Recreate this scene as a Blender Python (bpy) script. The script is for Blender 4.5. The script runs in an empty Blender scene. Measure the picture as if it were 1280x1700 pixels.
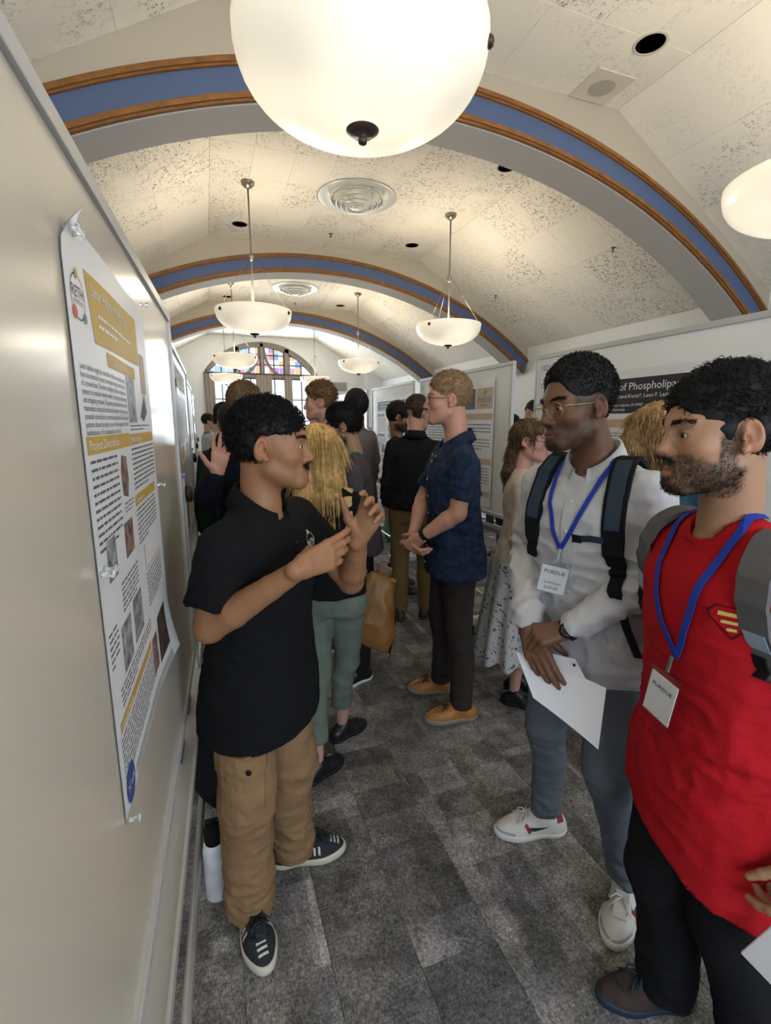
import bpy, bmesh, math, random
import numpy as np
from mathutils import Vector, Matrix
C = bpy.context.scene.collection
SC = bpy.context.scene
PI = math.pi
rnd = random.Random(7)

# ---------------------------------------------------------------- camera
YAW, PITCH, CAMH = math.radians(20.05), math.radians(10.62), 1.6
cam = bpy.data.cameras.new('camera')
cam.sensor_fit = 'HORIZONTAL'; cam.sensor_width = 36.0; cam.lens = 36.0 * 800 / 1280
cam.clip_start = 0.02; cam.clip_end = 200
cam_o = bpy.data.objects.new('camera', cam); C.objects.link(cam_o)
cam_o.location = (0, 0, CAMH)
cam_o.rotation_euler = (PI / 2 - PITCH, 0, -YAW)
SC.camera = cam_o

# ---------------------------------------------------------------- exposure, sky, light
SC.view_settings.view_transform = 'Standard'
SC.view_settings.look = 'None'
SC.view_settings.exposure = 0.5
SC.view_settings.gamma = 1.0
SC.view_settings.use_curve_mapping = False
LAMP_W = 15.5          # watts of each pendant's bulb
BOWL_E = .49          # glow of the frosted glass
world = bpy.data.worlds.new('sky'); SC.world = world; world.use_nodes = True
wn = world.node_tree.nodes; wl = world.node_tree.links
bg = wn['Background']
sky = wn.new('ShaderNodeTexSky'); sky.sky_type = 'HOSEK_WILKIE'; sky.turbidity = 4.0; sky.ground_albedo = 0.4
sky.sun_direction = Vector((0.35, -0.5, 0.8)).normalized()
mxw = wn.new('ShaderNodeMixRGB'); mxw.inputs[0].default_value = 0.55; mxw.inputs[2].default_value = (0.95, 0.98, 1.0, 1)
wl.new(sky.outputs[0], mxw.inputs[1]); wl.new(mxw.outputs[0], bg.inputs[0]); bg.inputs[1].default_value = 1.9

def area(name, loc, rot, sx, sy, energy, col):
    l = bpy.data.lights.new(name, 'AREA'); l.shape = 'RECTANGLE'; l.size = sx; l.size_y = sy
    l.energy = energy; l.color = col
    o = bpy.data.objects.new(name, l); C.objects.link(o); o.location = loc; o.rotation_euler = rot
    return o
# daylight falling in through the big arched window at the far end and the windows at the near end
area('daylight_far', (1.37, 12.25, 2.1), (-PI / 2, 0, 0), 2.4, 2.2, 90, (0.80, 0.90, 1.0))
area('daylight_near', (1.3, -2.4, 1.75), (math.radians(80), 0, 0), 4.6, 1.7, 78, (0.70, 0.83, 1.0))

# ---------------------------------------------------------------- materials
MATS = {}
def nt(m):
    m.use_nodes = True
    return m.node_tree.nodes, m.node_tree.links
def mat(name, col, rough=0.6, metal=0.0, bump=None, bscale=60, spec=0.4, emit=None, estr=1.0, var=0.0, vscale=8,
        trans=0.0, alpha=1.0, sheen=0.0, vcol=None, objvar=0.0, coat=0.0, stretch=None):
    if name in MATS: return MATS[name]
    m = bpy.data.materials.new(name); n, l = nt(m); b = n['Principled BSDF']
    c4 = tuple(col) + (1,)
    b.inputs['Base Color'].default_value = c4; b.inputs['Roughness'].default_value = rough
    b.inputs['Metallic'].default_value = metal; b.inputs['Specular IOR Level'].default_value = spec
    b.inputs['Transmission Weight'].default_value = trans; b.inputs['Alpha'].default_value = alpha
    b.inputs['Sheen Weight'].default_value = sheen; b.inputs['Coat Weight'].default_value = coat
    if emit: b.inputs['Emission Color'].default_value = tuple(emit) + (1,); b.inputs['Emission Strength'].default_value = estr
    tc = n.new('ShaderNodeTexCoord'); src = tc.outputs['Object']
    if stretch:
        mp = n.new('ShaderNodeMapping'); mp.inputs['Scale'].default_value = stretch; l.new(src, mp.inputs[0]); src = mp.outputs[0]
    colout = None
    if vcol:
        a = n.new('ShaderNodeVertexColor'); a.layer_name = vcol; colout = a.outputs[0]
    if var > 0:
        t = n.new('ShaderNodeTexNoise'); t.inputs['Scale'].default_value = vscale; t.inputs['Detail'].default_value = 4; l.new(src, t.inputs[0])
        mr = n.new('ShaderNodeMapRange'); mr.inputs[1].default_value = .3; mr.inputs[2].default_value = .7
        mr.inputs[3].default_value = 1 - var; mr.inputs[4].default_value = 1 + var; l.new(t.outputs[0], mr.inputs[0])
        mx = n.new('ShaderNodeVectorMath'); mx.operation = 'SCALE'; l.new(mr.outputs[0], mx.inputs['Scale'])
        if colout: l.new(colout, mx.inputs[0])
        else: mx.inputs[0].default_value = col
        colout = mx.outputs[0]
    if objvar > 0:
        oi = n.new('ShaderNodeObjectInfo'); mr = n.new('ShaderNodeMapRange')
        mr.inputs[3].default_value = 1 - objvar; mr.inputs[4].default_value = 1 + objvar; l.new(oi.outputs['Random'], mr.inputs[0])
        mx = n.new('ShaderNodeVectorMath'); mx.operation = 'SCALE'; l.new(mr.outputs[0], mx.inputs['Scale'])
        if colout: l.new(colout, mx.inputs[0])
        else: mx.inputs[0].default_value = col
        colout = mx.outputs[0]
    if colout: l.new(colout, b.inputs['Base Color'])
    if bump:
        t = n.new('ShaderNodeTexNoise'); t.inputs['Scale'].default_value = bscale; t.inputs['Detail'].default_value = 3; l.new(src, t.inputs[0])
        bp = n.new('ShaderNodeBump'); bp.inputs['Strength'].default_value = bump; bp.inputs['Distance'].default_value = 0.01
        l.new(t.outputs[0], bp.inputs['Height']); l.new(bp.outputs[0], b.inputs['Normal'])
    MATS[name] = m
    return m

# ---------------------------------------------------------------- object helpers
def tag(o, label=None, cat=None, group=None, kind=None):
    if label: o['label'] = label
    if cat: o['category'] = cat
    if group: o['group'] = group
    if kind: o['kind'] = kind
    return o
def empty(name, loc=(0, 0, 0), rz=0.0):
    o = bpy.data.objects.new(name, None); C.objects.link(o); o.location = loc; o.rotation_euler = (0, 0, rz); o.empty_display_size = .1
    return o
def mesh_obj(name, verts, faces, m, parent=None, smooth=False, cols=None):
    me = bpy.data.meshes.new(name)
    if isinstance(verts, np.ndarray): verts = verts.tolist()
    if isinstance(faces, np.ndarray): faces = faces.tolist()
    me.from_pydata(verts, [], faces); me.update()
    if smooth: me.polygons.foreach_set('use_smooth', [True] * len(me.polygons))
    if m: me.materials.append(m)
    if cols is not None:
        ca = me.color_attributes.new('Col', 'FLOAT_COLOR', 'POINT')
        ca.data.foreach_set('color', np.c_[cols, np.ones(len(cols))].astype(np.float32).ravel())
    o = bpy.data.objects.new(name, me); C.objects.link(o)
    if parent: o.parent = parent
    return o
def link_mesh(name, me, parent=None, loc=None, rot=None, scale=None):
    o = bpy.data.objects.new(name, me); C.objects.link(o)
    if parent: o.parent = parent
    if loc is not None: o.location = loc
    if rot is not None: o.rotation_euler = rot
    if scale is not None: o.scale = scale
    return o
class MB:
    """collects simple shapes into one mesh"""
    def __init__(s): s.v = []; s.f = []
    def add(s, v, f):
        k = len(s.v); s.v += [tuple(p) for p in v]; s.f += [tuple(i + k for i in q) for q in f]; return s
    def box(s, lo, hi, bev=0.0, M=None):
        (x0, y0, z0), (x1, y1, z1) = lo, hi
        if bev <= 0:
            v = [(x0, y0, z0), (x1, y0, z0), (x1, y1, z0), (x0, y1, z0), (x0, y0, z1), (x1, y0, z1), (x1, y1, z1), (x0, y1, z1)]
            f = [(0, 3, 2, 1), (4, 5, 6, 7), (0, 1, 5, 4), (1, 2, 6, 5), (2, 3, 7, 6), (3, 0, 4, 7)]
        else:
            bm = bmesh.new(); bmesh.ops.create_cube(bm, size=1)
            for q in bm.verts: q.co = Vector(((x0 + x1) / 2 + q.co.x * (x1 - x0), (y0 + y1) / 2 + q.co.y * (y1 - y0), (z0 + z1) / 2 + q.co.z * (z1 - z0)))
            bmesh.ops.bevel(bm, geom=bm.edges[:], offset=bev, segments=2, affect='EDGES', profile=.5)
            bm.verts.index_update(); v = [q.co.copy() for q in bm.verts]; f = [[q.index for q in p.verts] for p in bm.faces]; bm.free()
        if M is not None: v = [M @ Vector(p) for p in v]
        return s.add(v, f)
    def lathe(s, prof, seg=24, M=None, caps=True):
        v = []; f = []; n = len(prof)
        for k in range(seg):
            a = 2 * PI * k / seg
            for r, z in prof: v.append((r * math.cos(a), r * math.sin(a), z))
        for k in range(seg):
            k2 = (k + 1) % seg
            for i in range(n - 1): f.append((k * n + i, k2 * n + i, k2 * n + i + 1, k * n + i + 1))
        if caps:
            if prof[0][0] > 1e-6: f.append(tuple(k * n for k in reversed(range(seg))))
            if prof[-1][0] > 1e-6: f.append(tuple(k * n + n - 1 for k in range(seg)))
        if M is not None: v = [M @ Vector(p) for p in v]
        return s.add(v, f)
    def tube(s, pts, r, seg=8, closed=False):
        pts = [Vector(p) for p in pts]; n = len(pts); rr = r if hasattr(r, '__len__') else [r] * n
        v = []; f = []; up = None
        for i, p in enumerate(pts):
            if closed: t = pts[(i + 1) % n] - pts[i - 1]
            else: t = pts[min(i + 1, n - 1)] - pts[max(i - 1, 0)]
            t.normalize()
            if up is None: up = Vector((0, 0, 1)) if abs(t.z) < .9 else Vector((1, 0, 0))
            a = t.cross(up).normalized(); b = a.cross(t).normalized(); up = b
            for k in range(seg):
                w = 2 * PI * k / seg; v.append(p + (a * math.cos(w) + b * math.sin(w)) * rr[i])
        m = n if closed else n - 1
        for i in range(m):
            j = (i + 1) % n
            for k in range(seg): f.append((i * seg + k, i * seg + (k + 1) % seg, j * seg + (k + 1) % seg, j * seg + k))
        if not closed: f.append(tuple(reversed(range(seg)))); f.append(tuple((n - 1) * seg + k for k in range(seg)))
        return s.add(v, f)
    def strip(s, pts, nrm, width, th):
        """flat ribbon along pts; nrm = outward normals"""
        n = len(pts); v = []; f = []
        P = [Vector(p) for p in pts]; N = [Vector(q).normalized() for q in nrm]
        for i in range(n):
            t = (P[min(i + 1, n - 1)] - P[max(i - 1, 0)]).normalized(); b = t.cross(N[i]).normalized()
            w = width[i] if hasattr(width, '__len__') else width
            v += [P[i] - b * w / 2, P[i] + b * w / 2, P[i] + b * w / 2 + N[i] * th, P[i] - b * w / 2 + N[i] * th]
        for i in range(n - 1):
            for k in range(4): f.append((i * 4 + k, i * 4 + (k + 1) % 4, i * 4 + 4 + (k + 1) % 4, i * 4 + 4 + k))
        f.append((3, 2, 1, 0)); k = 4 * (n - 1); f.append((k, k + 1, k + 2, k + 3))
        return s.add(v, f)
    def build(s, name, m, parent=None, smooth=False):
        o = mesh_obj(name, s.v, s.f, m, parent, smooth)
        if smooth == 'auto':
            pass
        return o
def rotm(rx=0, ry=0, rz=0, loc=(0, 0, 0)):
    return Matrix.Translation(loc) @ Matrix.Rotation(rz, 4, 'Z') @ Matrix.Rotation(ry, 4, 'Y') @ Matrix.Rotation(rx, 4, 'X')
_txt = {}
def text_geo(body, size=1.0, shear=0.0, space=1.0):
    """2-D outline letters: list of (x, y), faces, width"""
    key = (body, shear, space)
    if key not in _txt:
        cu = bpy.data.curves.new('letters', 'FONT'); cu.body = body; cu.size = 1; cu.shear = shear; cu.space_character = space
        cu.resolution_u = 2
        o = bpy.data.objects.new('letters', cu); C.objects.link(o)
        bpy.context.view_layer.update()
        me = bpy.data.meshes.new_from_object(o.evaluated_get(bpy.context.evaluated_depsgraph_get()))
        v = [(q.co.x, q.co.y) for q in me.vertices]; f = [tuple(p.vertices) for p in me.polygons]
        bpy.data.meshes.remove(me); bpy.data.objects.remove(o); bpy.data.curves.remove(cu)
        _txt[key] = (v, f, max([p[0] for p in v] or [1]))
    v, f, w = _txt[key]
    return [(x * size, y * size) for x, y in v], f, w * size
# ---------------------------------------------------------------- room shell
X0, X1, Y0, Y1 = -1.55, 4.35, -2.6, 12.5
ZC, ZW, XA, XB = 3.6, 2.63, 0.15, 2.65
M_wall = mat('wall paint', (0.70, 0.71, 0.70), .8, bump=.08, bscale=90)
M_wall_r = M_wall
M_span = mat('arch plaster', (0.40, 0.365, 0.30), .8, bump=.05, bscale=60)
M_soff = mat('arch soffit plaster', (0.38, 0.37, 0.355), .75)
M_wood = mat('arch wood moulding', (0.215, 0.092, 0.024), .45, var=.25, vscale=14, stretch=(1, 12, 1))
M_blue = mat('arch blue band', (0.070, 0.108, 0.215), .6)
M_black = mat('black plastic', (0.012, 0.012, 0.013), .45)
M_grill = mat('vent metal', (0.62, 0.63, 0.60), .35, .4)
M_hole = mat('recess dark', (0.004, 0.004, 0.004), .9)

def carpet_mat():
    m = bpy.data.materials.new('patchwork carpet'); n, l = nt(m); b = n['Principled BSDF']
    tc = n.new('ShaderNodeTexCoord'); oi = n.new('ShaderNodeObjectInfo'); geo = n.new('ShaderNodeNewGeometry')
    src = geo.outputs['Position']
    off = n.new('ShaderNodeVectorMath'); off.operation = 'SCALE'; off.inputs[0].default_value = (37.0, 91.0, 13.0); l.new(oi.outputs['Random'], off.inputs['Scale'])
    add = n.new('ShaderNodeVectorMath'); l.new(src, add.inputs[0]); l.new(off.outputs[0], add.inputs[1])
    def mapping(vec, sc):
        mp = n.new('ShaderNodeMapping'); mp.inputs['Scale'].default_value = sc; l.new(vec, mp.inputs[0]); return mp.outputs[0]
    def noise(vec, s, d, rough=.6):
        t = n.new('ShaderNodeTexNoise'); t.inputs['Scale'].default_value = s; t.inputs['Detail'].default_value = d; t.inputs['Roughness'].default_value = rough
        l.new(vec, t.inputs[0]); return t.outputs[0]
    def rng(v, a, bb, c, d):
        r = n.new('ShaderNodeMapRange'); r.inputs[1].default_value = a; r.inputs[2].default_value = bb; r.inputs[3].default_value = c; r.inputs[4].default_value = d
        l.new(v, r.inputs[0]); return r.outputs[0]
    def math_(op, a, bb):
        q = n.new('ShaderNodeMath'); q.operation = op
        for i, z in enumerate((a, bb)):
            if isinstance(z, (int, float)): q.inputs[i].default_value = z
            else: l.new(z, q.inputs[i])
        return q.outputs[0]
    # abstract rectangular patches printed inside each plank
    vo = n.new('ShaderNodeTexVoronoi'); vo.distance = 'CHEBYCHEV'; vo.inputs['Scale'].default_value = 1.0; vo.inputs['Randomness'].default_value = .85
    warp = n.new('ShaderNodeVectorMath'); l.new(mapping(add.outputs[0], (7.0, 4.2, 1)), warp.inputs[0])
    wv = n.new('ShaderNodeTexNoise'); wv.inputs['Scale'].default_value = 46; l.new(mapping(add.outputs[0], (1, .25, 1)), wv.inputs[0])
    ws = n.new('ShaderNodeVectorMath'); ws.operation = 'SCALE'; ws.inputs['Scale'].default_value = .12; l.new(wv.outputs[1], ws.inputs[0]); l.new(ws.outputs[0], warp.inputs[1])
    l.new(warp.outputs[0], vo.inputs['Vector'])
    sep = n.new('ShaderNodeSeparateColor'); l.new(vo.outputs['Color'], sep.inputs[0])
    def brick(vec, w, h, off, seed):
        t = n.new('ShaderNodeTexBrick'); t.offset = off; t.squash = 1.6; t.squash_frequency = 3
        t.inputs['Color1'].default_value = (0, 0, 0, 1); t.inputs['Color2'].default_value = (1, 1, 1, 1); t.inputs['Mortar'].default_value = (.5, .5, .5, 1)
        t.inputs['Scale'].default_value = 1; t.inputs['Mortar Size'].default_value = 0; t.inputs['Brick Width'].default_value = w; t.inputs['Row Height'].default_value = h
        mp = n.new('ShaderNodeMapping'); mp.inputs['Location'].default_value = (seed, seed * .7, 0); mp.inputs['Rotation'].default_value = (0, 0, PI / 2 if seed > 2 else 0)
        l.new(vec, mp.inputs[0]); l.new(mp.outputs[0], t.inputs[0]); return t.outputs[0]
    soft = n.new('ShaderNodeVectorMath'); l.new(add.outputs[0], soft.inputs[0])
    sv = n.new('ShaderNodeTexNoise'); sv.inputs['Scale'].default_value = 90; l.new(src, sv.inputs[0])
    ss = n.new('ShaderNodeVectorMath'); ss.operation = 'SCALE'; ss.inputs['Scale'].default_value = .022; l.new(sv.outputs[1], ss.inputs[0]); l.new(ss.outputs[0], soft.inputs[1])
    p1 = rng(brick(soft.outputs[0], .24, .15, .37, 1.3), 0, 1, .70, 1.34); p2 = rng(brick(soft.outputs[0], .42, .11, .61, 3.1), 0, 1, .76, 1.26)
    patch = math_('MULTIPLY', math_('MULTIPLY', p1, p2), rng(sep.outputs[0], 0, 1, .85, 1.15))
    obj = rng(oi.outputs['Random'], 0, 1, .88, 1.15)
    fine = rng(noise(mapping(src, (260, 60, 1)), 1, 3), .3, .7, .45, 1.6)
    fine2 = rng(noise(mapping(src, (70, 150, 1)), 1, 2), .32, .7, .6, 1.35)
    blot = rng(noise(add.outputs[0], 9, 6, .75), .42, .6, .62, 1.12)
    val = math_('MULTIPLY', math_('MULTIPLY', math_('MULTIPLY', patch, obj), math_('MULTIPLY', fine, fine2)), blot)
    cr = n.new('ShaderNodeMixRGB'); l.new(rng(noise(add.outputs[0], 2.2, 1), .4, .6, 0, 1), cr.inputs[0])
    cr.inputs[1].default_value = (.215, .203, .200, 1); cr.inputs[2].default_value = (.240, .224, .202, 1)
    sc = n.new('ShaderNodeVectorMath'); sc.operation = 'SCALE'; l.new(cr.outputs[0], sc.inputs[0]); l.new(val, sc.inputs['Scale'])
    l.new(sc.outputs[0], b.inputs['Base Color']); b.inputs['Roughness'].default_value = .95; b.inputs['Specular IOR Level'].default_value = .1
    bp = n.new('ShaderNodeBump'); bp.inputs['Strength'].default_value = .5; bp.inputs['Distance'].default_value = .004; l.new(fine, bp.inputs['Height']); l.new(bp.outputs[0], b.inputs['Normal'])
    return m
def tile_mat(lo=.34, hi=.50, nm='fissured acoustic tile'):
    m = bpy.data.materials.new(nm); n, l = nt(m); b = n['Principled BSDF']
    geo = n.new('ShaderNodeNewGeometry'); oi = n.new('ShaderNodeObjectInfo')
    off = n.new('ShaderNodeVectorMath'); off.operation = 'SCALE'; off.inputs[0].default_value = (17., 31., 57.); l.new(oi.outputs['Random'], off.inputs['Scale'])
    add = n.new('ShaderNodeVectorMath'); l.new(geo.outputs['Position'], add.inputs[0]); l.new(off.outputs[0], add.inputs[1])
    rot = n.new('ShaderNodeVectorRotate'); rot.rotation_type = 'Z_AXIS'; l.new(add.outputs[0], rot.inputs[0])
    ra = n.new('ShaderNodeMath'); ra.operation = 'SNAP'; ra.inputs[1].default_value = PI / 2
    rb = n.new('ShaderNodeMath'); rb.operation = 'MULTIPLY'; rb.inputs[1].default_value = 12.56; l.new(oi.outputs['Random'], rb.inputs[0]); l.new(rb.outputs[0], ra.inputs[0]); l.new(ra.outputs[0], rot.inputs['Angle'])
    mp = n.new('ShaderNodeMapping'); mp.inputs['Scale'].default_value = (1, 2.3, 1); l.new(rot.outputs[0], mp.inputs[0])
    t = n.new('ShaderNodeTexNoise'); t.inputs['Scale'].default_value = 30; t.inputs['Detail'].default_value = 2.5; t.inputs['Distortion'].default_value = .8; l.new(mp.outputs[0], t.inputs[0])
    a1 = n.new('ShaderNodeMath'); a1.operation = 'SUBTRACT'; a1.inputs[1].default_value = .56; l.new(t.outputs[0], a1.inputs[0])
    a2 = n.new('ShaderNodeMath'); a2.operation = 'ABSOLUTE'; l.new(a1.outputs[0], a2.inputs[0])
    ln = n.new('ShaderNodeMapRange'); ln.inputs[1].default_value = .018; ln.inputs[2].default_value = .036; ln.inputs[3].default_value = 1; ln.inputs[4].default_value = 0; l.new(a2.outputs[0], ln.inputs[0])
    k = n.new('ShaderNodeTexNoise'); k.inputs['Scale'].default_value = 34; k.inputs['Detail'].default_value = 1; l.new(add.outputs[0], k.inputs[0])
    km = n.new('ShaderNodeMapRange'); km.inputs[1].default_value = .46; km.inputs[2].default_value = .53; l.new(k.outputs[0], km.inputs[0])
    k2 = n.new('ShaderNodeTexNoise'); k2.inputs['Scale'].default_value = 2.6; l.new(add.outputs[0], k2.inputs[0])
    km2 = n.new('ShaderNodeMapRange'); km2.inputs[1].default_value = lo; km2.inputs[2].default_value = hi; l.new(k2.outputs[0], km2.inputs[0])
    m1 = n.new('ShaderNodeMath'); m1.operation = 'MULTIPLY'; l.new(ln.outputs[0], m1.inputs[0]); l.new(km.outputs[0], m1.inputs[1])
    m2 = n.new('ShaderNodeMath'); m2.operation = 'MULTIPLY'; l.new(m1.outputs[0], m2.inputs[0]); l.new(km2.outputs[0], m2.inputs[1])
    fr = n.new('ShaderNodeMath'); fr.operation = 'MULTIPLY'; fr.inputs[1].default_value = 7.3; l.new(oi.outputs['Random'], fr.inputs[0])
    fr2 = n.new('ShaderNodeMath'); fr2.operation = 'FRACT'; l.new(fr.outputs[0], fr2.inputs[0])
    fm = n.new('ShaderNodeMapRange'); fm.inputs[1].default_value = .15; fm.inputs[2].default_value = .7; fm.inputs[3].default_value = .12; l.new(fr2.outputs[0], fm.inputs[0])
    m3 = n.new('ShaderNodeMath'); m3.operation = 'MULTIPLY'; l.new(m2.outputs[0], m3.inputs[0]); l.new(fm.outputs[0], m3.inputs[1]); m2 = m3
    mx = n.new('ShaderNodeMixRGB'); l.new(m2.outputs[0], mx.inputs[0]); mx.inputs[1].default_value = (.76, .73, .655, 1); mx.inputs[2].default_value = (.13, .11, .085, 1)
    l.new(mx.outputs[0], b.inputs['Base Color']); b.inputs['Roughness'].default_value = .85; b.inputs['Specular IOR Level'].default_value = .2
    bp = n.new('ShaderNodeBump'); bp.inputs['Strength'].default_value = .6; bp.inputs['Distance'].default_value = .01; bp.invert = True; l.new(m2.outputs[0], bp.inputs['Height']); l.new(bp.outputs[0], b.inputs['Normal'])
    return m
M_carpet, M_tile = carpet_mat(), tile_mat()
M_tile_worn = tile_mat(.45, .60, 'smoother acoustic tile')

# floor slab and the carpet planks laid along the room
fl = MB().box((X0, Y0, -.06), (X1, Y1, -.004)).build('floor', M_carpet); tag(fl, kind='structure')
PW, PL = .25, 1.0
plank = MB().box((.0008, .0008, -.004), (PW - .0008, PL - .0008, 0)).build('carpet_tile', M_carpet)
plank_me = plank.data; bpy.data.objects.remove(plank)
cnt = 0
for i in range(24):
    x = X0 + .05 + i * PW
    if x + PW > X1: break
    for j in range(9):
        y = -.2 + (i % 4) * .25 + j * PL - .75
        if y < -.6 or y > 8.2: continue
        if y > 3.2 and x < -.4: continue
        o = link_mesh('carpet_tile', plank_me, fl, (x, y, 0)); cnt += 1

# walls
def wall(name, v, f): return tag(mesh_obj(name, v, f, M_wall), kind='structure')
wl_ = MB().box((X0 - .1, Y0, 0), (X0, Y1, ZW + .05)).build('wall_left', M_wall); tag(wl_, kind='structure')
wr_ = MB().box((X1, Y0, 0), (X1 + .1, Y1, ZW + .05)).build('wall_right', M_wall); tag(wr_, kind='structure')
pil = MB().box((3.93, Y1 - .35, 0), (X1, Y1, 3.02)).build('pilaster', M_wall, wr_)

def prism_xz(poly, y0, y1):
    n = len(poly); v = [(x, y0, z) for x, z in poly] + [(x, y1, z) for x, z in poly]
    f = [tuple(range(n)), tuple(reversed(range(n, 2 * n)))] + [(i, i + n, (i + 1) % n + n, (i + 1) % n) for i in range(n)]
    return v, f
# far wall with its arched opening: x .03 .. 2.71, springing 2.80, crown 3.5
WX0, WX1, WZ, WT = .03, 2.71, 2.80, 3.50
wc = (WX0 + WX1) / 2; hw = (WX1 - WX0) / 2; hh = WT - WZ; WR = (hw * hw + hh * hh) / (2 * hh); wcz = WT - WR
def arch_pts(r, n=28, x0=None, x1=None):
    x0 = WX0 if x0 is None else x0; x1 = WX1 if x1 is None else x1
    return [(x0 + (x1 - x0) * i / n, wcz + math.sqrt(max(0, r * r - (x0 + (x1 - x0) * i / n - wc) ** 2))) for i in range(n + 1)]
ap = arch_pts(WR)
prof = [(X0, 0), (WX0, 0)] + ap + [(WX1, 0), (X1, 0), (X1, ZW), (XB, ZC), (XA, ZC), (X0, ZW)]
v, f = [], []
# two side blocks, strips over the arch, sill
bk = MB()
for a, b in ((X0, WX0), (WX1, X1)):
    def top(x): return ZC if XA <= x <= XB else (ZW + (ZC - ZW) * ((x - X0) / (XA - X0) if x < XA else (X1 - x) / (X1 - XB)))
    xs = [a, b] if not (a < XA < b) else [a, b]
    bk.add(*prism_xz([(a, 0), (b, 0), (b, top(b)), (a, top(a))], Y1, Y1 + .3))
for (xa, za), (xb, zb) in zip(ap, ap[1:]):
    bk.add(*prism_xz([(xa, za), (xb, zb), (xb, top(xb)), (xa, top(xa))], Y1, Y1 + .3))
bk.add(*prism_xz([(WX0, 0), (WX1, 0), (WX1, .5), (WX0, .5)], Y1, Y1 + .3))
tag(bk.build('wall_back', M_wall), kind='structure')
# near wall (behind the camera) with a broad window band
nb = MB().box((X0, Y0 - .2, 0), (X1, Y0, .85)).box((X0, Y0 - .2, 2.55), (X1, Y0, ZW)).box((X0, Y0 - .2, .85), (-1.0, Y0, 2.55)).box((3.7, Y0 - .2, .85), (X1, Y0, 2.55))
nb.add(*prism_xz([(X0, ZW), (X1, ZW), (XB, ZC), (XA, ZC)], Y0 - .2, Y0))
tag(nb.build('wall_front', M_wall), kind='structure')
M_frame = mat('window frame grey', (.19, .165, .135), .6, bump=.1, bscale=40)
nf = MB()
for x in (-1.0, .15, 1.3, 2.45, 3.62): nf.box((x, Y0 - .14, .85), (x + .08, Y0 - .06, 2.55))
for z in (.85, 1.65, 2.47): nf.box((-1, Y0 - .13, z), (3.7, Y0 - .07, z + .08))
tag(nf.build('window_2', M_frame), kind='structure')

# ceiling shell above the tiles (flat centre, sloping sides)
T = .03
cs = MB()
for (xa, za), (xb, zb) in (((X0, ZW), (XA, ZC)), ((XA, ZC), (XB, ZC)), ((XB, ZC), (X1, ZW))):
    cs.add(*prism_xz([(xa, za + T), (xb, zb + T), (xb, zb + T + .08), (xa, za + T + .08)], Y0, Y1 + .3))
ceil = cs.build('ceiling', mat('ceiling backing', (.42, .40, .34), .9)); tag(ceil, kind='structure')
SL = math.hypot(XA - X0, ZC - ZW); SA = math.atan2(ZC - ZW, XA - X0)
tmesh = {}
def tile_mesh(w, l_, m_=None):
    k = (round(w, 4), round(l_, 4), m_ is None)
    if k not in tmesh:
        g = .0004; c = .0015
        v = [(g, g, 0 + c), (w - g, g, c), (w - g, l_ - g, c), (g, l_ - g, c), (g + c, g + c, 0), (w - g - c, g + c, 0), (w - g - c, l_ - g - c, 0), (g + c, l_ - g - c, 0), (g, g, T), (w - g, g, T), (w - g, l_ - g, T), (g, l_ - g, T)]
        f = [(4, 7, 6, 5)] + [(i, i + 4, (i + 1) % 4 + 4, (i + 1) % 4) for i in range(4)] + [(i, (i + 1) % 4, (i + 1) % 4 + 8, i + 8) for i in range(4)]
        me = bpy.data.meshes.new('ceiling_tile'); me.from_pydata(v, [], f); me.update(); me.materials.append(m_ or M_tile); tmesh[k] = me
    return tmesh[k]
bays = [(-.30, 2.84, 6, 4), (3.11, 6.02, 6, 4), (6.29, 9.06, 5, 4)]
far_t = MB()
nt_ = 0
def lay(xa, za, ang, width, nx, ya, yb, ny, m_=None):
    w = width / nx; l_ = (yb - ya) / ny
    for i in range(nx):
        for j in range(ny):
            dx = i * w
            loc = (xa + dx * math.cos(ang), ya + j * l_ , za + dx * math.sin(ang))
            link_mesh('ceiling_tile', tile_mesh(w, l_, m_), ceil, loc, (0, -ang, 0))
for ya, yb, ny, nx in bays:
    mt_ = M_tile_worn if ya < 0 else None
    lay(XA, ZC, 0, XB - XA, 8, ya, yb, ny, mt_)
    lay(X0, ZW, SA, SL, 4, ya, yb, ny, mt_)
    lay(XB, ZC, -SA, SL, 4, ya, yb, ny, mt_)
# behind the camera and the last bay: plain boards of the same tile, joined
far_t = MB()
for ya, yb in ((Y0, -.30), (9.33, Y1)):
    for k in range(4):
        y_a = ya + (yb - ya) * k / 4 + .002; y_b = ya + (yb - ya) * (k + 1) / 4 - .002
        for xa, za, xb, zb, m_ in ((X0, ZW, XA, ZC, 4), (XA, ZC, XB, ZC, 6), (XB, ZC, X1, ZW, 4)):
            for i in range(m_):
                p = lambda q: (xa + (xb - xa) * q / m_, za + (zb - za) * q / m_)
                (a0, c0), (a1, c1) = p(i + .005), p(i + .995)
                far_t.add(*prism_xz([(a0, c0), (a1, c1), (a1, c1 + T), (a0, c0 + T)], y_a, y_b))
ft = far_t.build('ceiling_tiles', M_tile, ceil); ft['kind'] = 'stuff'

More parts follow.
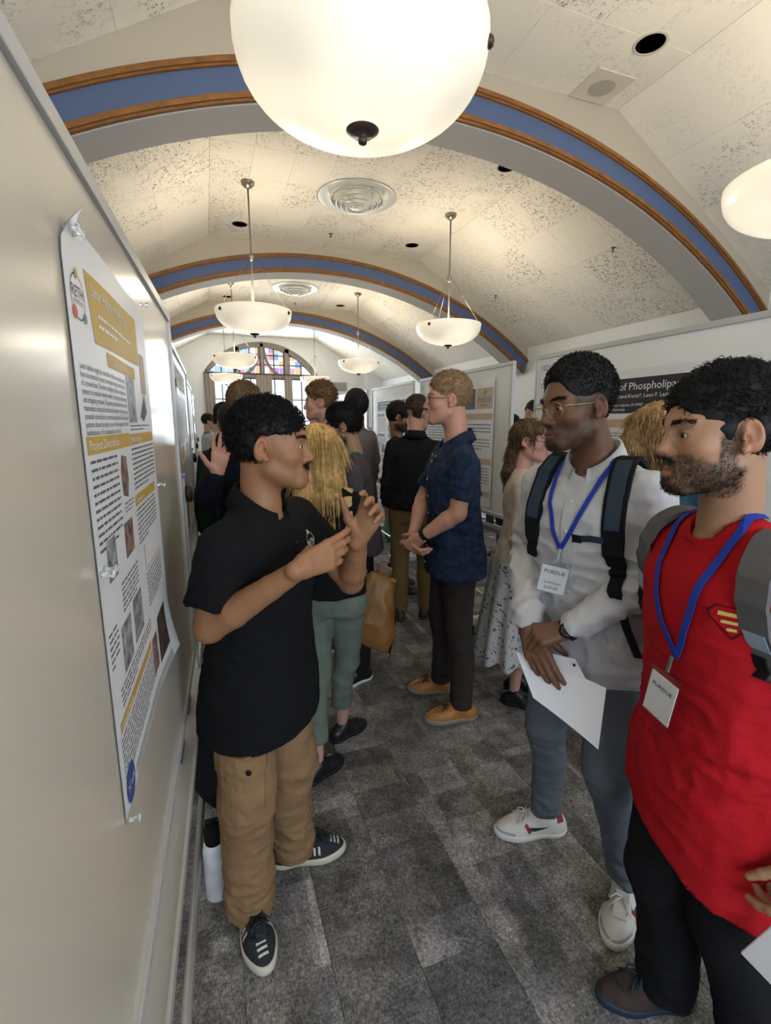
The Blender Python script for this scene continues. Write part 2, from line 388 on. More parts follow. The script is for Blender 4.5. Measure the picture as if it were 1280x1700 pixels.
# arches: spandrel, moulded band, soffit
AX, AZ = 1.4, -1.17
def ring(r0, r1, y0, y1, n=64, half=2.95):
    """solid ring sector between radii r0<r1 across y0..y1"""
    v = []; f = []
    for i in range(n + 1):
        for r, y in ((r0, y0), (r1, y0), (r1, y1), (r0, y1)):
            x = -half + 2 * half * i / n
            a = math.asin(max(-1, min(1, x / 4.6)))
            xx = max(-half, min(half, r * math.sin(a)))
            v.append((AX + xx, y, AZ + math.sqrt(r * r - xx * xx)))
    for i in range(n):
        for k in range(4): f.append((i * 4 + k, i * 4 + (k + 1) % 4, i * 4 + 4 + (k + 1) % 4, i * 4 + 4 + k))
    return v, f
def spandrel(r, y0, y1, n=64, half=2.95):
    v = []; f = []
    for i in range(n + 1):
        x = AX - half + 2 * half * i / n
        zt = (ZC if XA <= x <= XB else (ZW + (ZC - ZW) * ((x - X0) / (XA - X0) if x < XA else (X1 - x) / (X1 - XB)))) + T
        zb = AZ + math.sqrt(r * r - (x - AX) ** 2)
        zb = min(zb, zt - .02)
        v += [(x, y0, zb), (x, y0, zt), (x, y1, zt), (x, y1, zb)]
    for i in range(n):
        for k in range(4): f.append((i * 4 + k, i * 4 + 4 + k, i * 4 + 4 + (k + 1) % 4, i * 4 + (k + 1) % 4))
    return v, f
for k, y0 in enumerate((2.84, 6.02, 9.06)):
    o = mesh_obj('trim_%d' % (k + 1), *spandrel(4.66, y0, y0 + .27), M_span); tag(o, kind='structure')
    mesh_obj('soffit', *ring(4.485, 4.67, y0 + .012, y0 + .27), M_soff, o)
    mesh_obj('blue_band', *ring(4.53, 4.66, y0 + .004, y0 + .02), M_blue, o)
    for r0 in (4.648, 4.492):
        mb = MB(); mb.add(*ring(r0, r0 + .042, y0 - .012, y0 + .012)); mb.add(*ring(r0 + .010, r0 + .030, y0 - .024, y0 - .010))
        mb.build('wood_moulding', M_wood, o)

# ---------------------------------------------------------------- far window: stone tracery, glass, curtains
win = MB()
yA, yB = Y1 + .06, Y1 + .22
M_stone = mat('window stone', (.25, .22, .185), .8, bump=.25, bscale=30, var=.12, vscale=10)
r_in = WR - .11
outer = arch_pts(WR); 
v = []; f = []
N = 28
for i in range(N + 1):
    xo = WX0 + (WX1 - WX0) * i / N
    zo = wcz + math.sqrt(max(0, WR * WR - (xo - wc) ** 2)); 
    zi = max(WZ - .02, wcz + math.sqrt(max(0, r_in * r_in - (xo - wc) ** 2)) if abs(xo - wc) < r_in else WZ)
    zi = min(zi, zo - .015)
    v += [(xo, yA, zi), (xo, yA, zo), (xo, yB, zo), (xo, yB, zi)]
for i in range(N):
    for k in range(4): f.append((i * 4 + k, i * 4 + 4 + k, i * 4 + 4 + (k + 1) % 4, i * 4 + (k + 1) % 4))
win.add(v, f)
def bar(x0, x1, z0, z1): win.box((x0, yA, z0), (x1, yB, z1))
bar(wc - .035, wc + .035, .5, WT - .03)
for s in (-1, 1):
    bar(wc + s * .60 - .055, wc + s * .60 + .055, .5, 3.36)
    bar(wc + s * 1.30 - .03, wc + s * 1.30 + .03, .5, WZ)
    # curved tracery leaf springing from the central mullion
    pts = [(wc + s * (.05 + .50 * (1 - math.cos(t * PI / 2)) ** 1.0), (yA + yB) / 2, 3.42 - .70 * math.sin(t * PI / 2)) for t in [i / 12 for i in range(13)]]
    win.tube(pts, .038, 6)
bar(WX0, WX1, 2.66, 2.745)
bar(WX0, WX1, .5, .58)
wo = win.build('window_1', M_stone); tag(wo, kind='structure')
M_dfr = mat('dark sash', (.05, .035, .025), .5)
sash = MB()
for s in (-1, 1):
    for (xa, xb) in ((.035, .545), (.655, 1.27)):
        a, b = sorted((wc + s * xa, wc + s * xb))
        ym = Y1 + .14
        for t in (.0, .5, 1.0): sash.box((a + (b - a) * t - .012, ym - .02, .58), (a + (b - a) * t + .012, ym + .02, 2.66))
        for z in (.58, 1.1, 1.62, 2.14, 2.64): sash.box((a, ym - .02, z - .012), (b, ym + .02, z + .012))
        zt = lambda x: wcz + math.sqrt(r_in ** 2 - (x - wc) ** 2)
        for t in (.02, .5, .98):
            x = a + (b - a) * t; sash.box((x - .012, ym - .02, 2.745), (x + .012, ym + .02, max(2.76, zt(x))))
        for z in (2.76, 2.98, 3.2):
            if z < max(zt(a), zt(b)): sash.box((a, ym - .02, z - .01), (b, ym + .02, z + .01))
sash.build('sash_bars', M_dfr, wo)
M_pane = mat('bright window glass', (.85, .93, 1), .05, trans=.9, spec=.5)
# outdoor brightness seen through: panes are clear glass with diffuse sky beyond
stain_cols = [(.22, .36, .62), (.62, .26, .26), (.40, .26, .52), (.62, .44, .24), (.36, .50, .62), (.66, .62, .55), (.55, .34, .40)]
glass_m = []
def thin_glass(name, col, tr):
    m = bpy.data.materials.new(name); n, l = nt(m); n.remove(n['Principled BSDF'])
    t = n.new('ShaderNodeBsdfTransparent'); t.inputs[0].default_value = tuple(col) + (1,)
    g = n.new('ShaderNodeBsdfGlossy'); g.inputs['Roughness'].default_value = .05
    mx = n.new('ShaderNodeMixShader'); mx.inputs[0].default_value = tr; l.new(t.outputs[0], mx.inputs[1]); l.new(g.outputs[0], mx.inputs[2])
    l.new(mx.outputs[0], n['Material Output'].inputs[0]); return m
M_clear = thin_glass('clear pane', (.93, .97, 1.0), .05)
stains = [thin_glass('stained pane %d' % i, c, .03) for i, c in enumerate(stain_cols)]
for s in (-1, 1):
    for (xa, xb) in ((.035, .545), (.655, 1.27)):
        a, b = sorted((wc + s * xa, wc + s * xb))
        for i in range(2):
            for j, (z0, z1) in enumerate(((.59, 1.1), (1.1, 1.62), (1.62, 2.14), (2.14, 2.65))):
                x0_, x1_ = a + (b - a) * i / 2, a + (b - a) * (i + 1) / 2
                mesh_obj('pane', [(x0_, Y1 + .14, z0), (x1_, Y1 + .14, z0), (x1_, Y1 + .14, z1), (x0_, Y1 + .14, z1)], [(0, 1, 2, 3)], M_clear, wo)
        nx = 4
        for i in range(nx):
            for j in range(4):
                z0 = 2.75 + j * .17; x0_, x1_ = a + (b - a) * i / nx, a + (b - a) * (i + 1) / nx
                zm = wcz + math.sqrt(max(.01, r_in ** 2 - ((x0_ + x1_) / 2 - wc) ** 2))
                if z0 > zm - .03: continue
                z1 = min(z0 + .17, zm)
                mesh_obj('stained_pane', [(x0_ + .004, Y1 + .15, z0 + .004), (x1_ - .004, Y1 + .15, z0 + .004), (x1_ - .004, Y1 + .15, z1), (x0_ + .004, Y1 + .15, z1)], [(0, 1, 2, 3)], stains[rnd.randrange(7)] if rnd.random() < .7 else M_clear, wo)
# curtains hanging in front of the mullions
M_curt = mat('curtain cloth', (.30, .255, .225), .9, bump=.3, bscale=120)
def curtain(x0, x1, label, z0=.3, z1=2.72):
    n = max(8, int((x1 - x0) / .012)); v = []; f = []
    for i in range(n + 1):
        x = x0 + (x1 - x0) * i / n; d = .022 * math.sin(i * .95) + .01 * math.sin(i * .41)
        v += [(x, Y1 - .06 + d, z0), (x, Y1 - .06 + d * .9, z1), (x, Y1 - .05 + d * .9, z1), (x, Y1 - .05 + d, z0)]
    for i in range(n):
        for k in range(4): f.append((i * 4 + k, i * 4 + 4 + k, i * 4 + 4 + (k + 1) % 4, i * 4 + (k + 1) % 4))
    o = mesh_obj('curtain', v, f, M_curt, smooth=True)
    return tag(o, label, 'curtain', 'curtains at the arched window')
curtain(.0, .24, 'taupe curtain at the left edge of the far arched window')
curtain(.60, .88, 'narrow taupe curtain between the two left lights of the arched window')
curtain(wc - .18, wc + .20, 'wide taupe curtain hanging before the central mullion of the arched window')
curtain(1.88, 2.07, 'narrow taupe curtain between the two right lights of the arched window')
curtain(2.48, 2.74, 'taupe curtain at the right edge of the far arched window')
tag(MB().tube([(.0, Y1 - .055, 2.735), (2.74, Y1 - .055, 2.735)], .014).build('curtain_rod', M_dfr), 'dark curtain rod across the far arched window', 'curtain rod')
# grille on the far wall
gr = empty('wall_grille', (3.28, Y1 - .01, 2.49)); tag(gr, 'grey louvred air grille high on the far white wall', 'grille')
g = MB().box((-.2, -.012, -.11), (.2, .01, .11)).build('frame', mat('grille grey', (.33, .33, .33), .5), gr)
for k in range(7): MB().box((-.18, -.022, -.095 + k * .028), (.18, -.012, -.083 + k * .028)).build('slat', MATS['grille grey'], gr)
# ---------------------------------------------------------------- pendant lamps
M_nick = mat('brushed nickel', (.26, .23, .19), .35, .8)
M_bronze = mat('bronze knob', (.075, .05, .042), .4, .6)
def bowl_mat():
    m = bpy.data.materials.new('frosted glowing bowl'); n, l = nt(m); b = n['Principled BSDF']
    b.inputs['Base Color'].default_value = (.86, .80, .68, 1); b.inputs['Roughness'].default_value = .28
    b.inputs['Specular IOR Level'].default_value = .45
    # glass lit from inside: brighter where the three bulbs sit close behind it
    tc = n.new('ShaderNodeTexCoord'); prev = None
    for k in range(3):
        a = k * 2 * PI / 3 + .6
        d = n.new('ShaderNodeVectorMath'); d.operation = 'DISTANCE'; d.inputs[1].default_value = (.155 * math.cos(a), .155 * math.sin(a), .07); l.new(tc.outputs['Object'], d.inputs[0])
        r = n.new('ShaderNodeMapRange'); r.interpolation_type = 'SMOOTHERSTEP'; r.inputs[1].default_value = .07; r.inputs[2].default_value = .26; r.inputs[3].default_value = .95; r.inputs[4].default_value = 0; l.new(d.outputs['Value'], r.inputs[0])
        if prev is None: prev = r.outputs[0]
        else:
            q = n.new('ShaderNodeMath'); q.operation = 'ADD'; l.new(prev, q.inputs[0]); l.new(r.outputs[0], q.inputs[1]); prev = q.outputs[0]
    q = n.new('ShaderNodeMath'); q.operation = 'MULTIPLY_ADD'; q.inputs[1].default_value = BOWL_E * .62; q.inputs[2].default_value = BOWL_E * .62; l.new(prev, q.inputs[0])
    b.inputs['Emission Color'].default_value = (1, .87, .66, 1); l.new(q.outputs[0], b.inputs['Emission Strength'])
    return m
M_bowl = bowl_mat()
BR = .33
bprof = [(BR * math.sin(t), .20 * (1 - math.cos(t) ** .8)) for t in [PI / 2 * (i / 16) for i in range(17)]]
def lamp(x, y, label, wires=True, zc=ZC):
    t = empty('pendant_lamp', (x, y, 2.37)); tag(t, label, 'lamp', 'glass bowl pendant lamps')
    pr = [(max(r, .001), z) for r, z in bprof] + [(BR - .008, .202)] + [(max(.001, r - .008), z + .006) for r, z in reversed(bprof[1:-1])]
    MB().lathe(pr, 48, caps=False).build('glass_bowl', M_bowl, t, True)
    MB().lathe([(.001, -.034), (.011, -.03), (.013, -.02), (.008, -.014), (.03, -.01), (.044, 0), (.047, .008), (.001, .012)], 24).build('finial', M_bronze, t, True)
    MB().tube([(0, 0, .012), (0, 0, 1.21)], .0075, 8).build('rod', M_nick, t, True)
    MB().lathe([(.006, .60), (.016, .615), (.026, .645), (.026, .655), (.006, .66)], 16).build('collar', M_nick, t, True)
    MB().lathe([(.012, 1.175), (.03, 1.185), (.052, 1.205), (.058, 1.225), (.058, 1.23)], 24).build('canopy', M_nick, t, True)
    for k in range(3):
        a = k * 2 * PI / 3 + (-.55)
        c, s = math.cos(a), math.sin(a)
        MB().tube([(.018 * c, .018 * s, .645), (.318 * c, .318 * s, .19)], .0022, 5).build('cable', M_nick, t, True)
        kn = MB().lathe([(.001, -.006), (.014, -.004), (.016, .004), (.010, .012), (.001, .014)], 12, M=rotm(0, PI / 2, 0)).build('knob', M_bronze, t, True)
        kn.location = (.327 * c, .327 * s, .165); kn.rotation_euler = (0, 0, a)
    l = bpy.data.lights.new('bulb', 'POINT'); l.energy = LAMP_W; l.color = (1.0, .88, .70); l.shadow_soft_size = .10
    o = bpy.data.objects.new('bulb', l); C.objects.link(o); o.parent = t; o.location = (0, 0, .26)
    return t
LX, RX = .455, 2.38
lamp(LX - .01, 1.40, 'huge frosted glass bowl pendant lamp overhead at the top of the picture')
lamp(RX, 1.42, 'glowing bowl pendant lamp cut off by the right edge of the picture')
lamp(LX, 4.66, 'second bowl lamp of the left row, long rod, hanging before the second blue arch')
lamp(RX, 4.65, 'bowl lamp on a long rod near the right end of the second blue arch')
lamp(LX, 7.8, 'third bowl lamp of the left row, in front of the arched window')
lamp(RX, 7.8, 'bowl lamp hanging between the second and third blue arch at right')
lamp(LX - .01, 10.95, 'farthest bowl lamp of the left row, lowest in front of the curtains')
lamp(RX - .05, 10.95, 'farthest bowl lamp of the right row, before the right window lights')
for x in (LX, RX):
    lamp(x, -1.6, 'bowl pendant lamp of the %s row, out of the picture behind the camera' % ('left' if x == LX else 'right'))

# ---------------------------------------------------------------- ceiling fittings
def diffuser(x, y, label):
    t = empty('air_diffuser', (x, y, ZC)); tag(t, label, 'vent', 'round ceiling air diffusers')
    MB().lathe([(.35, 0), (.36, -.006), (.345, -.012), (.25, .0), (.19, .012), (.19, .02)], 48, caps=False).build('outer_cone', M_grill, t, True)
    MB().lathe([(.001, .016), (.20, .016)], 32).build('dark_throat', M_hole, t)
    for r, z in ((.235, -.03), (.185, -.055), (.14, -.075), (.095, -.09)):
        MB().lathe([(r, z), (r + .010, z - .004), (r - .018, z + .016), (r - .022, z + .021)], 40, caps=False).build('ring', M_grill, t, True)
    MB().lathe([(.001, -.10), (.05, -.098), (.06, -.09), (.03, -.07)], 32).build('centre_disc', M_grill, t, True)
    MB().box((-.24, -.004, -.04), (.0, .004, -.034)).build('strut', M_grill, t)
diffuser(1.41, 4.62, 'large round stepped air diffuser in the ceiling before the second arch')
diffuser(1.40, 7.85, 'smaller looking round stepped air diffuser between second and third arch')
for x, y, lb in ((2.372, 2.341, 'round black recessed downlight at upper right, beside the square plate'), (2.385, 3.70, 'black recessed downlight just behind the nearest arch'),
                 (.449, 5.61, 'black recessed downlight left of the long lamp rod'), (2.353, 5.56, 'black recessed downlight above the right half of the second arch'),
                 (.45, 8.72, 'small black recessed downlight at the left beyond the second arch'), (2.33, 8.7, 'small black recessed downlight at the right beyond the second arch')):
    t = empty('recessed_downlight', (x, y, ZC)); tag(t, lb, 'downlight', 'black recessed ceiling downlights')
    MB().lathe([(.088, 0), (.088, -.003), (.075, -.004), (.072, 0)], 32, caps=False).build('trim_ring', mat('ring cream', (.55, .5, .42), .5), t)
    MB().lathe([(.001, -.0015), (.0745, -.0015)], 32).build('dark_opening', M_hole, t)
t = empty('ceiling_plate', (2.385, 2.70, ZC)); tag(t, 'square grey plate with a round speaker grille beside the recessed downlight', 'speaker')
MB().box((-.14, -.13, -.006), (.14, .13, 0), .003).build('plate', mat('plate cream', (.60, .56, .47), .6), t)
MB().lathe([(.001, -.010), (.075, -.010), (.08, -.005)], 28).build('round_grille', mat('speaker grey', (.38, .355, .31), .8), t)
for x, y, z, lb in ((1.39, 5.54, ZC, 'small sprinkler head on the flat ceiling before the second arch'), (1.55, 8.78, ZC, 'tiny sprinkler head on the ceiling before the third arch'),
                    (3.486, 3.66, 3.118, 'dark sprinkler head on the right ceiling slope beyond the nearest arch'), (3.459, 5.5, 3.135, 'dark sprinkler head low on the right slope near the second arch'), (1.44, 2.05, ZC, 'sprinkler head beside the huge overhead lamp')):
    t = empty('sprinkler', (x, y, z)); tag(t, lb, 'sprinkler', 'ceiling sprinkler heads')
    MB().lathe([(.02, 0), (.02, -.004), (.006, -.006), (.006, -.03), (.016, -.034), (.001, -.038)], 12).build('head', mat('sprinkler metal', (.12, .11, .10), .4, .5), t)

# ---------------------------------------------------------------- rolling whiteboards
M_alu = mat('satin aluminium', (.62, .61, .58), .35, .55)
M_rail = mat('grey enamel frame', (.50, .50, .49), .4, .2)
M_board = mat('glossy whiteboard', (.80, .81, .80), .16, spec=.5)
def whiteboard(loc, rz, length, label, zt=2.02, zb=.85, m_board=None, foot=.20, tx=-.01):
    """local frame: length along +Y from 0, writing face towards +X"""
    t = empty('rolling_whiteboard', loc, rz); tag(t, label, 'whiteboard', 'rolling whiteboards')
    L = length; fr = .028
    MB().box((-.012, .02, zb + .02), (0, L - .02, zt - .02)).build('writing_panel', m_board or M_board, t)
    for nm, lo, hi in (('frame_rail', (-.02, 0, zt - fr), (.008, L, zt)), ('frame_rail', (-.02, 0, zb), (.008, L, zb + fr)), ('frame_rail', (-.02, 0, zb + fr), (.008, fr, zt - fr)), ('frame_rail', (-.02, L - fr, zb + fr), (.008, L, zt - fr))):
        MB().box(lo, hi, .003).build(nm, M_rail, t)
    tr = MB().box((-.03, -.02, zb - .085), (.036, L + .02, zb - .07), .003).box((.029, -.02, zb - .07), (.036, L + .02, zb - .055)).box((-.03, -.02, zb - .14), (-.012, L + .02, zb - .085)).build('marker_tray', M_alu, t)
    for y in (.25, .5, L - .5, L - .25): MB().box((-.018, y - .05, zb - .07), (-.002, y + .05, zb)).build('clip', M_black, t)
    for y in (-.045, L + .045):
        MB().box((-.03, y - .022, .10), (.012, y + .022, (zt + zb) / 2 + .06), .004).build('post', M_rail, t)
        MB().box((-.034, y - .024, (zt + zb) / 2 + .06), (.016, y + .024, (zt + zb) / 2 + .075), .002).build('post_cap', mat('blue cap', (.12, .2, .5), .5), t)
        kn = MB().lathe([(.001, 0), (.03, 0), (.034, .008), (.03, .022), (.001, .025)], 16, M=rotm(0, PI / 2, 0, (.012, y, (zt + zb) / 2))).build('pivot_knob', M_black, t, True)
        fb = MB().box((-.32, y - .02, .085), (foot + .1, y + .02, .145), .004).build('foot_beam', M_alu, t)
        for x in (-.29, foot + .07):
            c = MB().box((x - .016, y - .016, .068), (x + .016, y + .016, .086)).box((x - .012, y - .021, .02), (x + .02, y - .017, .07)).box((x - .012, y + .017, .02), (x + .02, y + .021, .07)).build('caster', mat('caster steel', (.4, .4, .4), .35, .8), t)
            MB().lathe([(.012, -.014), (.033, -.014), (.036, -.008), (.036, .008), (.033, .014), (.012, .014)], 18, M=rotm(PI / 2, 0, 0, (x + .005, y, .036))).build('wheel', M_black, c, True)
    MB().tube([(tx, -.045, .16), (tx, L + .045, .16)], .013, 10).build('stretcher', M_alu, t, True)
    return t
# right-hand row, writing faces turned to the aisle (-x)
RBX = 2.1
for y1, L, lb in ((2.80, 1.83, 'nearest whiteboard on the right, behind the red tee, with the black headed poster'),
                  (4.70, 1.64, 'second whiteboard on the right, behind the navy shirt'),
                  (6.28, 1.40, 'third whiteboard on the right, behind the black shirt'),
                  (8.1, 1.62, 'fourth whiteboard on the right, only its edge shows far back')):
    whiteboard((RBX, y1, 0), PI, L, lb, zt=2.03, zb=.86)
# left-hand row: the near board is swung a little into the aisle
PHI = math.radians(2.3)
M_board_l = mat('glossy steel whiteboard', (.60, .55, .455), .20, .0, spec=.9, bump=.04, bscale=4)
LB0 = (-.18, .03, 0)
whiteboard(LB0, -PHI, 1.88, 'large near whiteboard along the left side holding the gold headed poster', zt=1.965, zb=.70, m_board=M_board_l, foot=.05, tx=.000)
whiteboard((-.13, 2.08, 0), math.radians(-.3), 1.72, 'second whiteboard on the left, holding the poster with the green sticky note', zt=1.95, zb=.72, foot=.05)
whiteboard((-.14, 4.05, 0), 0, 1.75, 'third whiteboard on the left beyond the raised hand', zt=1.95, zb=.72, foot=.05)
whiteboard((-.16, 6.05, 0), 0, 1.75, 'farthest whiteboard on the left reflecting the window', zt=1.95, zb=.72, foot=.05)
# ---------------------------------------------------------------- figures: smooth-blended solids turned into one surface
_tab = np.random.RandomState(3).rand(32, 32, 32)
def vnoise(P, s):
    q = P * s; i = np.floor(q).astype(int); f = q - i; f = f * f * (3 - 2 * f); i &= 31; j = (i + 1) & 31
    x0, y0, z0 = i[..., 0], i[..., 1], i[..., 2]; x1, y1, z1 = j[..., 0], j[..., 1], j[..., 2]
    fx, fy, fz = f[..., 0], f[..., 1], f[..., 2]
    a = _tab[x0, y0, z0] * (1 - fx) + _tab[x1, y0, z0] * fx; b = _tab[x0, y1, z0] * (1 - fx) + _tab[x1, y1, z0] * fx
    c = _tab[x0, y0, z1] * (1 - fx) + _tab[x1, y0, z1] * fx; d = _tab[x0, y1, z1] * (1 - fx) + _tab[x1, y1, z1] * fx
    return (a * (1 - fy) + b * fy) * (1 - fz) + (c * (1 - fy) + d * fy) * fz - .5
def smin(a, b, k):
    if k <= 0: return np.minimum(a, b)
    h = np.maximum(k - np.abs(a - b), 0) / k
    return np.minimum(a, b) - h * h * k * .25
def smax(a, b, k): return -smin(-a, -b, k)
A_ = lambda *p: np.array(p, float)
def unit(v): v = np.asarray(v, float); return v / max(1e-9, np.linalg.norm(v))
class Prim: pass
def cap(a, b, ra, rb=None):
    rb = ra if rb is None else rb; a = np.asarray(a, float); b = np.asarray(b, float); ab = b - a; L2 = max(1e-12, ab @ ab)
    def f(P):
        q = P - a; t = np.clip(q @ ab / L2, 0, 1)
        return np.linalg.norm(q - t[..., None] * ab, axis=-1) - (ra + (rb - ra) * t)
    m = max(ra, rb); return f, np.minimum(a, b) - m, np.maximum(a, b) + m
def frustum(a, b, ra, rb):
    """tapered rod, flat at b"""
    a = np.asarray(a, float); b = np.asarray(b, float); L = np.linalg.norm(b - a); u_ = (b - a) / L
    def f(P):
        q = P - a; z = q @ u_; r = np.linalg.norm(q - z[..., None] * u_, axis=-1)
        return smax(r - (ra + (rb - ra) * np.clip(z / L, 0, 1)), np.maximum(z - L, -z), .004)
    m = max(ra, rb); return f, np.minimum(a, b) - m, np.maximum(a, b) + m
def chain(pts, rs):
    L = [cap(pts[i], pts[i + 1], rs[i], rs[i + 1]) for i in range(len(pts) - 1)]
    def f(P):
        d = L[0][0](P)
        for q in L[1:]: d = smin(d, q[0](P), .012)
        return d
    return f, np.min([q[1] for q in L], axis=0), np.max([q[2] for q in L], axis=0)
def ell(c, r, R=None):
    c = np.asarray(c, float); r = np.asarray(r, float)
    def f(P):
        q = P - c
        if R is not None: q = q @ R
        k0 = np.linalg.norm(q / r, axis=-1); k1 = np.linalg.norm(q / (r * r), axis=-1)
        return k0 * (k0 - 1) / np.maximum(k1, 1e-9)
    m = r if R is None else np.abs(R) @ r
    return f, c - m, c + m
def rbox(c, h, r, R=None):
    c = np.asarray(c, float); h = np.asarray(h, float) - r
    def f(P):
        q = P - c
        if R is not None: q = q @ R
        q = np.abs(q) - h
        return np.linalg.norm(np.maximum(q, 0), axis=-1) + np.minimum(q.max(-1), 0) - r
    m = h + r if R is None else np.abs(R) @ (h + r)
    return f, c - m, c + m
def loft(o, R, secs, n=2.0, kc=.03):
    """secs: (z, cx, cy, halfwidth, halfdepth) along local z of frame R (columns x,y,z) at o"""
    S = np.array(secs, float); zs = S[:, 0]; o = np.asarray(o, float)
    zz = np.linspace(zs[0], zs[-1], 80); D = np.empty((80, 4))
    m = np.zeros_like(S[:, 1:]); dz = np.diff(zs)[:, None]; sl = np.diff(S[:, 1:], axis=0) / dz
    m[1:-1] = (sl[:-1] + sl[1:]) / 2; m[0] = sl[0]; m[-1] = sl[-1]
    for k, z in enumerate(zz):
        i = min(len(zs) - 2, max(0, np.searchsorted(zs, z) - 1)); h = zs[i + 1] - zs[i]; t = (z - zs[i]) / h
        D[k] = (2*t**3-3*t*t+1)*S[i, 1:] + (t**3-2*t*t+t)*h*m[i] + (-2*t**3+3*t*t)*S[i+1, 1:] + (t**3-t*t)*h*m[i+1]
    def f(P):
        q = (P - o) @ R; z = q[..., 2]
        cx, cy, w, d = (np.interp(z, zz, D[:, i]) for i in range(4))
        x = np.abs(q[..., 0] - cx) / w; y = np.abs(q[..., 1] - cy) / d
        rr = ((x ** n + y ** n) ** (1 / n) - 1) * np.minimum(w, d)
        return smax(rr, np.maximum(zz[0] - z, z - zz[-1]), kc)
    c = []
    for s in secs:
        for sx in (-1, 1):
            for sy in (-1, 1): c.append(o + R @ A_(s[1] + sx * s[3], s[2] + sy * s[4], s[0]))
    c = np.array(c); return f, c.min(0) - .01, c.max(0) + .01
def halfspace(o, nrm):
    o = np.asarray(o, float); nrm = unit(nrm)
    return (lambda P: (P - o) @ nrm), None, None          # outside (removed with 'i') where positive
def inframe(prim, o, R, s=1.0):
    f, lo, hi = prim; o = np.asarray(o, float)
    g = lambda P: f((P - o) @ R / s) * s
    if lo is None: return g, None, None
    c = np.array([o + R @ (s * A_(x, y, z)) for x in (lo[0], hi[0]) for y in (lo[1], hi[1]) for z in (lo[2], hi[2])])
    return g, c.min(0), c.max(0)
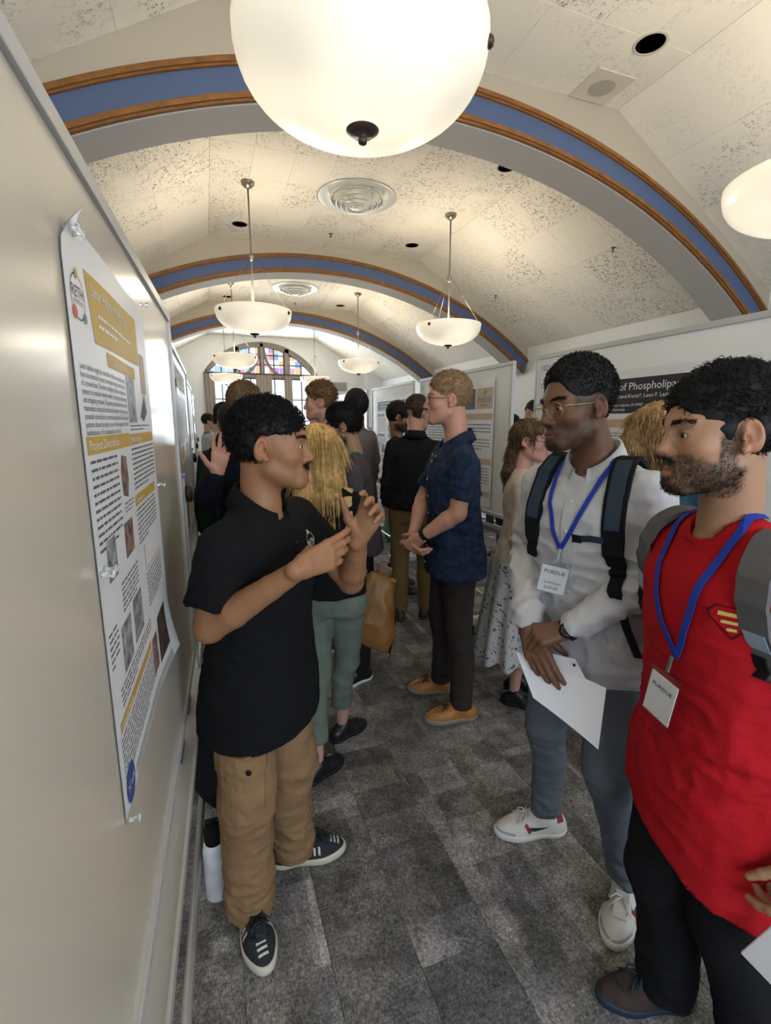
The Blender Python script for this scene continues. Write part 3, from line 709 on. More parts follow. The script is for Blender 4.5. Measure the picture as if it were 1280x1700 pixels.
class Field:
    def __init__(s): s.p = []; s.post = None
    def u(s, prim, k=.01): s.p.append((prim, k, 'u')); return s
    def sub(s, prim, k=.005): s.p.append((prim, k, 's')); return s
    def cut(s, prim, k=.004): s.p.append((prim, k, 'i')); return s
    def merge(s, other): s.p += other.p; return s
    def bounds(s):
        L = [q[0] for q in s.p if q[2] == 'u']
        return np.min([q[1] for q in L], 0), np.max([q[2] for q in L], 0)
    def ev(s, P, lo, hi, marg):
        """P (B,n,3), block bounds lo,hi (B,3)"""
        D = np.full(P.shape[:2], marg)
        for (f, a, b), k, op in s.p:
            if a is None: idx = slice(None); Q = P
            else:
                m = marg + k
                idx = np.nonzero(((lo <= b + m) & (hi >= a - m)).all(1))[0]
                if len(idx) == 0: continue
                Q = P[idx]
            v = f(Q)
            if op == 'u': D[idx] = smin(D[idx], v, k)
            elif op == 's': D[idx] = smax(D[idx], -v, k)
            else: D[idx] = smax(D[idx], v, k)
        if s.post is not None: D = D + s.post(P)
        return D
    def surface(s, cell):
        lo, hi = s.bounds(); lo = lo - 3 * cell - .01; hi = hi + 3 * cell + .01
        n = 8; bs = n * cell; hd = bs * .87 + .012; marg = max(.04, hd * 1.15)
        nb = np.ceil((hi - lo) / bs).astype(int)
        # two-level search for the blocks that the surface crosses
        g = np.stack(np.meshgrid(*[np.arange(k) for k in nb], indexing='ij'), -1).reshape(-1, 3)
        ctr = lo + (g + .5) * bs
        keep = []
        for i in range(0, len(g), 60000):
            c = ctr[i:i + 60000]; d = s.ev(c[:, None, :], c - bs / 2, c + bs / 2, marg)[:, 0]
            keep.append(np.abs(d) < hd)
        g = g[np.concatenate(keep)]
        loc = np.stack(np.meshgrid(*[np.arange(n + 1)] * 3, indexing='ij'), -1).reshape(-1, 3)
        dims = nb * n + 2
        key = lambda ijk: (ijk[..., 0] * dims[1] + ijk[..., 1]) * dims[2] + ijk[..., 2]
        Vk, Vp, edges = [], [], []
        for i in range(0, len(g), 600):
            gb = g[i:i + 600]; base = gb * n
            gi = base[:, None, :] + loc[None]; P = lo + gi * cell
            blo = lo + base * cell
            D = s.ev(P, blo, blo + bs, marg).reshape(-1, n + 1, n + 1, n + 1)
            D = np.where(D == 0, 1e-9, D)
            c8 = [D[:, x:x + n, y:y + n, z:z + n] for x in (0, 1) for y in (0, 1) for z in (0, 1)]
            neg = sum((q < 0).astype(np.int8) for q in c8); act = (neg > 0) & (neg < 8)
            b, x, y, z = np.nonzero(act)
            val = np.stack([q[b, x, y, z] for q in c8], -1)
            off = np.array([(x_, y_, z_) for x_ in (0, 1) for y_ in (0, 1) for z_ in (0, 1)], float)
            sm = np.zeros((len(b), 3)); ct = np.zeros(len(b))
            for p in range(8):
                for ax in range(3):
                    st = (4, 2, 1)[ax]
                    if p & st: continue
                    q = p | st; va, vb = val[:, p], val[:, q]; cr = (va < 0) != (vb < 0)
                    t = np.where(cr, va / np.where(cr, va - vb, 1), 0)
                    pos = off[p] + t[:, None] * (off[q] - off[p]); sm += np.where(cr[:, None], pos, 0); ct += cr
            ijk = base[b] + np.stack([x, y, z], -1)
            Vk.append(key(ijk)); Vp.append(lo + (ijk + sm / ct[:, None]) * cell)
            for ax in range(3):
                sl0 = [slice(None)] + [slice(0, n)] * 3; sl1 = list(sl0); sl1[ax + 1] = slice(1, n + 1)
                a0 = D[tuple(sl0)] < 0; a1 = D[tuple(sl1)] < 0
                b, x, y, z = np.nonzero(a0 != a1)
                edges.append((ax, base[b] + np.stack([x, y, z], -1), a0[b, x, y, z]))
        Vk = np.concatenate(Vk); Vp = np.concatenate(Vp); o = np.argsort(Vk); Vk = Vk[o]; Vp = Vp[o]
        quads = []
        for ax, ijk, inside in edges:
            u, w = (ax + 1) % 3, (ax + 2) % 3
            eu = np.zeros(3, int); eu[u] = 1; ew = np.zeros(3, int); ew[w] = 1
            ks = [key(ijk), key(ijk - eu), key(ijk - eu - ew), key(ijk - ew)]
            ii = [np.minimum(np.searchsorted(Vk, k), len(Vk) - 1) for k in ks]
            ok = np.all([Vk[i_] == k for i_, k in zip(ii, ks)], 0)
            q = np.stack(ii, -1)[ok]; fl = inside[ok]
            q[~fl] = q[~fl][:, ::-1]; quads.append(q)
        return Vp, np.concatenate(quads)
def build_field(name, F, cell, m, parent=None, col=None):
    v, q = F.surface(cell)
    return mesh_obj(name, v, q, m, parent, True, None if col is None else col(v))
def join_geo(parts):
    V, Q, k = [], [], 0
    for v, q in parts: V.append(v); Q.append(q + k); k += len(v)
    return np.concatenate(V), np.concatenate(Q)
def yaw_frame(yaw, pitch=0.0, roll=0.0):
    """columns right, forward, up; yaw = heading angle from +x, pitch > 0 looks up, roll > 0 tilts to own right"""
    f = A_(math.cos(yaw) * math.cos(pitch), math.sin(yaw) * math.cos(pitch), math.sin(pitch))
    r = A_(math.sin(yaw), -math.cos(yaw), 0); u = np.cross(r, f)
    c, s = math.cos(roll), math.sin(roll); r2 = r * c - u * s; u2 = u * c + r * s
    return np.stack([r2, f, u2], 1)
# ---------------------------------------------------------------- anatomy
def head_field(o, R, s, P):
    """head about its eye-level middle; x right, y forward, z up"""
    F = Field(); fem = P.get('fem', 0); jw = P.get('jaw', 1.0); ns = P.get('nose', 1.0)
    def U(pr, k): F.u(inframe(pr, o, R, s), k * s)
    def S(pr, k): F.sub(inframe(pr, o, R, s), k * s)
    U(ell((0, -.014, .034), (.0735, .097, .083)), .01)
    U(ell((0, .028, -.012), (.0635, .063, .082)), .03)
    U(ell((0, .030, -.066), (.053 * jw, .050, .046)), .03)
    U(cap((-.050 * jw, .0, -.060), (-.020, .070, -.098), .014, .014), .03); U(cap((.050 * jw, .0, -.060), (.020, .070, -.098), .014, .014), .03)
    U(ell((0, .070, -.098), (.024 * jw, .017, .015)), .022)
    for x in (-1, 1):
        U(ell((x * .042, .056, -.026), (.021, .021, .017)), .025)
        U(cap((x * .012, .084, .020), (x * .040, .072, .022), .0085, .007), .018)
        S(ell((x * .0315, .098, .001), (.019, .018, .0115)), .012)
        # lids round the eyeball, parted by an almond slit
        U(ell((x * .0315, .0735, -.001), (.0155, .0135, .0125)), .005)
        S(ell((x * .0315, .090, -.0012), (.0125, .016, P.get('lid', .0034))), .0025)
    U(cap((0, .083, .012), (0, .103 * (.97 + .03 * ns), -.031), .0075, .0105), .014)
    U(ell((0, .101 + .006 * (ns - 1), -.035), (.0125, .0115, .0095)), .008)
    for x in (-1, 1):
        U(ell((x * .0125, .092, -.038), (.0075, .0105, .0075)), .007)
        S(ell((x * .0065, .098, -.0455), (.0035, .005, .004)), .003)
    U(ell((0, .078, -.067), (.030, .0165, .021)), .016)
    lp = P.get('lip', 1.0)
    U(ell((0, .0895, -.0652), (.0235, .0075, .0050 * lp)), .006)
    U(ell((0, .0885, -.0763), (.0205, .0078, .0060 * lp)), .006)
    op = P.get('mouth', 0.0)
    S(ell((0, .0955, -.0705), (.023, .0055, .0013 + op)), .003)
    U(ell((0, .079, -.094), (.018, .012, .012)), .016)
    for x in (-1, 1):
        ang = math.radians(12); c_, s_ = math.cos(ang), math.sin(ang)
        Re = np.array([[1, 0, 0], [0, c_, s_], [0, -s_, c_]]) @ np.array([[math.cos(x * .38), -math.sin(x * .38), 0], [math.sin(x * .38), math.cos(x * .38), 0], [0, 0, 1]])
        U(ell((x * .0775, -.013, -.005), (.0085, .0185, .032), Re), .006)
        S(ell((x * .0875, -.010, .002), (.0085, .0115, .021), Re), .003); S(ell((x * .083, -.003, -.010), (.010, .0065, .009), Re), .003)
        U(ell((x * .0765, -.002, -.031), (.0065, .008, .009)), .006)
        U(ell((x * .079, .0035, -.008), (.004, .004, .007)), .004)
    return F
def head_cols(v, o, R, s, P):
    q = (v - o) @ R / s; x, y, z = np.abs(q[:, 0]), q[:, 1], q[:, 2]
    base = A_(*P['skin']); c = np.tile(base, (len(v), 1))
    def mix(w, col): 
        nonlocal c; w = np.clip(w, 0, 1)[:, None]; c = c * (1 - w) + A_(*col) * w
    sm = lambda a, b, t: np.clip((t - a) / (b - a), 0, 1) ** 2 * (3 - 2 * np.clip((t - a) / (b - a), 0, 1))
    red = base * A_(1.12, .86, .80)
    mix(.55 * np.exp(-(((x - .045) / .02) ** 2 + ((z + .030) / .02) ** 2)) * (y > .03), red)
    mix(.5 * np.exp(-((x / .016) ** 2 + ((z + .035) / .014) ** 2)) * (y > .08), red)
    mix(.6 * sm(.070, .078, x) * (np.abs(z) < .05) * (y < .03), red)
    lipw = np.exp(-np.maximum(0, (x / .023) ** 2 + ((z + .0705) / .0115) ** 2 - .55) * 5) * (y > .07)
    nz = vnoise(v, 60) + .5 * vnoise(v, 140); P['_bw'] = None
    if P.get('beard', 0) > 0:
        bd = P['beard']; edge = .006 * nz * 2
        jaw = sm(-.040, -.058, z + edge - .25 * np.clip(y - .05, 0, 1) + .35 * np.clip(.02 - y, 0, 1)) * sm(-.135, -.108, z) * sm(-.035, -.012, y)
        side = sm(.052, .060, x) * sm(-.005, .012, y) * sm(.04, .028, y) * sm(.03, .0, z) * sm(-.1, -.06, z)
        mus = np.exp(-np.maximum(0, (x / .028) ** 2 + ((z + .053) / .008) ** 2 - .8) * 4) * (y > .07)
        chin = np.exp(-np.maximum(0, (x / .034) ** 2 + ((z + .104) / .020) ** 2 - .8) * 3) * (y > .03)
        w = np.clip(np.maximum.reduce([jaw * P.get('bjaw', .8), side * P.get('bside', .5), mus * P.get('bmus', 1), chin * P.get('bchin', 1)]), 0, 1)
        P['_bw'] = w * (1 - lipw)
        mix(w * bd * (1 - .8 * lipw) * np.clip(.85 + nz * .6, 0, 1), P['hair'])
    if P.get('fade', 0) > 0:
        w = sm(.052, .066, x) * sm(.0, .02, z + .3 * (y + .02)) + sm(-.06, -.08, y) * sm(-.05, -.02, z)
        mix(np.clip(w, 0, 1) * P['fade'] * (y < .055) * np.clip(.8 + nz, 0, 1), P['hair'])
    mix(brow_w(q, P.get('brow', .0042)) * P.get('browm', .75), P.get('browc', P['hair']))
    mix(.6 * np.exp(-(((x - .0315) / .0135) ** 4 + ((z + .001) / .0048) ** 4)) * (y > .06), base * .25)
    mix(lipw * .75, P.get('lipc', tuple(base * A_(1.0, .62, .58))))
    return c
def brow_w(q, bt):
    x = np.abs(q[:, 0]); zc = .0185 + .0065 * np.sin(np.clip((x - .010) / .042, 0, 1) * PI * .78)
    return np.exp(-((q[:, 2] - zc) / (bt * .8)) ** 2) * (x > .011) * (x < .050) * (q[:, 1] > .045) + 1e-9
def hand_field(F, w, d, n, side, curl=(.5, .55, .6, .65), spread=.08, thumb=(.5, .6), s=1.0, k=.004):
    """w wrist, d finger direction, n where the palm looks, side +1 right hand / -1 left; curl per finger 0..1.6 rad at each joint"""
    d = unit(d); n = unit(np.asarray(n, float) - d * (np.asarray(n, float) @ d)); t = np.cross(d, n) * side
    w = np.asarray(w, float); L = lambda a, b, c: w + s * (a * d + b * t + c * n)
    bs = (.030, .0105, -.009, -.0275); ak = (.088, .091, .086, .078)
    seg = ((.043, .026, .021), (.047, .030, .022), (.043, .028, .022), (.034, .021, .019))
    rad = ((.0104, .0094, .0086, .0072), (.0106, .0096, .0087, .0073), (.0101, .0092, .0082, .0070), (.0090, .0081, .0073, .0062))
    G = Field()
    F.u(cap(L(-.02, 0, 0), L(.012, 0, 0), .0245 * s, .023 * s), .008)
    for b, a in zip(bs, ak): F.u(cap(L(.008, b * .55, 0), L(a - .004, b, -.002), .0150 * s, .0118 * s), .012)
    F.u(ell(L(.05, .0, .004), A_(.034, .034, .034) * s * A_(1, .9, .5), np.stack([d, t, n], 1)), .012)
    for i in range(4):
        p = L(ak[i], bs[i], 0); e = d * math.cos(.0) + t * math.tan(spread * (1.5 - i)); e = unit(e); q = n; ang = 0
        c = curl[i] if hasattr(curl, '__len__') else curl
        pts = [p]; kj = (1.0, 1.15, .75)
        for j in range(3):
            ang += c * kj[j]; dirn = e * math.cos(ang) + n * math.sin(ang)
            p = p + dirn * seg[i][j] * s; pts.append(p)
        for j in range(3): F.u(cap(pts[j], pts[j + 1], rad[i][j] * s, rad[i][j + 1] * s), k if j else .008)
    a0 = L(.014, .016, .006); op, be = thumb
    d1 = unit(d * .72 + t * (.35 + op) + n * .35 * (1 + be)); p1 = a0 + d1 * .046 * s
    d2 = unit(d1 + n * .25 * be + d * .35); p2 = p1 + d2 * .034 * s; d3 = unit(d2 + d * .25 * be + n * .2 * be); p3 = p2 + d3 * .027 * s
    F.u(cap(a0, p1, .0165 * s, .0125 * s), .012); F.u(cap(p1, p2, .0118 * s, .0102 * s), .005); F.u(cap(p2, p3, .0102 * s, .0078 * s), .004)
def fold(P, amp=.004, s=14., st=(1, 1, 1)):
    a = np.asarray(st, float); Q = P * a
    n1 = np.abs(vnoise(Q, s)); n2 = np.abs(vnoise(Q + 5.3, s * 1.9)); n0 = vnoise(Q + 2.1, s * .5)
    return amp * np.maximum(.9 - n1 * 4.2 + .45 * (.5 - n2 * 3.5) + 1.2 * n0, -.55)
SK = {}
def skin_mat():
    if 'm' not in SK:
        m = mat('skin', (.5, .3, .2), .48, vcol='Col', bump=.06, bscale=420, spec=.35)
        b = m.node_tree.nodes['Principled BSDF']; b.inputs['Subsurface Weight'].default_value = .0
        SK['m'] = m
    return SK['m']
def hair_mat(c): return mat('hair %.3f %.3f %.3f' % tuple(c), c, .6, var=.35, vscale=60, spec=.22)
def cloth(name, c, bump=.25, bscale=260, **k): return mat(name, c, .85, bump=bump, bscale=bscale, spec=.15, **k)
M_eye = mat('eye white', (.62, .58, .54), .15); M_iris = mat('dark iris', (.018, .010, .006), .08); M_irisb = mat('light iris', (.10, .14, .17), .08)

def tufts(name, pts, nrm, dirs, m, parent, L=.02, r=.0016, curl=0.0, seed=1, segs=5, grav=0.0, lift=.6, jit=.35):
    """many short tapering locks in one mesh"""
    R_ = np.random.RandomState(seed); n = len(pts)
    T = unit_rows(dirs + jit * R_.randn(n, 3)); N = unit_rows(nrm)
    T = unit_rows(T - N * (T * N).sum(1, keepdims=True)); B = np.cross(N, T)
    Ls = L * (.7 + .6 * R_.rand(n)); ph = R_.rand(n) * 6.28; V = np.empty((n, (segs + 1) * 3, 3))
    for j in range(segs + 1):
        t = j / segs
        c = pts + N * (Ls * (lift * t - .35 * lift * t * t) - .001)[:, None] + T * (Ls * t * (1 - .3 * lift))[:, None]
        c[:, 2] -= grav * Ls * t * t
        if curl > 0:
            w = ph + t * 7.0; c = c + (N * np.cos(w)[:, None] + B * np.sin(w)[:, None]) * curl * min(1, t * 2)
        rr = r * (1 - .75 * t ** 1.5)
        for k in range(3):
            a = 2.094 * k; V[:, j * 3 + k] = c + (N * math.cos(a) + B * math.sin(a)) * rr
    q = []
    for j in range(segs):
        for k in range(3): q.append((j * 3 + k, j * 3 + (k + 1) % 3, j * 3 + 3 + (k + 1) % 3, j * 3 + 3 + k))
    q = np.array(q); F_ = (q[None] + (np.arange(n) * (segs + 1) * 3)[:, None, None]).reshape(-1, 4)
    return V.reshape(-1, 3), F_
def unit_rows(a): return a / np.maximum(1e-9, np.linalg.norm(a, axis=1, keepdims=True))
def normals_of(v, q):
    a = np.cross(v[q[:, 2]] - v[q[:, 0]], v[q[:, 3]] - v[q[:, 1]]); n = np.zeros_like(v)
    for k in range(4): np.add.at(n, q[:, k], a)
    return unit_rows(n)
def hair_build(o, R, s, P, parent, cell):
    """cap of hair over the skull; style picks outline, lumps and locks"""
    st = P.get('style', 'short'); F = Field(); th = P.get('hth', .012); ft = P.get('hfront', .052)
    def U(pr, k=.012): F.u(inframe(pr, o, R, s), k * s)
    def S(pr, k=.008): F.sub(inframe(pr, o, R, s), k * s)
    top = P.get('htop', th * 1.3)
    U(ell((0, -.016, .036 + (top - th) * .5), (.0735 + th * .75, .097 + th * .8, .083 + (top + th) * .5)))
    if P.get('quiff'): U(ell((0, .055, .092), (.055, .038, .024)), .03)
    # clear the face, the ears and the nape
    hz = P.get('hline', .064); sb = P.get('sideb', -.01)
    S(ell((0, .116, hz - .115), (.077, .088, .115)), .010)
    S(rbox((0, .12 - P.get('sidek', 0), sb - .10), (.2, .10, .10), .01), .01)
    S(rbox((0, .0, -.17 + P.get('nape', -.02)), (.2, .2, .10), .01), .012)
    for x in (-1, 1):
        S(ell((x * .094, -.006, -.016), (.036, .030, .048)), .008)
    if P.get('fade', 0) > .3:
        for x in (-1, 1): S(ell((x * .115, -.02, -.02), (.05, .15, .075)), .012)
        S(ell((0, -.13, -.045), (.15, .05, .075)), .012)
    amp = P.get('lump', .004); fr = P.get('lumpf', 55)
    F.post = lambda q: -amp * (vnoise(q, fr) * 2 + vnoise(q, fr * 2.3)) 
    v, q = F.surface(cell)
    geo = [(v, q)]
    nT = P.get('tufts', 0)
    if nT:
        la = (v - o) @ R / s
        bad = ((la[:, 1] > .040) & (la[:, 2] < hz - P.get('hmask', .03))) | ((np.abs(la[:, 0]) > .058) & (la[:, 1] > -.052) & (la[:, 2] < .034)) | (la[:, 2] < P.get('nape', -.02) - .055)
        Rn = np.random.RandomState(5); idx = Rn.choice(np.nonzero(~bad)[0], nT); nr = normals_of(v, q)[idx]; p = v[idx]
        loc_ = la[idx]
        flow = P.get('flow', (0, 1, 0)); dirs = np.tile(R @ A_(*flow), (nT, 1)) + .5 * nr
        dirs = dirs + (R @ np.stack([loc_[:, 0] * 8, np.zeros(nT), P.get('fall', -1) * np.abs(loc_[:, 0]) * 12 * (loc_[:, 2] < .08)], 0)).T
        geo.append(tufts('x', p, nr, dirs, None, None, P.get('tl', .022), P.get('tr', .0017), P.get('curl', 0), lift=P.get('lift', .5), segs=4 if P.get('curl', 0) else 3))
    V, Q = join_geo(geo)
    return mesh_obj('hair', V, Q, hair_mat(P['hair']), parent, True)

def shoe(parent, ank, yaw, P, cell=.004, L=.275):
    """foot frame: y to the toe, origin on the floor under the ankle"""
    o = A_(ank[0], ank[1], 0); R = yaw_frame(yaw); s = L / .275
    def base(inf):
        F = Field()
        F.u(inframe(ell((0, -.045, .03), (.033 + inf, .045 + inf, .05)), o, R, s), .01)
        F.u(inframe(ell((.004, .105, .022), (.044 + inf, .082 + inf, .045)), o, R, s), .05)
        F.u(inframe(cap((0, -.03, .03), (.003, .10, .03), .034 + inf, .038 + inf), o, R, s), .03)
        return F
    F = base(0); F.u(inframe(cap((0, -.028, .055), (0, .012, .085), .032, .034), o, R, s), .03)
    F.u(inframe(cap((0, .012, .075), (.003, .085, .042), .031, .026), o, R, s), .03)
    F.cut(inframe(halfspace((0, 0, .112), (0, -.25, 1)), o, R, s)); F.cut(inframe(halfspace((0, 0, .018), (0, 0, -1)), o, R, s))
    F0 = F; up = build_field('shoe', F, cell, P['m_shoe'], parent)
    F = base(.0045); F.cut(inframe(halfspace((0, 0, P.get('soleh', .026)), (0, -.04, 1)), o, R, s), .003); F.cut(inframe(halfspace((0, 0, .001), (0, 0, -1)), o, R, s), .003)
    build_field('sole', F, cell, P['m_sole'], up)
    if P.get('laces', True) and cell < .0055:
        mb = MB(); lc = P.get('m_lace', P['m_sole']); Z = R[:, 2]
        W = lambda x, y, z=.03: o + R @ (s * A_(x, y, z))
        drop = lambda x, y: on_surface(F0, W(x, y), unit(Z * .9 + R[:, 1] * .35), .2)
        tg = MB().strip([drop(0, y) + Z * .0005 for y in (.118, .10, .08, .062, .05)] + [drop(0, .05) + Z * .016 - R[:, 1] * .006], [Z] * 6, [.030, .034, .036, .038, .040, .040], .004); tg.build('tongue', P['m_shoe'], up)
        for k in range(5):
            y = .052 + k * .0135
            mb.tube([drop(x, y + (.005 if x * (k % 2 - .5) > 0 else -.003)) + Z * .0035 for x in (-.023, -.012, 0, .012, .023)], .0026 * s, 6)
        t0 = drop(0, .054) + Z * .008; Y = R[:, 1]; X = R[:, 0]
        for sg in (-1, 1):
            mb.tube([t0, t0 + X * sg * .018 + Z * .008 + Y * .004, t0 + X * sg * .034 - Z * .006 + Y * .016, t0 + X * sg * .026 - Z * .010 + Y * .024, t0 + X * sg * .010 + Z * .001 + Y * .008], .0026 * s, 6)
            mb.tube([t0, t0 + X * sg * .014 + Y * .020 + Z * .001, t0 + X * sg * .034 + Y * .040 - Z * .020], .0024 * s, 6)
        mb.build('laces', lc, up, True)['kind'] = 'stuff'
    return up, o, R, s, F0

def limb_axes(a, b):
    z = unit(np.asarray(b) - np.asarray(a)); x = unit(np.cross(z, A_(.3, .7, .64))); return np.stack([x, np.cross(z, x), z], 1)
def person(P):
    """builds one figure from joints in room coordinates; returns its root"""
    s = P.get('s', 1.0); g = P.get('girth', 1.0); near = P.get('near', 2); fem = P.get('fem', 0)
    cb, cc, ch = {0: (.0030, .0068, .0046), 1: (.0050, .0096, .0070), 2: (.0080, .0135, .0105), 3: (.013, .020, .016)}[near]
    th = P['yaw']; Rt = yaw_frame(th); rt, fw = Rt[:, 0], Rt[:, 1]; UP = A_(0, 0, 1)
    pv = A_(*P['pelvis']); nb = A_(*P['neck']); hd = A_(*P['head'])
    hy = P.get('hyaw', th); Rh = yaw_frame(hy, P.get('hpitch', 0), P.get('hroll', 0))
    root = empty('person', (pv[0], pv[1], 0)); tag(root, P['label'], 'person', P.get('group'))
    org = A_(pv[0], pv[1], 0)
    parts = []
    def put(o, par=None):
        if par is None: o.parent = root; o.location = Vector(-org)
        return o
    # trunk frame follows pelvis -> neck
    ax = unit(nb - pv); rr = unit(rt - ax * (rt @ ax)); ff = np.cross(ax, rr); RT = np.stack([rr, ff, ax], 1); TL = np.linalg.norm(nb - pv)
    sw = P.get('shw', .172) * s
    shR = A_(*P['shR']) if 'shR' in P else nb - ax * .088 * s + rr * sw
    shL = A_(*P['shL']) if 'shL' in P else nb - ax * .088 * s - rr * sw
    hipy = P.get('hipyaw', th); hr = yaw_frame(hipy)[:, 0]
    hipR, hipL = pv + hr * .085 * s - UP * .04, pv - hr * .085 * s - UP * .04
    fR, fL = P['footR'], P['footL']        # (x, y, yaw)
    anR, anL = A_(fR[0], fR[1], .09 * s), A_(fL[0], fL[1], .09 * s)
    def mid(a, b, f): return (a + b) / 2 + A_(math.cos(f), math.sin(f), 0) * .02 + UP * .015
    knR = A_(*P['kneeR']) if 'kneeR' in P else mid(hipR, anR, fR[2]); knL = A_(*P['kneeL']) if 'kneeL' in P else mid(hipL, anL, fL[2])
    hang = lambda sh, sg: (sh + A_(0, 0, -.29 * s) + rr * sg * .045 * s - ff * .01, sh + A_(0, 0, -.53 * s) + rr * sg * .05 * s + ff * .05 * s)
    elR, wrR = (A_(*P['elR']), A_(*P['wrR'])) if 'elR' in P else hang(shR, 1)
    elL, wrL = (A_(*P['elL']), A_(*P['wrL'])) if 'elL' in P else hang(shL, -1)
    # --- skin: head and neck, arms and hands, hidden trunk and legs, one mesh
    skc = P['skin']
    HF = head_field(hd, Rh, s * P.get('hs', 1.0), P)
    nk = P.get('neckr', .051 if not fem else .043) * s
    hs_ = s * P.get('hs', 1.0)
    HF.u(cap(hd + Rh @ (A_(0, -.022, -.055) * hs_), nb + ff * -.012 + ax * .01, nk * .98, nk * 1.08), .025 * s)
    HF.u(cap(hd + Rh @ (A_(0, -.045, -.045) * hs_), nb + ff * -.020 - ax * .005, nk * .8, nk * .95), .02 * s)
    HF.u(cap(nb - ax * .02 - ff * .006, nb - ax * .09, nk * 1.05, nk * 1.55), .02 * s)
    for sg, sh in ((1, shR), (-1, shL)): HF.u(cap(nb + ff * -.016 + rr * sg * .03 - ax * .034, nb * .45 + sh * .55 - ax * .012 - ff * .010, .034 * s, .026 * s), .025 * s)
    v, q = HF.surface(cb); cols = [head_cols(v, hd, Rh, s * P.get('hs', 1.0), P)]; parts = [(v, q)]
    ar = P.get('armr', 1.0) * s
    for sg, sh, el, wr, key in ((1, shR, elR, wrR, 'handR'), (-1, shL, elL, wrL, 'handL')):
        AF = Field(); fa = unit(wr - el); slv = P['top'].get('sleeve', 'short'); sln = P['top'].get('slen', .78 if slv == 'short' else .93)
        m1 = el + (wr - el) * .28
        if slv == 'long' and sln > .6: AF.u(cap(wr - fa * .07, wr, .034 * ar, .0265 * ar), .02)
        else:
            if slv != 'long': AF.u(cap(sh + (el - sh) * .45, el, .047 * ar, .041 * ar), .02)
            AF.u(cap(el, m1, .0395 * ar, .0425 * ar), .014); AF.u(cap(m1, el + (wr - el) * .7, .0425 * ar, .032 * ar), .006); AF.u(cap(el + (wr - el) * .7, wr, .032 * ar, .0258 * ar), .006)
        h = P.get(key) or {}
        dd = h.get('d'); dd = fa if dd is None else A_(*dd); nn = h.get('n'); nn = -rr * sg if nn is None else A_(*nn)
        if h.get('show', True):
            hand_field(AF, wr + fa * .012 * s, dd, nn, sg, h.get('curl', (.35, .4, .45, .5)), h.get('spread', .05), h.get('thumb', (.25, .4)), s * h.get('s', .97 if not fem else .88))
        v, q = AF.surface({0: .0036, 1: .0048, 2: .0075, 3: .011}[near])
        c = np.tile(A_(*skc), (len(v), 1)); nzc = vnoise(v, 25)
        c = c * (1 + .10 * nzc[:, None]); cols.append(c); parts.append((v, q))
    BF = Field()
    bw = [( -.10, 0, 0, .13, .10), (0, 0, 0, .145, .10), (.35, 0, 0, .125, .088), (.70, 0, 0, .14, .098), (.9, 0, -.005, .115, .075), (.97, 0, -.01, .06, .055)]
    BF.u(loft(pv, RT, [(z * TL, x * s, y * s, w * s * .93, d * s * .93) for z, x, y, w, d in bw]), .02)
    for hp, kn, an in ((hipR, knR, anR), (hipL, knL, anL)):
        BF.u(cap(hp, kn, .072 * s, .05 * s), .03); BF.u(cap(kn, an, .048 * s, .032 * s), .03)
    for sh, el, wr in ((shR, elR, wrR), (shL, elL, wrL)): BF.u(chain([sh, el, wr], [.042 * s, .034 * s, .022 * s]), .03)
    v, q = BF.surface(.022); cols.append(np.tile(A_(*skc), (len(v), 1))); parts.append((v, q))
    V, Q = join_geo(parts)
    body = put(mesh_obj('body', V, Q, skin_mat(), None, True, np.concatenate(cols)))
    # --- eyes, brows, beard, hair
    hs = s * P.get('hs', 1.0)
    H2W = lambda p: hd + Rh @ (hs * np.asarray(p, float))
    if near < 3 and not P.get('noface'):
        gz = P.get('gaze', (0, 0))
        for x in (-1, 1):
            c = H2W((x * .0315, .0735, -.0012)); mb = MB()
            bm = bmesh.new(); bmesh.ops.create_uvsphere(bm, u_segments=20, v_segments=14, radius=.0122 * hs)
            M4 = Matrix.Identity(4)
            for i in range(3):
                for j in range(3): M4[i][j] = Rh[i, j]
            for vv in bm.verts: vv.co = Vector(c) + vv.co
            bm.verts.index_update(); mb.add([vv.co.copy() for vv in bm.verts], [[w.index for w in p.verts] for p in bm.faces]); bm.free()
            e = put(mb.build('eye', M_eye, None, True))
            g_ = unit(Rh @ A_(gz[0], 1, gz[1])); cc_ = c + g_ * .0082 * hs
            FI = Field().u(ell(cc_ + g_ * .0012 * hs, A_(.0058, .0058, .0046) * hs, limb_axes(c, c + g_)), .001)
            v_, q_ = FI.surface(.0012); mesh_obj('iris', v_, q_, M_irisb if P.get('blue') else M_iris, e, True)
        v0 = parts[0][0]; w = brow_w((v0 - hd) @ Rh / hs, P.get('brow', .0042)); nb_ = 420 if near == 0 else 200
        Rn = np.random.RandomState(4); ix = Rn.choice(len(v0), nb_, p=w / w.sum()); nr = normals_of(*parts[0])[ix]
        lc = (v0[ix] - hd) @ Rh / hs
        dr = (Rh @ np.stack([np.sign(lc[:, 0]) * 1.0, -.3 + 0 * lc[:, 0], .35 - 14 * (np.abs(lc[:, 0]) - .02)], 0)).T
        for sd in (-1, 1):
            k_ = np.nonzero(np.sign(lc[:, 0]) == sd)[0]
            if len(k_) < 5: continue
            V_, Q_ = tufts('x', v0[ix[k_]] + .0012 * Rn.randn(len(k_), 3), nr[k_], dr[k_], None, None, .009, .0006 if near == 0 else .0008, 0, lift=.22, segs=3)
            put(mesh_obj('eyebrow', V_, Q_, hair_mat(P.get('browc', P['hair'])), None, True))
    nbr = P.get('bhairs', 0)
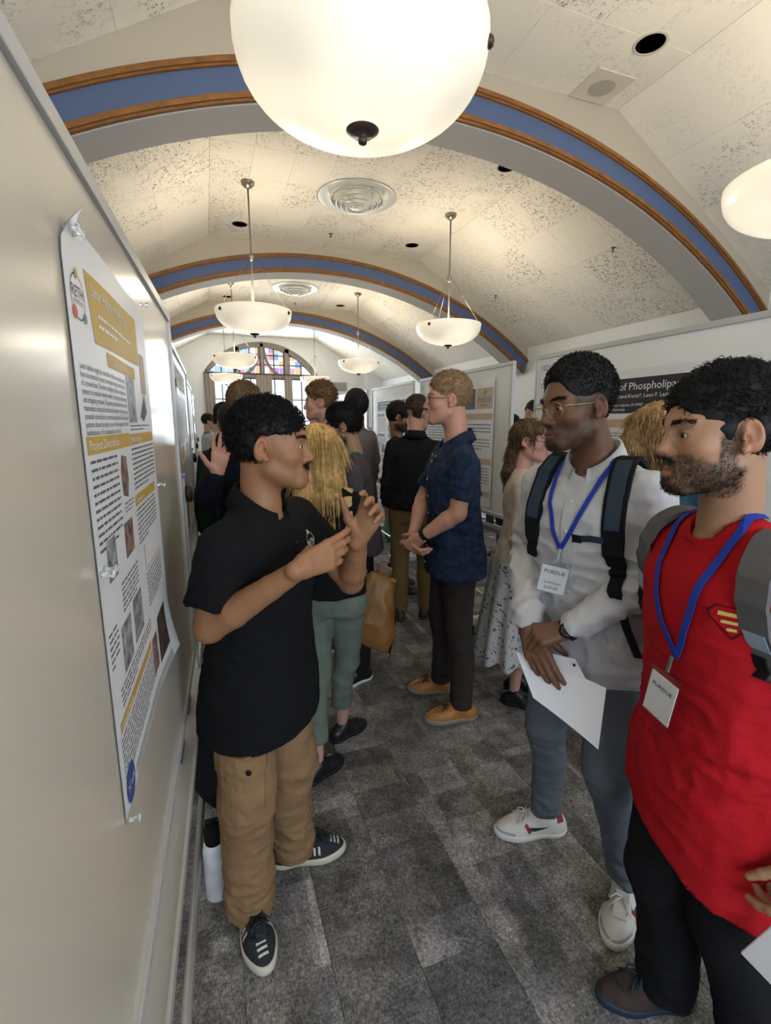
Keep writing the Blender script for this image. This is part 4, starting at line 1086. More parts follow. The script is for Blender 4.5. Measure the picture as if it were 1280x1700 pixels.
    if nbr:
        v0, q0 = parts[0]; w = P['_bw'] if P['_bw'] is not None else np.zeros(len(v0)); w = np.clip(w, 0, 1) ** 1.5
        if P.get('mus_only'): lq = (v0 - hd) @ Rh / hs; w = w * (np.abs(lq[:, 2] + .054) < .011) * (np.abs(lq[:, 0]) < .027) * (lq[:, 1] > .06)
        Rn = np.random.RandomState(9); ix = Rn.choice(len(v0), nbr, p=w / w.sum()); nr = normals_of(v0, q0)[ix]
        lc = (v0[ix] - hd) @ Rh / hs
        dr = (Rh @ np.stack([np.sign(lc[:, 0]) * .35 * (lc[:, 2] > -.066), .25 + 0 * lc[:, 0], -1 + 0 * lc[:, 0]], 0)).T
        V_, Q_ = tufts('x', v0[ix] + .002 * Rn.randn(nbr, 3), nr, dr, None, None, P.get('bl', .009), P.get('br', .0005), 0, lift=.4, segs=2)
        put(mesh_obj('moustache' if P.get('mus_only') else 'beard', V_, Q_, hair_mat(P['hair']), None, True))
    if P.get('style', 'short') != 'none':
        put(hair_build(hd, Rh, hs, P, None, ch))
    # --- clothes
    fam = P.get('fold', .004)
    def torso(secs, off=0.0):
        return loft(pv, RT, [(z * TL, x * s, y * s, (w + off) * s * g, (d + off) * s * g) for z, x, y, w, d in secs], n=2.3, kc=.02)
    if fem: base = [(-.22, 0, 0, .196, .146), (0, 0, 0, .182, .134), (.34, 0, 0, .140, .105), (.62, 0, .008, .155, .122), (.82, 0, 0, .150, .105), (.93, 0, -.008, .105, .074), (.985, 0, -.012, .062, .058)]
    else: base = [(-.22, 0, 0, .204, .154), (-.08, 0, 0, .199, .150), (.05, 0, 0, .188, .140), (.34, 0, .004, .172, .122), (.62, 0, .006, .174, .124), (.80, 0, 0, .172, .112), (.91, 0, -.008, .128, .082), (.985, 0, -.014, .070, .064)]
    base = P.get('torso', base)
    T = P['top']; F = Field()
    hz_ = T.get('hem', -.20) - .12
    fl = T.get('flare', 0); base = [(z_, x_, y_ + fl * .4 * max(0, min(1, -z_ * 3)), w_ + fl * .4 * max(0, min(1, -z_ * 3)), d_ + fl * max(0, min(1, -z_ * 3))) for z_, x_, y_, w_, d_ in base]
    base = [((hz_,) + base[0][1:]) if i == 0 and hz_ < base[0][0] else b for i, b in enumerate(base)]
    F.u(torso(base), .02)
    sl = T.get('sleeve', 'short'); sr = T.get('sr', 1.0)
    for sg, sh, el, wr in ((1, shR, elR, wrR), (-1, shL, elL, wrL)):
        F.u(cap(nb - ax * .024 * s + rr * sg * .045 * s - ff * .012, sh + ax * .006 - rr * sg * .012, .040 * s, .046 * s), .035)
        if sl == 'short':
            e = sh + (el - sh) * T.get('slen', .78)
            F.u(cap(sh, sh + (e - sh) * .3, .058 * s * sr, .059 * s * sr), .035); F.u(frustum(sh + (e - sh) * .1, e, .058 * s * sr, .064 * s * sr), .008)
        elif sl == 'long':
            e = el + (wr - el) * T.get('slen', .93); m1 = el + (wr - el) * .3
            F.u(cap(sh, el, .059 * s * sr, .055 * s * sr), .035); F.u(cap(el, m1, .055 * s * sr, .053 * s * sr), .01)
            F.u(cap(m1, e, .053 * s * sr, .040 * s * sr), .008)
            if T.get('cuff'): F.u(cap(e - unit(wr - el) * .045, e, .0415 * s, .0415 * s), .006)
        elif sl == 'none':
            F.u(cap(sh, sh + (el - sh) * .05, .058 * s, .055 * s), .03)
    for pr, k in T.get('extra', []): F.u(pr, k)
    F.cut(halfspace(pv + ax * (T.get('hem', -.20) * TL), -ax + A_(*T.get('hemtilt', (0, 0, 0)))), .004)
    nr = T.get('neckr', 1.10) * nk
    F.sub(cap(nb - ax * T.get('vneck', .02) + ff * .012, nb + ax * .12, nr * .9, nr * 1.2), .006)
    ar_ = fam; wst = pv + ax * TL * .3
    def wrinkles(q_):
        d_el = np.minimum(np.linalg.norm(q_ - elR, axis=-1), np.linalg.norm(q_ - elL, axis=-1))
        z = (q_ - pv) @ ax / TL
        w = .7 + 1.1 * np.exp(-(d_el / .15) ** 2) + .7 * np.exp(-((z - .15) / .22) ** 2)
        return -w * fold(q_, ar_ * .75, T.get('fs', 19.), T.get('fst', (1, 1, 1.5)))
    F.post = wrinkles
    shirt = put(build_field(T.get('name', 'shirt'), F, cc, T['m']))
    P['_'] = dict(root=root, org=org, pv=pv, nb=nb, RT=RT, TL=TL, ax=ax, rr=rr, ff=ff, hd=hd, Rh=Rh, hs=hs, nk=nk, shR=shR, shL=shL, elR=elR, elL=elL, wrR=wrR, wrL=wrL, put=put, H2W=H2W, F=F, shirt=shirt)
    if T.get('collar'):
        F = Field(); k1 = nk * 1.30
        c0 = nb + ax * T.get('colz', .010) * s - ff * .012; n_ = 30; k1 = nk * T.get('colr', 1.26)
        mb = MB(); ring = []; op_ = T.get('open', .30)
        for i in range(n_ + 1):
            a = PI / 2 + op_ + (2 * PI - 2 * op_) * i / n_       # open at the front
            fr = .5 + .5 * math.sin(a); f2 = fr ** 2.0          # 1 at the front, 0 at the nape
            dirv = rr * math.cos(a) + ff * math.sin(a) * 1.08
            drop = .062 * f2 * s; hh_ = (.036 - .006 * f2) * s
            pb = c0 + dirv * k1 * 1.02 - ax * (drop + .040)
            pt = c0 + dirv * k1 * 1.05 + ax * (hh_ - drop)
            fall = (.052 + T.get('point', .030) * max(0, (fr - .55) / .45) ** 1.5) * s
            fo = c0 + dirv * (k1 * 1.12 + .018 + .012 * f2) + ax * (hh_ - drop - fall)
            ring.append((pb, pt - dirv * .002, pt + dirv * .004 + ax * .003, fo + dirv * .003, fo - dirv * .003))
        vv = [p for r_ in ring for p in r_]; fc = []
        for i in range(n_):
            for k in range(5): fc.append((i * 5 + k, i * 5 + 5 + k, i * 5 + 5 + (k + 1) % 5, i * 5 + (k + 1) % 5))
        fc += [(4, 3, 2, 1, 0), tuple(n_ * 5 + k for k in range(5))]
        mb.add(vv, fc); put(mb.build('collar', T.get('mc', T['m']), None, True))
    elif T.get('crew'):
        n_ = 28; pts = []; rad_ = nr * 1.05
        for i in range(n_):
            a = 2 * PI * i / n_; fr = .5 + .5 * math.sin(a); dirv = rr * math.cos(a) + ff * math.sin(a)
            pts.append(nb + ff * .006 + dirv * rad_ - ax * (.000 + .038 * fr ** 1.5) * s - ax * T.get('crewdrop', .0))
        mb = MB().tube(pts, .0075 * s, 6, closed=True); put(mb.build('neckband', T.get('mc', T['m']), None, True))
    # trousers / skirt
    B = P['bottom']; F = Field(); k_ = B.get('kind', 'trousers')
    br = B.get('r', 1.0) * s
    wb = [(-.22, 0, 0, .165, .118), (0, 0, 0, .170, .118), (B.get('waist', .16), 0, 0, .155, .108)]
    if fem: wb = [(-.22, 0, -.004, .172, .118), (0, 0, -.01, .172, .122), (B.get('waist', .22), 0, 0, .138, .100)]
    RP = np.stack([unit(hr - ax * (hr @ ax)), np.cross(ax, unit(hr - ax * (hr @ ax))), ax], 1)
    F.u(loft(pv, RP, [(z * TL, x, y, w * s * g * .97, d * s * g * .97) for z, x, y, w, d in wb], kc=.02), .02)
    if k_ == 'skirt':
        zb = B['zb']; cx_, cy_ = (anR + anL)[:2] / 2
        F.u(chain([pv - UP * .08, A_(cx_, cy_, zb)], [.165 * s, .26 * s]), .06)
        F.cut(halfspace((0, 0, zb), (0, 0, -1)), .004); hemz = zb
        F.post = lambda q_: -.016 * (np.sin(np.arctan2(q_[..., 1] - cy_, q_[..., 0] - cx_) * 13 + 2 * np.sin(q_[..., 2] * 3)) * np.clip((pv[2] - q_[..., 2]) / .5, 0, 1))
    else:
        r1, r2, r3, r4 = B.get('radii', (.092, .070, .066, .060))
        for hp, kn, an, ft_ in ((hipR, knR, anR, fR), (hipL, knL, anL, fL)):
            bt = an + A_(0, 0, B.get('hemz', .075) - an[2])
            ca = kn + (bt - kn) * .35 - A_(math.cos(ft_[2]), math.sin(ft_[2]), 0) * .018
            up_ = hp + (kn - hp) * .3
            F.u(cap(hp, up_, (r1 + .002) * br, r1 * .97 * br), .04); F.u(cap(up_, kn, r1 * .97 * br, r2 * br), .01)
            F.u(cap(kn, ca, r2 * br, r3 * br), .012); F.u(cap(ca, bt - A_(0, 0, .01), r3 * br, r4 * br), .01)
        F.cut(halfspace((0, 0, B.get('hemz', .075)), (0, 0, -1)), .004)
        fb = B.get('fold', .005)
        def wr2(q_):
            dk = np.minimum(np.linalg.norm(q_ - knR, axis=-1), np.linalg.norm(q_ - knL, axis=-1))
            low = np.exp(-((q_[..., 2] - .16) / .12) ** 2)
            w = .4 + .8 * np.exp(-(dk / .12) ** 2) + 1.2 * low + .6 * np.exp(-((q_[..., 2] - pv[2] + .12) / .10) ** 2)
            return -w * fold(q_, fb * .6, 15., (1, 1, 1.9))
        F.post = wr2
    trousers = put(build_field(B.get('name', 'trousers'), F, cc, B['m'])); P['_']['trousers'] = trousers; P['_']['FB'] = F
    P['_'].update(hipR=hipR, hipL=hipL, knR=knR, knL=knL, anR=anR, anL=anL)
    if 'm_shoe' in P:
        P['_']['shoes'] = [shoe(None, A_(f_[0], f_[1], 0), f_[2], P, {0: .0040, 1: .0054, 2: .010, 3: .016}[near], P.get('shoeL', .285 * s if not fem else .25 * s)) for f_ in (fR, fL)]
        for u_ in P['_']['shoes']: put(u_[0])
    return root
def on_surface(F, p, d, far=.5, marg=.2):
    """walk from p along d to the outside of a field; returns the point on the cloth"""
    p = np.asarray(p, float); d = unit(d); t = 0.0
    for _ in range(60):
        q = (p + d * (far - t))[None, None, :]
        v = F.ev(q, q[:, 0], q[:, 0], marg)[0, 0]
        if v < .0006: break
        t += max(.0008, v * .8)
        if t > far: break
    return p + d * (far - t)
def glasses(P, m, rx=.024, rz=.021, square=False, temple=None):
    D = P['_']; W = D['H2W']; mb = MB(); r = .0011 * D['hs'] * (1.5 if square else 1.0)
    e = empty('eyeglasses'); 
    y0 = .104
    for x in (-1, 1):
        pts = []
        for k in range(24):
            a = 2 * PI * k / 24; cx, cz = math.cos(a), math.sin(a)
            if square: cx = math.copysign(abs(cx) ** .55, cx); cz = math.copysign(abs(cz) ** .55, cz)
            px = x * .034 + rx * cx; pts.append(W((px, y0 - 3.2 * px * px, -.006 + rz * cz)))
        mb.tube(pts, r, 6, closed=True)
        xo = x * (.034 + rx)
        mb.tube([W((xo, y0 - 3.2 * xo * xo, .002)), W((x * .071, .085, .005)), W((x * .0755, .045, .004)), W((x * .0765, -.004, .006)), W((x * .078, -.024, -.012))], r, 6)
    mb.tube([W((-.0105, y0, -.002)), W((0, y0 + .003, .001)), W((.0105, y0, -.002))], r, 6)
    o = D['put'](mb.build('glasses_frame', m, None, True))
    M_lens = thin_glass('spectacle lens', (.97, .98, .98), .06) if 'spectacle lens' not in bpy.data.materials else bpy.data.materials['spectacle lens']
    ml = MB()
    for x in (-1, 1):
        v = [W((x * .034, y0 - 3.2 * .034 ** 2, -.006))]
        for k in range(24):
            a = 2 * PI * k / 24; cx, cz = math.cos(a), math.sin(a)
            if square: cx = math.copysign(abs(cx) ** .55, cx); cz = math.copysign(abs(cz) ** .55, cz)
            px = x * .034 + rx * cx; v.append(W((px, y0 - 3.2 * px * px, -.006 + rz * cz)))
        ml.add(v, [(0, 1 + k, 1 + (k + 1) % 24) for k in range(24)])
    bpy.data.objects.remove(e)
    mesh_obj('lens', ml.v, ml.f, M_lens, o)
    return o
def ribbon_on(P, pts, width, th, m, name, field=None, parent=None, lift=.002):
    """ribbon lying on the cloth: pts are (point inside body, outward direction)"""
    F = field or P['_']['F']; N = []; Q = []
    for p, d in pts:
        d = unit(d); Q.append(on_surface(F, p, d) + d * lift); N.append(d)
    mb = MB().strip(Q, N, width, th)
    o = mb.build(name, m, parent, False)
    if parent is None: P['_']['put'](o)
    return o, Q

def long_hair(P, lobes, strands, m=None, seed=3, cell=.008, wave=0.0, wf=30., r=.003):
    """lobes: chains (points, radii) of hair mass in room coordinates; strands follow them from crown to tip"""
    D = P['_']; hd, Rh, hs = D['hd'], D['Rh'], D['hs']; F = Field()
    F.u(inframe(ell((0, -.016, .036), (.083, .106, .092)), hd, Rh, hs), .01)
    F.sub(inframe(ell((0, .128, P.get('hline', .066) - .115), (.070, .090, .115)), hd, Rh, hs), .012)
    for pts, rs in lobes: F.u(chain([A_(*p) for p in pts], rs), .03)
    F.sub(inframe(ell((0, .105, -.05), (.078, .085, .10)), hd, Rh, hs), .012)
    if P.get('earout'):
        for x in (-1, 1): F.sub(inframe(ell((x * .09, .01, -.03), (.035, .05, .06)), hd, Rh, hs), .01)
    F.post = lambda q_: -.004 * (vnoise(q_ * A_(1, 1, .25), 90) * 2) - wave * vnoise(q_, wf)
    v, q = F.surface(cell); geo = [(v, q)]
    nr = normals_of(v, q); Rn = np.random.RandomState(seed)
    la = (v - hd) @ Rh / hs; ok = np.nonzero(~((la[:, 1] > .055) & (la[:, 2] < .05)))[0]
    ix = Rn.choice(ok, strands)
    up = np.clip((v[ix, 2] - hd[2]) / .1, 0, 1)[:, None]
    d = np.tile(A_(0, 0, -1.0), (strands, 1)) + up * (-.8 * Rh[:, 1])[None]
    geo.append(tufts('x', v[ix], nr[ix], d, None, None, P.get('tl', .12), r, P.get('curl', 0), seed, segs=6, grav=P.get('grav', .5), lift=.04, jit=.05))
    V, Q = join_geo(geo)
    return D['put'](mesh_obj('hair', V, Q, m or hair_mat(P['hair']), None, True))

def patch_on(P, c, right, up, w, h, out, th, m, name, field=None, parent=None, nu=6, nv=6, outline=None, far=.25, lift=.0):
    """thin piece of cloth or print lying on a garment; c is a point inside it, out the way it faces"""
    F = field or P['_']['F']; c = A_(*c); right = unit(right); up = unit(up); out = unit(out)
    V = []; fc = []
    if outline is None:
        for j in range(nv + 1):
            for i in range(nu + 1):
                p = c + right * w * (i / nu - .5) + up * h * (j / nv - .5); V.append(on_surface(F, p, out, far) + out * (th + lift))
        n1 = (nu + 1) * (nv + 1); V += [p - out * (th + .003 + lift) for p in V]
        q = lambda i, j: j * (nu + 1) + i
        for j in range(nv):
            for i in range(nu): fc.append((q(i, j), q(i + 1, j), q(i + 1, j + 1), q(i, j + 1)))
        rim = [q(i, 0) for i in range(nu)] + [q(nu, j) for j in range(nv)] + [q(i, nv) for i in range(nu, 0, -1)] + [q(0, j) for j in range(nv, 0, -1)]
        for a, b in zip(rim, rim[1:] + rim[:1]): fc.append((a, a + n1, b + n1, b))
    else:
        vs, fs = outline
        V = [on_surface(F, c + right * x * w + up * y * h, out, far) + out * (th + lift) for x, y in vs]; fc = [tuple(f) for f in fs]
    o = mesh_obj(name, V, fc, m, parent)
    if parent is None: P['_']['put'](o)
    return o
def poly_ring(r0, r1, n=32, sx=1, sy=1):
    vs = []; fs = []
    for k in range(n):
        a = 2 * PI * k / n; vs += [(r0 * math.cos(a) * sx, r0 * math.sin(a) * sy), (r1 * math.cos(a) * sx, r1 * math.sin(a) * sy)]
    for k in range(n):
        j = (k + 1) % n; fs.append((k * 2, k * 2 + 1, j * 2 + 1, j * 2))
    return vs, fs
def poly_disc(x, y, r, n=16):
    return [(x + r * math.cos(2 * PI * k / n), y + r * math.sin(2 * PI * k / n)) for k in range(n)], [tuple(range(n))]
def centred(body, size, space=1.0):
    v, f, w = text_geo(body, size, 0, space); ys = [p[1] for p in v]; cy = (max(ys) + min(ys)) / 2
    return [(x - w / 2, y - cy) for x, y in v], f
# ---------------------------------------------------------------- the people
D2R = math.radians
M_polo = cloth('black pique cotton', (.0075, .0075, .0085), .5, 700)
M_khaki = cloth('tan cotton twill', (.235, .140, .070), .3, 500, var=.10, vscale=14)
M_stripe = cloth('pale grey striped shirt', (.50, .50, .51), .15, 300)
M_greytr = cloth('blue grey chino', (.125, .140, .165), .3, 420, var=.10, vscale=10)
M_redtee = cloth('bright red jersey', (.38, .007, .012), .25, 420)
M_blacktr = cloth('black trousers cloth', (.009, .009, .011), .3, 400)
M_navy = cloth('navy linen', (.017, .029, .062), .4, 420, var=.45, vscale=26)
M_darkbr = cloth('dark brown denim', (.030, .024, .021), .3, 420, var=.15, vscale=20)
M_blkshirt = cloth('charcoal shirt cloth', (.012, .012, .013), .3, 400)
M_olive = cloth('olive khaki chino', (.205, .135, .055), .3, 420, var=.08, vscale=12)
M_cream = cloth('cream knit', (.62, .54, .45), .4, 260)
M_teal = cloth('teal jacket cloth', (.022, .060, .085), .3, 260)
M_sage = cloth('sage green denim', (.150, .180, .145), .35, 520, var=.14, vscale=16)
M_greytee = cloth('plum grey jersey', (.070, .062, .068), .25, 300)
M_suit = cloth('midnight suit wool', (.008, .010, .019), .2, 500)
M_white_sh = mat('white rubber', (.66, .65, .61), .55); M_cream_sh = mat('cream rubber', (.52, .49, .38), .6)
M_black_sh = mat('black leather', (.010, .010, .011), .35); M_grey_sh = cloth('dark grey knit', (.030, .033, .038), .5, 500)
M_tanlea = mat('tan leather', (.34, .135, .028), .45, bump=.15, bscale=90, var=.15, vscale=16)
M_wleather = mat('white leather', (.62, .60, .55), .45, bump=.1, bscale=120)
M_brlea = mat('dark brown leather', (.045, .025, .014), .4)
BLK = (.0065, .006, .006)

polo = dict(near=0, label='person in black polo shirt and tan cargo trousers gesturing with both hands',
    s=.97, girth=1.02, yaw=D2R(-43), pelvis=(.112, 1.43, .87), neck=(.138, 1.368, 1.378), head=(.163, 1.36, 1.535), hyaw=D2R(-17), hipyaw=D2R(-40), hs=1.04,
    elR=(-.026, 1.25, 1.080), wrR=(.184, 1.115, 1.250), handR=dict(d=(.86, .30, .20), n=(-.28, .92, -.20), curl=(.16, .26, .32, .38), spread=.05, thumb=(-.25, 1.6), s=1.0),
    elL=(.401, 1.42, 1.100), wrL=(.384, 1.275, 1.272), handL=dict(d=(.34, -.30, .85), n=(-.55, -.75, -.05), curl=(.50, .66, .74, .80), spread=.10, thumb=(.55, .1), s=1.0),
    footR=(.037, 1.37, D2R(-80)), footL=(.206, 1.545, D2R(-5)), kneeR=(.045, 1.34, .47), kneeL=(.20, 1.475, .47),
    skin=(.285, .135, .064), hmask=.040, hair=BLK, style='short', hth=.012, htop=.013, hline=.062, lump=.004, lumpf=62, tufts=3600, tl=.014, tr=.0019, curl=.0032, lift=.8, flow=(0, .2, .5), fall=-.2, sideb=.030, sidek=.035, nape=-.022, nose=1.15, brow=.0036,
    beard=.30, bjaw=.35, bside=.2, bmus=.9, bchin=.35, bhairs=900, mus_only=1, bl=.0065, mouth=.0016, gaze=(.0, -.02),
    top=dict(m=M_polo, sleeve='short', slen=.72, sr=1.12, hem=-.345, flare=.022, collar=True, vneck=.045, name='polo_shirt'),
    bottom=dict(m=M_khaki, name='cargo_trousers', r=1.0, hemz=.055, fold=.011, radii=(.092, .086, .080, .075)),
    m_shoe=M_grey_sh, m_sole=M_cream_sh, m_lace=M_black_sh, soleh=.03, shoeL=.275)
judge = dict(near=0, label='person in pale grey shirt and round glasses, hands clasped over papers',
    s=1.02, girth=1.0, yaw=D2R(198), pelvis=(1.13, 1.15, .93), neck=(1.060, 1.13, 1.492), head=(.985, 1.125, 1.642), hyaw=D2R(179), hpitch=D2R(-5), hroll=D2R(3),
    elL=(1.120, .925, 1.185), wrL=(.945, 1.035, 1.020), handL=dict(d=(-.85, .45, -.28), n=(.2, .35, -.9), curl=(.75, .85, .9, .9), spread=.0, thumb=(.1, .6), s=1.0),
    elR=(1.03, 1.36, 1.16), wrR=(.872, 1.135, 1.000), handR=dict(d=(.02, -.60, -.80), n=(.80, .45, -.25), curl=(.22, .25, .3, .34), spread=.02, thumb=(.1, .5), s=1.0),
    footL=(1.225, 1.00, D2R(-146)), footR=(1.15, 1.331, D2R(165)), kneeL=(1.075, .985, .56), kneeR=(1.085, 1.285, .52),
    skin=(.150, .072, .040), hair=BLK, style='short', hth=.010, htop=.024, hline=.090, hmask=.02, lump=.0015, lumpf=120, tufts=2800, tl=.008, tr=.0020, curl=.0025, lift=.9, fade=.75, sideb=.0, nose=1.1, lip=1.25, lipc=(.16, .075, .060), brow=.0040,
    beard=.85, bjaw=.7, bside=.45, bmus=.55, bchin=1, gaze=(.05, -.12),
    top=dict(m=M_stripe, sleeve='long', slen=.93, cuff=True, sr=.98, hem=-.20, collar=True, vneck=.075, name='shirt', fs=17.), fold=.0088,
    bottom=dict(m=M_greytr, r=1.0, hemz=.098, fold=.008, radii=(.090, .068, .058, .050)),
    m_shoe=M_wleather, m_sole=M_white_sh, shoeL=.285)
red = dict(near=0, label='bearded person in a bright red badge tee at the right edge',
    s=.98, girth=1.0, yaw=D2R(162), shw=.162, pelvis=(1.06, .68, .86), neck=(.995, .68, 1.400), head=(.940, .675, 1.580), hyaw=D2R(157), hpitch=D2R(-3), hs=1.03,
    elR=(1.215, .93, 1.09), wrR=(1.085, .862, .868), handR=dict(d=(-.2, -.25, -.9), n=(-.3, -.9, .2), curl=(.3, .3, .3, .3)),
    elL=(1.10, .425, 1.03), wrL=(1.008, .430, .81), handL=dict(d=(-.32, .02, -.93), n=(.2, .95, .0), curl=(.5, .7, .75, .8), thumb=(.1, .6)),
    footR=(1.10, .745, D2R(160)), footL=(1.16, .54, D2R(190)), kneeR=(1.03, .745, .47), kneeL=(1.05, .58, .47),
    skin=(.350, .190, .105), hair=BLK, style='short', hth=.012, htop=.014, hline=.062, lump=.004, lumpf=40, tufts=3600, tl=.020, tr=.0014, curl=.0022, lift=.40, flow=(.6, -.3, .3), fall=-.5, nape=-.03, sideb=-.03, nose=1.3, brow=.0042,
    beard=.95, bjaw=.85, bside=.8, bmus=1, bchin=1, bhairs=4800, bl=.0065, br=.00042, hmask=.018, gaze=(-.1, -.02),
    top=dict(m=M_redtee, sleeve='short', slen=.85, sr=1.05, hem=-.42, hemtilt=(-.2, .45, 0), flare=.03, crew=True, vneck=.03, name='tee_shirt'), fold=.006,
    bottom=dict(m=M_blacktr, r=1.08, hemz=.06, radii=(.094, .078, .072, .068)),
    m_shoe=mat('worn brown suede', (.040, .026, .020), .8, var=.3, vscale=30), m_sole=mat('dark blue sole', (.012, .03, .05), .6), shoeL=.27)
navy = dict(near=1, label='fair-haired person in navy short-sleeved shirt and tan shoes, hands clasped',
    s=1.045, girth=1.0, yaw=D2R(168), pelvis=(1.205, 2.225, .95), neck=(1.172, 2.2, 1.512), head=(1.135, 2.21, 1.708), hyaw=D2R(162), hs=1.0,
    elL=(1.112, 2.03, 1.165), wrL=(.978, 2.14, 1.035), handL=dict(d=(-.45, .55, -.6), n=(.45, .75, .1), curl=(.7, .8, .85, .9), thumb=(.1, .5)),
    elR=(1.105, 2.42, 1.17), wrR=(.975, 2.25, 1.02), handR=dict(d=(-.15, -.75, -.55), n=(.75, -.3, .3), curl=(.6, .7, .75, .8), thumb=(.1, .5)),
    footL=(1.203, 2.10, D2R(172)), footR=(1.225, 2.38, D2R(160)), kneeL=(1.185, 2.12, .52), kneeR=(1.19, 2.34, .52),
    skin=(.50, .255, .175), hair=(.225, .145, .072), browc=(.30, .19, .11), style='short', hth=.010, htop=.020, hline=.076, lump=.003, lumpf=120, tufts=2400, tl=.016, tr=.0012, lift=.35, sideb=.005, nape=-.01, nose=1.25, brow=.003, blue=True, beard=.12, mouth=.001,
    top=dict(m=M_navy, sleeve='short', slen=.72, sr=1.02, hem=-.24, collar=True, vneck=.05, name='short_sleeved_shirt'), fold=.006,
    bottom=dict(m=M_darkbr, r=.95, hemz=.08, fold=.006, radii=(.092, .070, .064, .060)),
    m_shoe=M_tanlea, m_sole=mat('grey shoe sole', (.22, .19, .16), .7), m_lace=M_brlea, shoeL=.295)
khaki = dict(near=2, label='person seen from behind in a black shirt tucked into olive khaki trousers',
    s=1.03, yaw=D2R(55), pelvis=(1.475, 3.42, .95), neck=(1.49, 3.40, 1.49), head=(1.515, 3.43, 1.655), hyaw=D2R(25), hpitch=D2R(-8),
    footL=(1.40, 3.50, D2R(75)), footR=(1.62, 3.46, D2R(40)), skin=(.52, .28, .20), hair=(.050, .028, .016), hth=.013, htop=.024, hline=.07, lump=.004, lumpf=100, tufts=1200, tl=.018, tr=.002, fade=.4,
    top=dict(m=M_blkshirt, sleeve='long', slen=.97, sr=1.0, hem=-.03, name='shirt', collar=True, vneck=.04), fold=.007,
    bottom=dict(m=M_olive, hemz=.07, waist=.2), m_shoe=M_brlea, m_sole=M_brlea)
bearded = dict(near=2, label='bearded person in dark clothes, half hidden behind the person in the black shirt',
    s=1.0, yaw=D2R(-25), pelvis=(1.655, 4.17, .92), neck=(1.64, 4.15, 1.46), head=(1.632, 4.12, 1.640), hyaw=D2R(-20), hpitch=D2R(-12),
    footL=(1.70, 4.33, D2R(-40)), footR=(1.62, 4.08, D2R(-40)), skin=(.33, .18, .11), hair=BLK, hth=.022, htop=.03, beard=.95, bhairs=900, bl=.02, lump=.004,
    top=dict(m=M_blkshirt, sleeve='long', crew=True), bottom=dict(m=cloth('dark slate trousers', (.018, .022, .030))), m_shoe=M_black_sh, m_sole=M_black_sh)
blondw = dict(near=1, fem=1, label='person with long straight blonde hair, black top and sage green jeans',
    s=.93, yaw=D2R(62), pelvis=(.475, 2.04, .86), neck=(.445, 2.02, 1.325), head=(.435, 2.03, 1.475), hyaw=D2R(75), hpitch=D2R(-4),
    footL=(.375, 1.93, D2R(30)), footR=(.555, 2.17, D2R(25)), elR=(.62, 2.06, 1.08), wrR=(.63, 2.2, .93),
    skin=(.52, .30, .22), hair=(.56, .36, .135), style='none',
    top=dict(m=M_polo, sleeve='long', slen=.3, sr=.85, hem=-.02, name='black_top', crew=True), bottom=dict(m=M_sage, name='jeans', r=.93, hemz=.19, waist=.26, radii=(.095, .068, .062, .060)),
    m_shoe=M_black_sh, m_sole=M_black_sh, laces=False)
gray = dict(near=1, label='bearded person in profile in a plum grey tee with a green lanyard',
    s=.99, yaw=D2R(165), pelvis=(.885, 2.93, .90), neck=(.835, 2.9, 1.405), head=(.775, 2.9, 1.572), hyaw=D2R(163), hpitch=D2R(-6),
    footL=(.80, 2.66, D2R(200)), footR=(.90, 3.05, D2R(165)), skin=(.36, .205, .13), hair=BLK, hth=.019, htop=.030, hline=.062, lump=.005, lumpf=50, tufts=1500, tl=.035, tr=.002, lift=.3, flow=(0, -.6, .2), nape=-.03, beard=.9, bhairs=1200, bl=.010, nose=1.2,
    shw=.185, top=dict(m=M_greytee, sleeve='short', slen=.9, sr=1.05, hem=-.24, crew=True, mc=cloth('coral band', (.45, .10, .07)), name='tee_shirt'), fold=.004,
    bottom=dict(m=M_blacktr, hemz=.08), m_shoe=M_black_sh, m_sole=M_white_sh)
ginger = dict(near=2, label='tall person with light brown swept hair and blue shirt facing left behind the bearded one',
    s=1.06, yaw=D2R(170), pelvis=(.86, 3.62, .98), neck=(.83, 3.6, 1.545), head=(.795, 3.6, 1.735), hyaw=D2R(165), footL=(.8, 3.5, D2R(170)), footR=(.9, 3.75, D2R(170)),
    skin=(.60, .33, .25), hair=(.165, .085, .035), hth=.012, htop=.040, hline=.072, quiff=1, lump=.004, tufts=1200, tl=.030, tr=.0018, flow=(0, -.8, .5), nose=1.2, fade=.4, blue=True,
    top=dict(m=cloth('slate blue jacket', (.035, .050, .095)), sleeve='long', hem=-.3, collar=True, mc=cloth('pale blue shirt', (.45, .55, .68))), bottom=dict(m=M_blacktr), m_shoe=M_black_sh, m_sole=M_black_sh)
beanie = dict(near=2, label='person with a black headwrap and taupe shirt seen from behind far back',
    s=1.05, yaw=D2R(120), pelvis=(1.27, 4.25, .97), neck=(1.26, 4.2, 1.535), head=(1.245, 4.2, 1.715), hyaw=D2R(120), footL=(1.18, 4.2, D2R(120)), footR=(1.38, 4.3, D2R(110)),
    skin=(.30, .17, .11), hair=(.008, .008, .010), hth=.026, htop=.05, hline=.068, nape=-.02, lump=.003, sideb=-.01, top=dict(m=cloth('taupe shirt', (.20, .175, .165)), sleeve='short', slen=.8, hem=-.25, crew=True), bottom=dict(m=M_blacktr), m_shoe=M_black_sh, m_sole=M_black_sh)
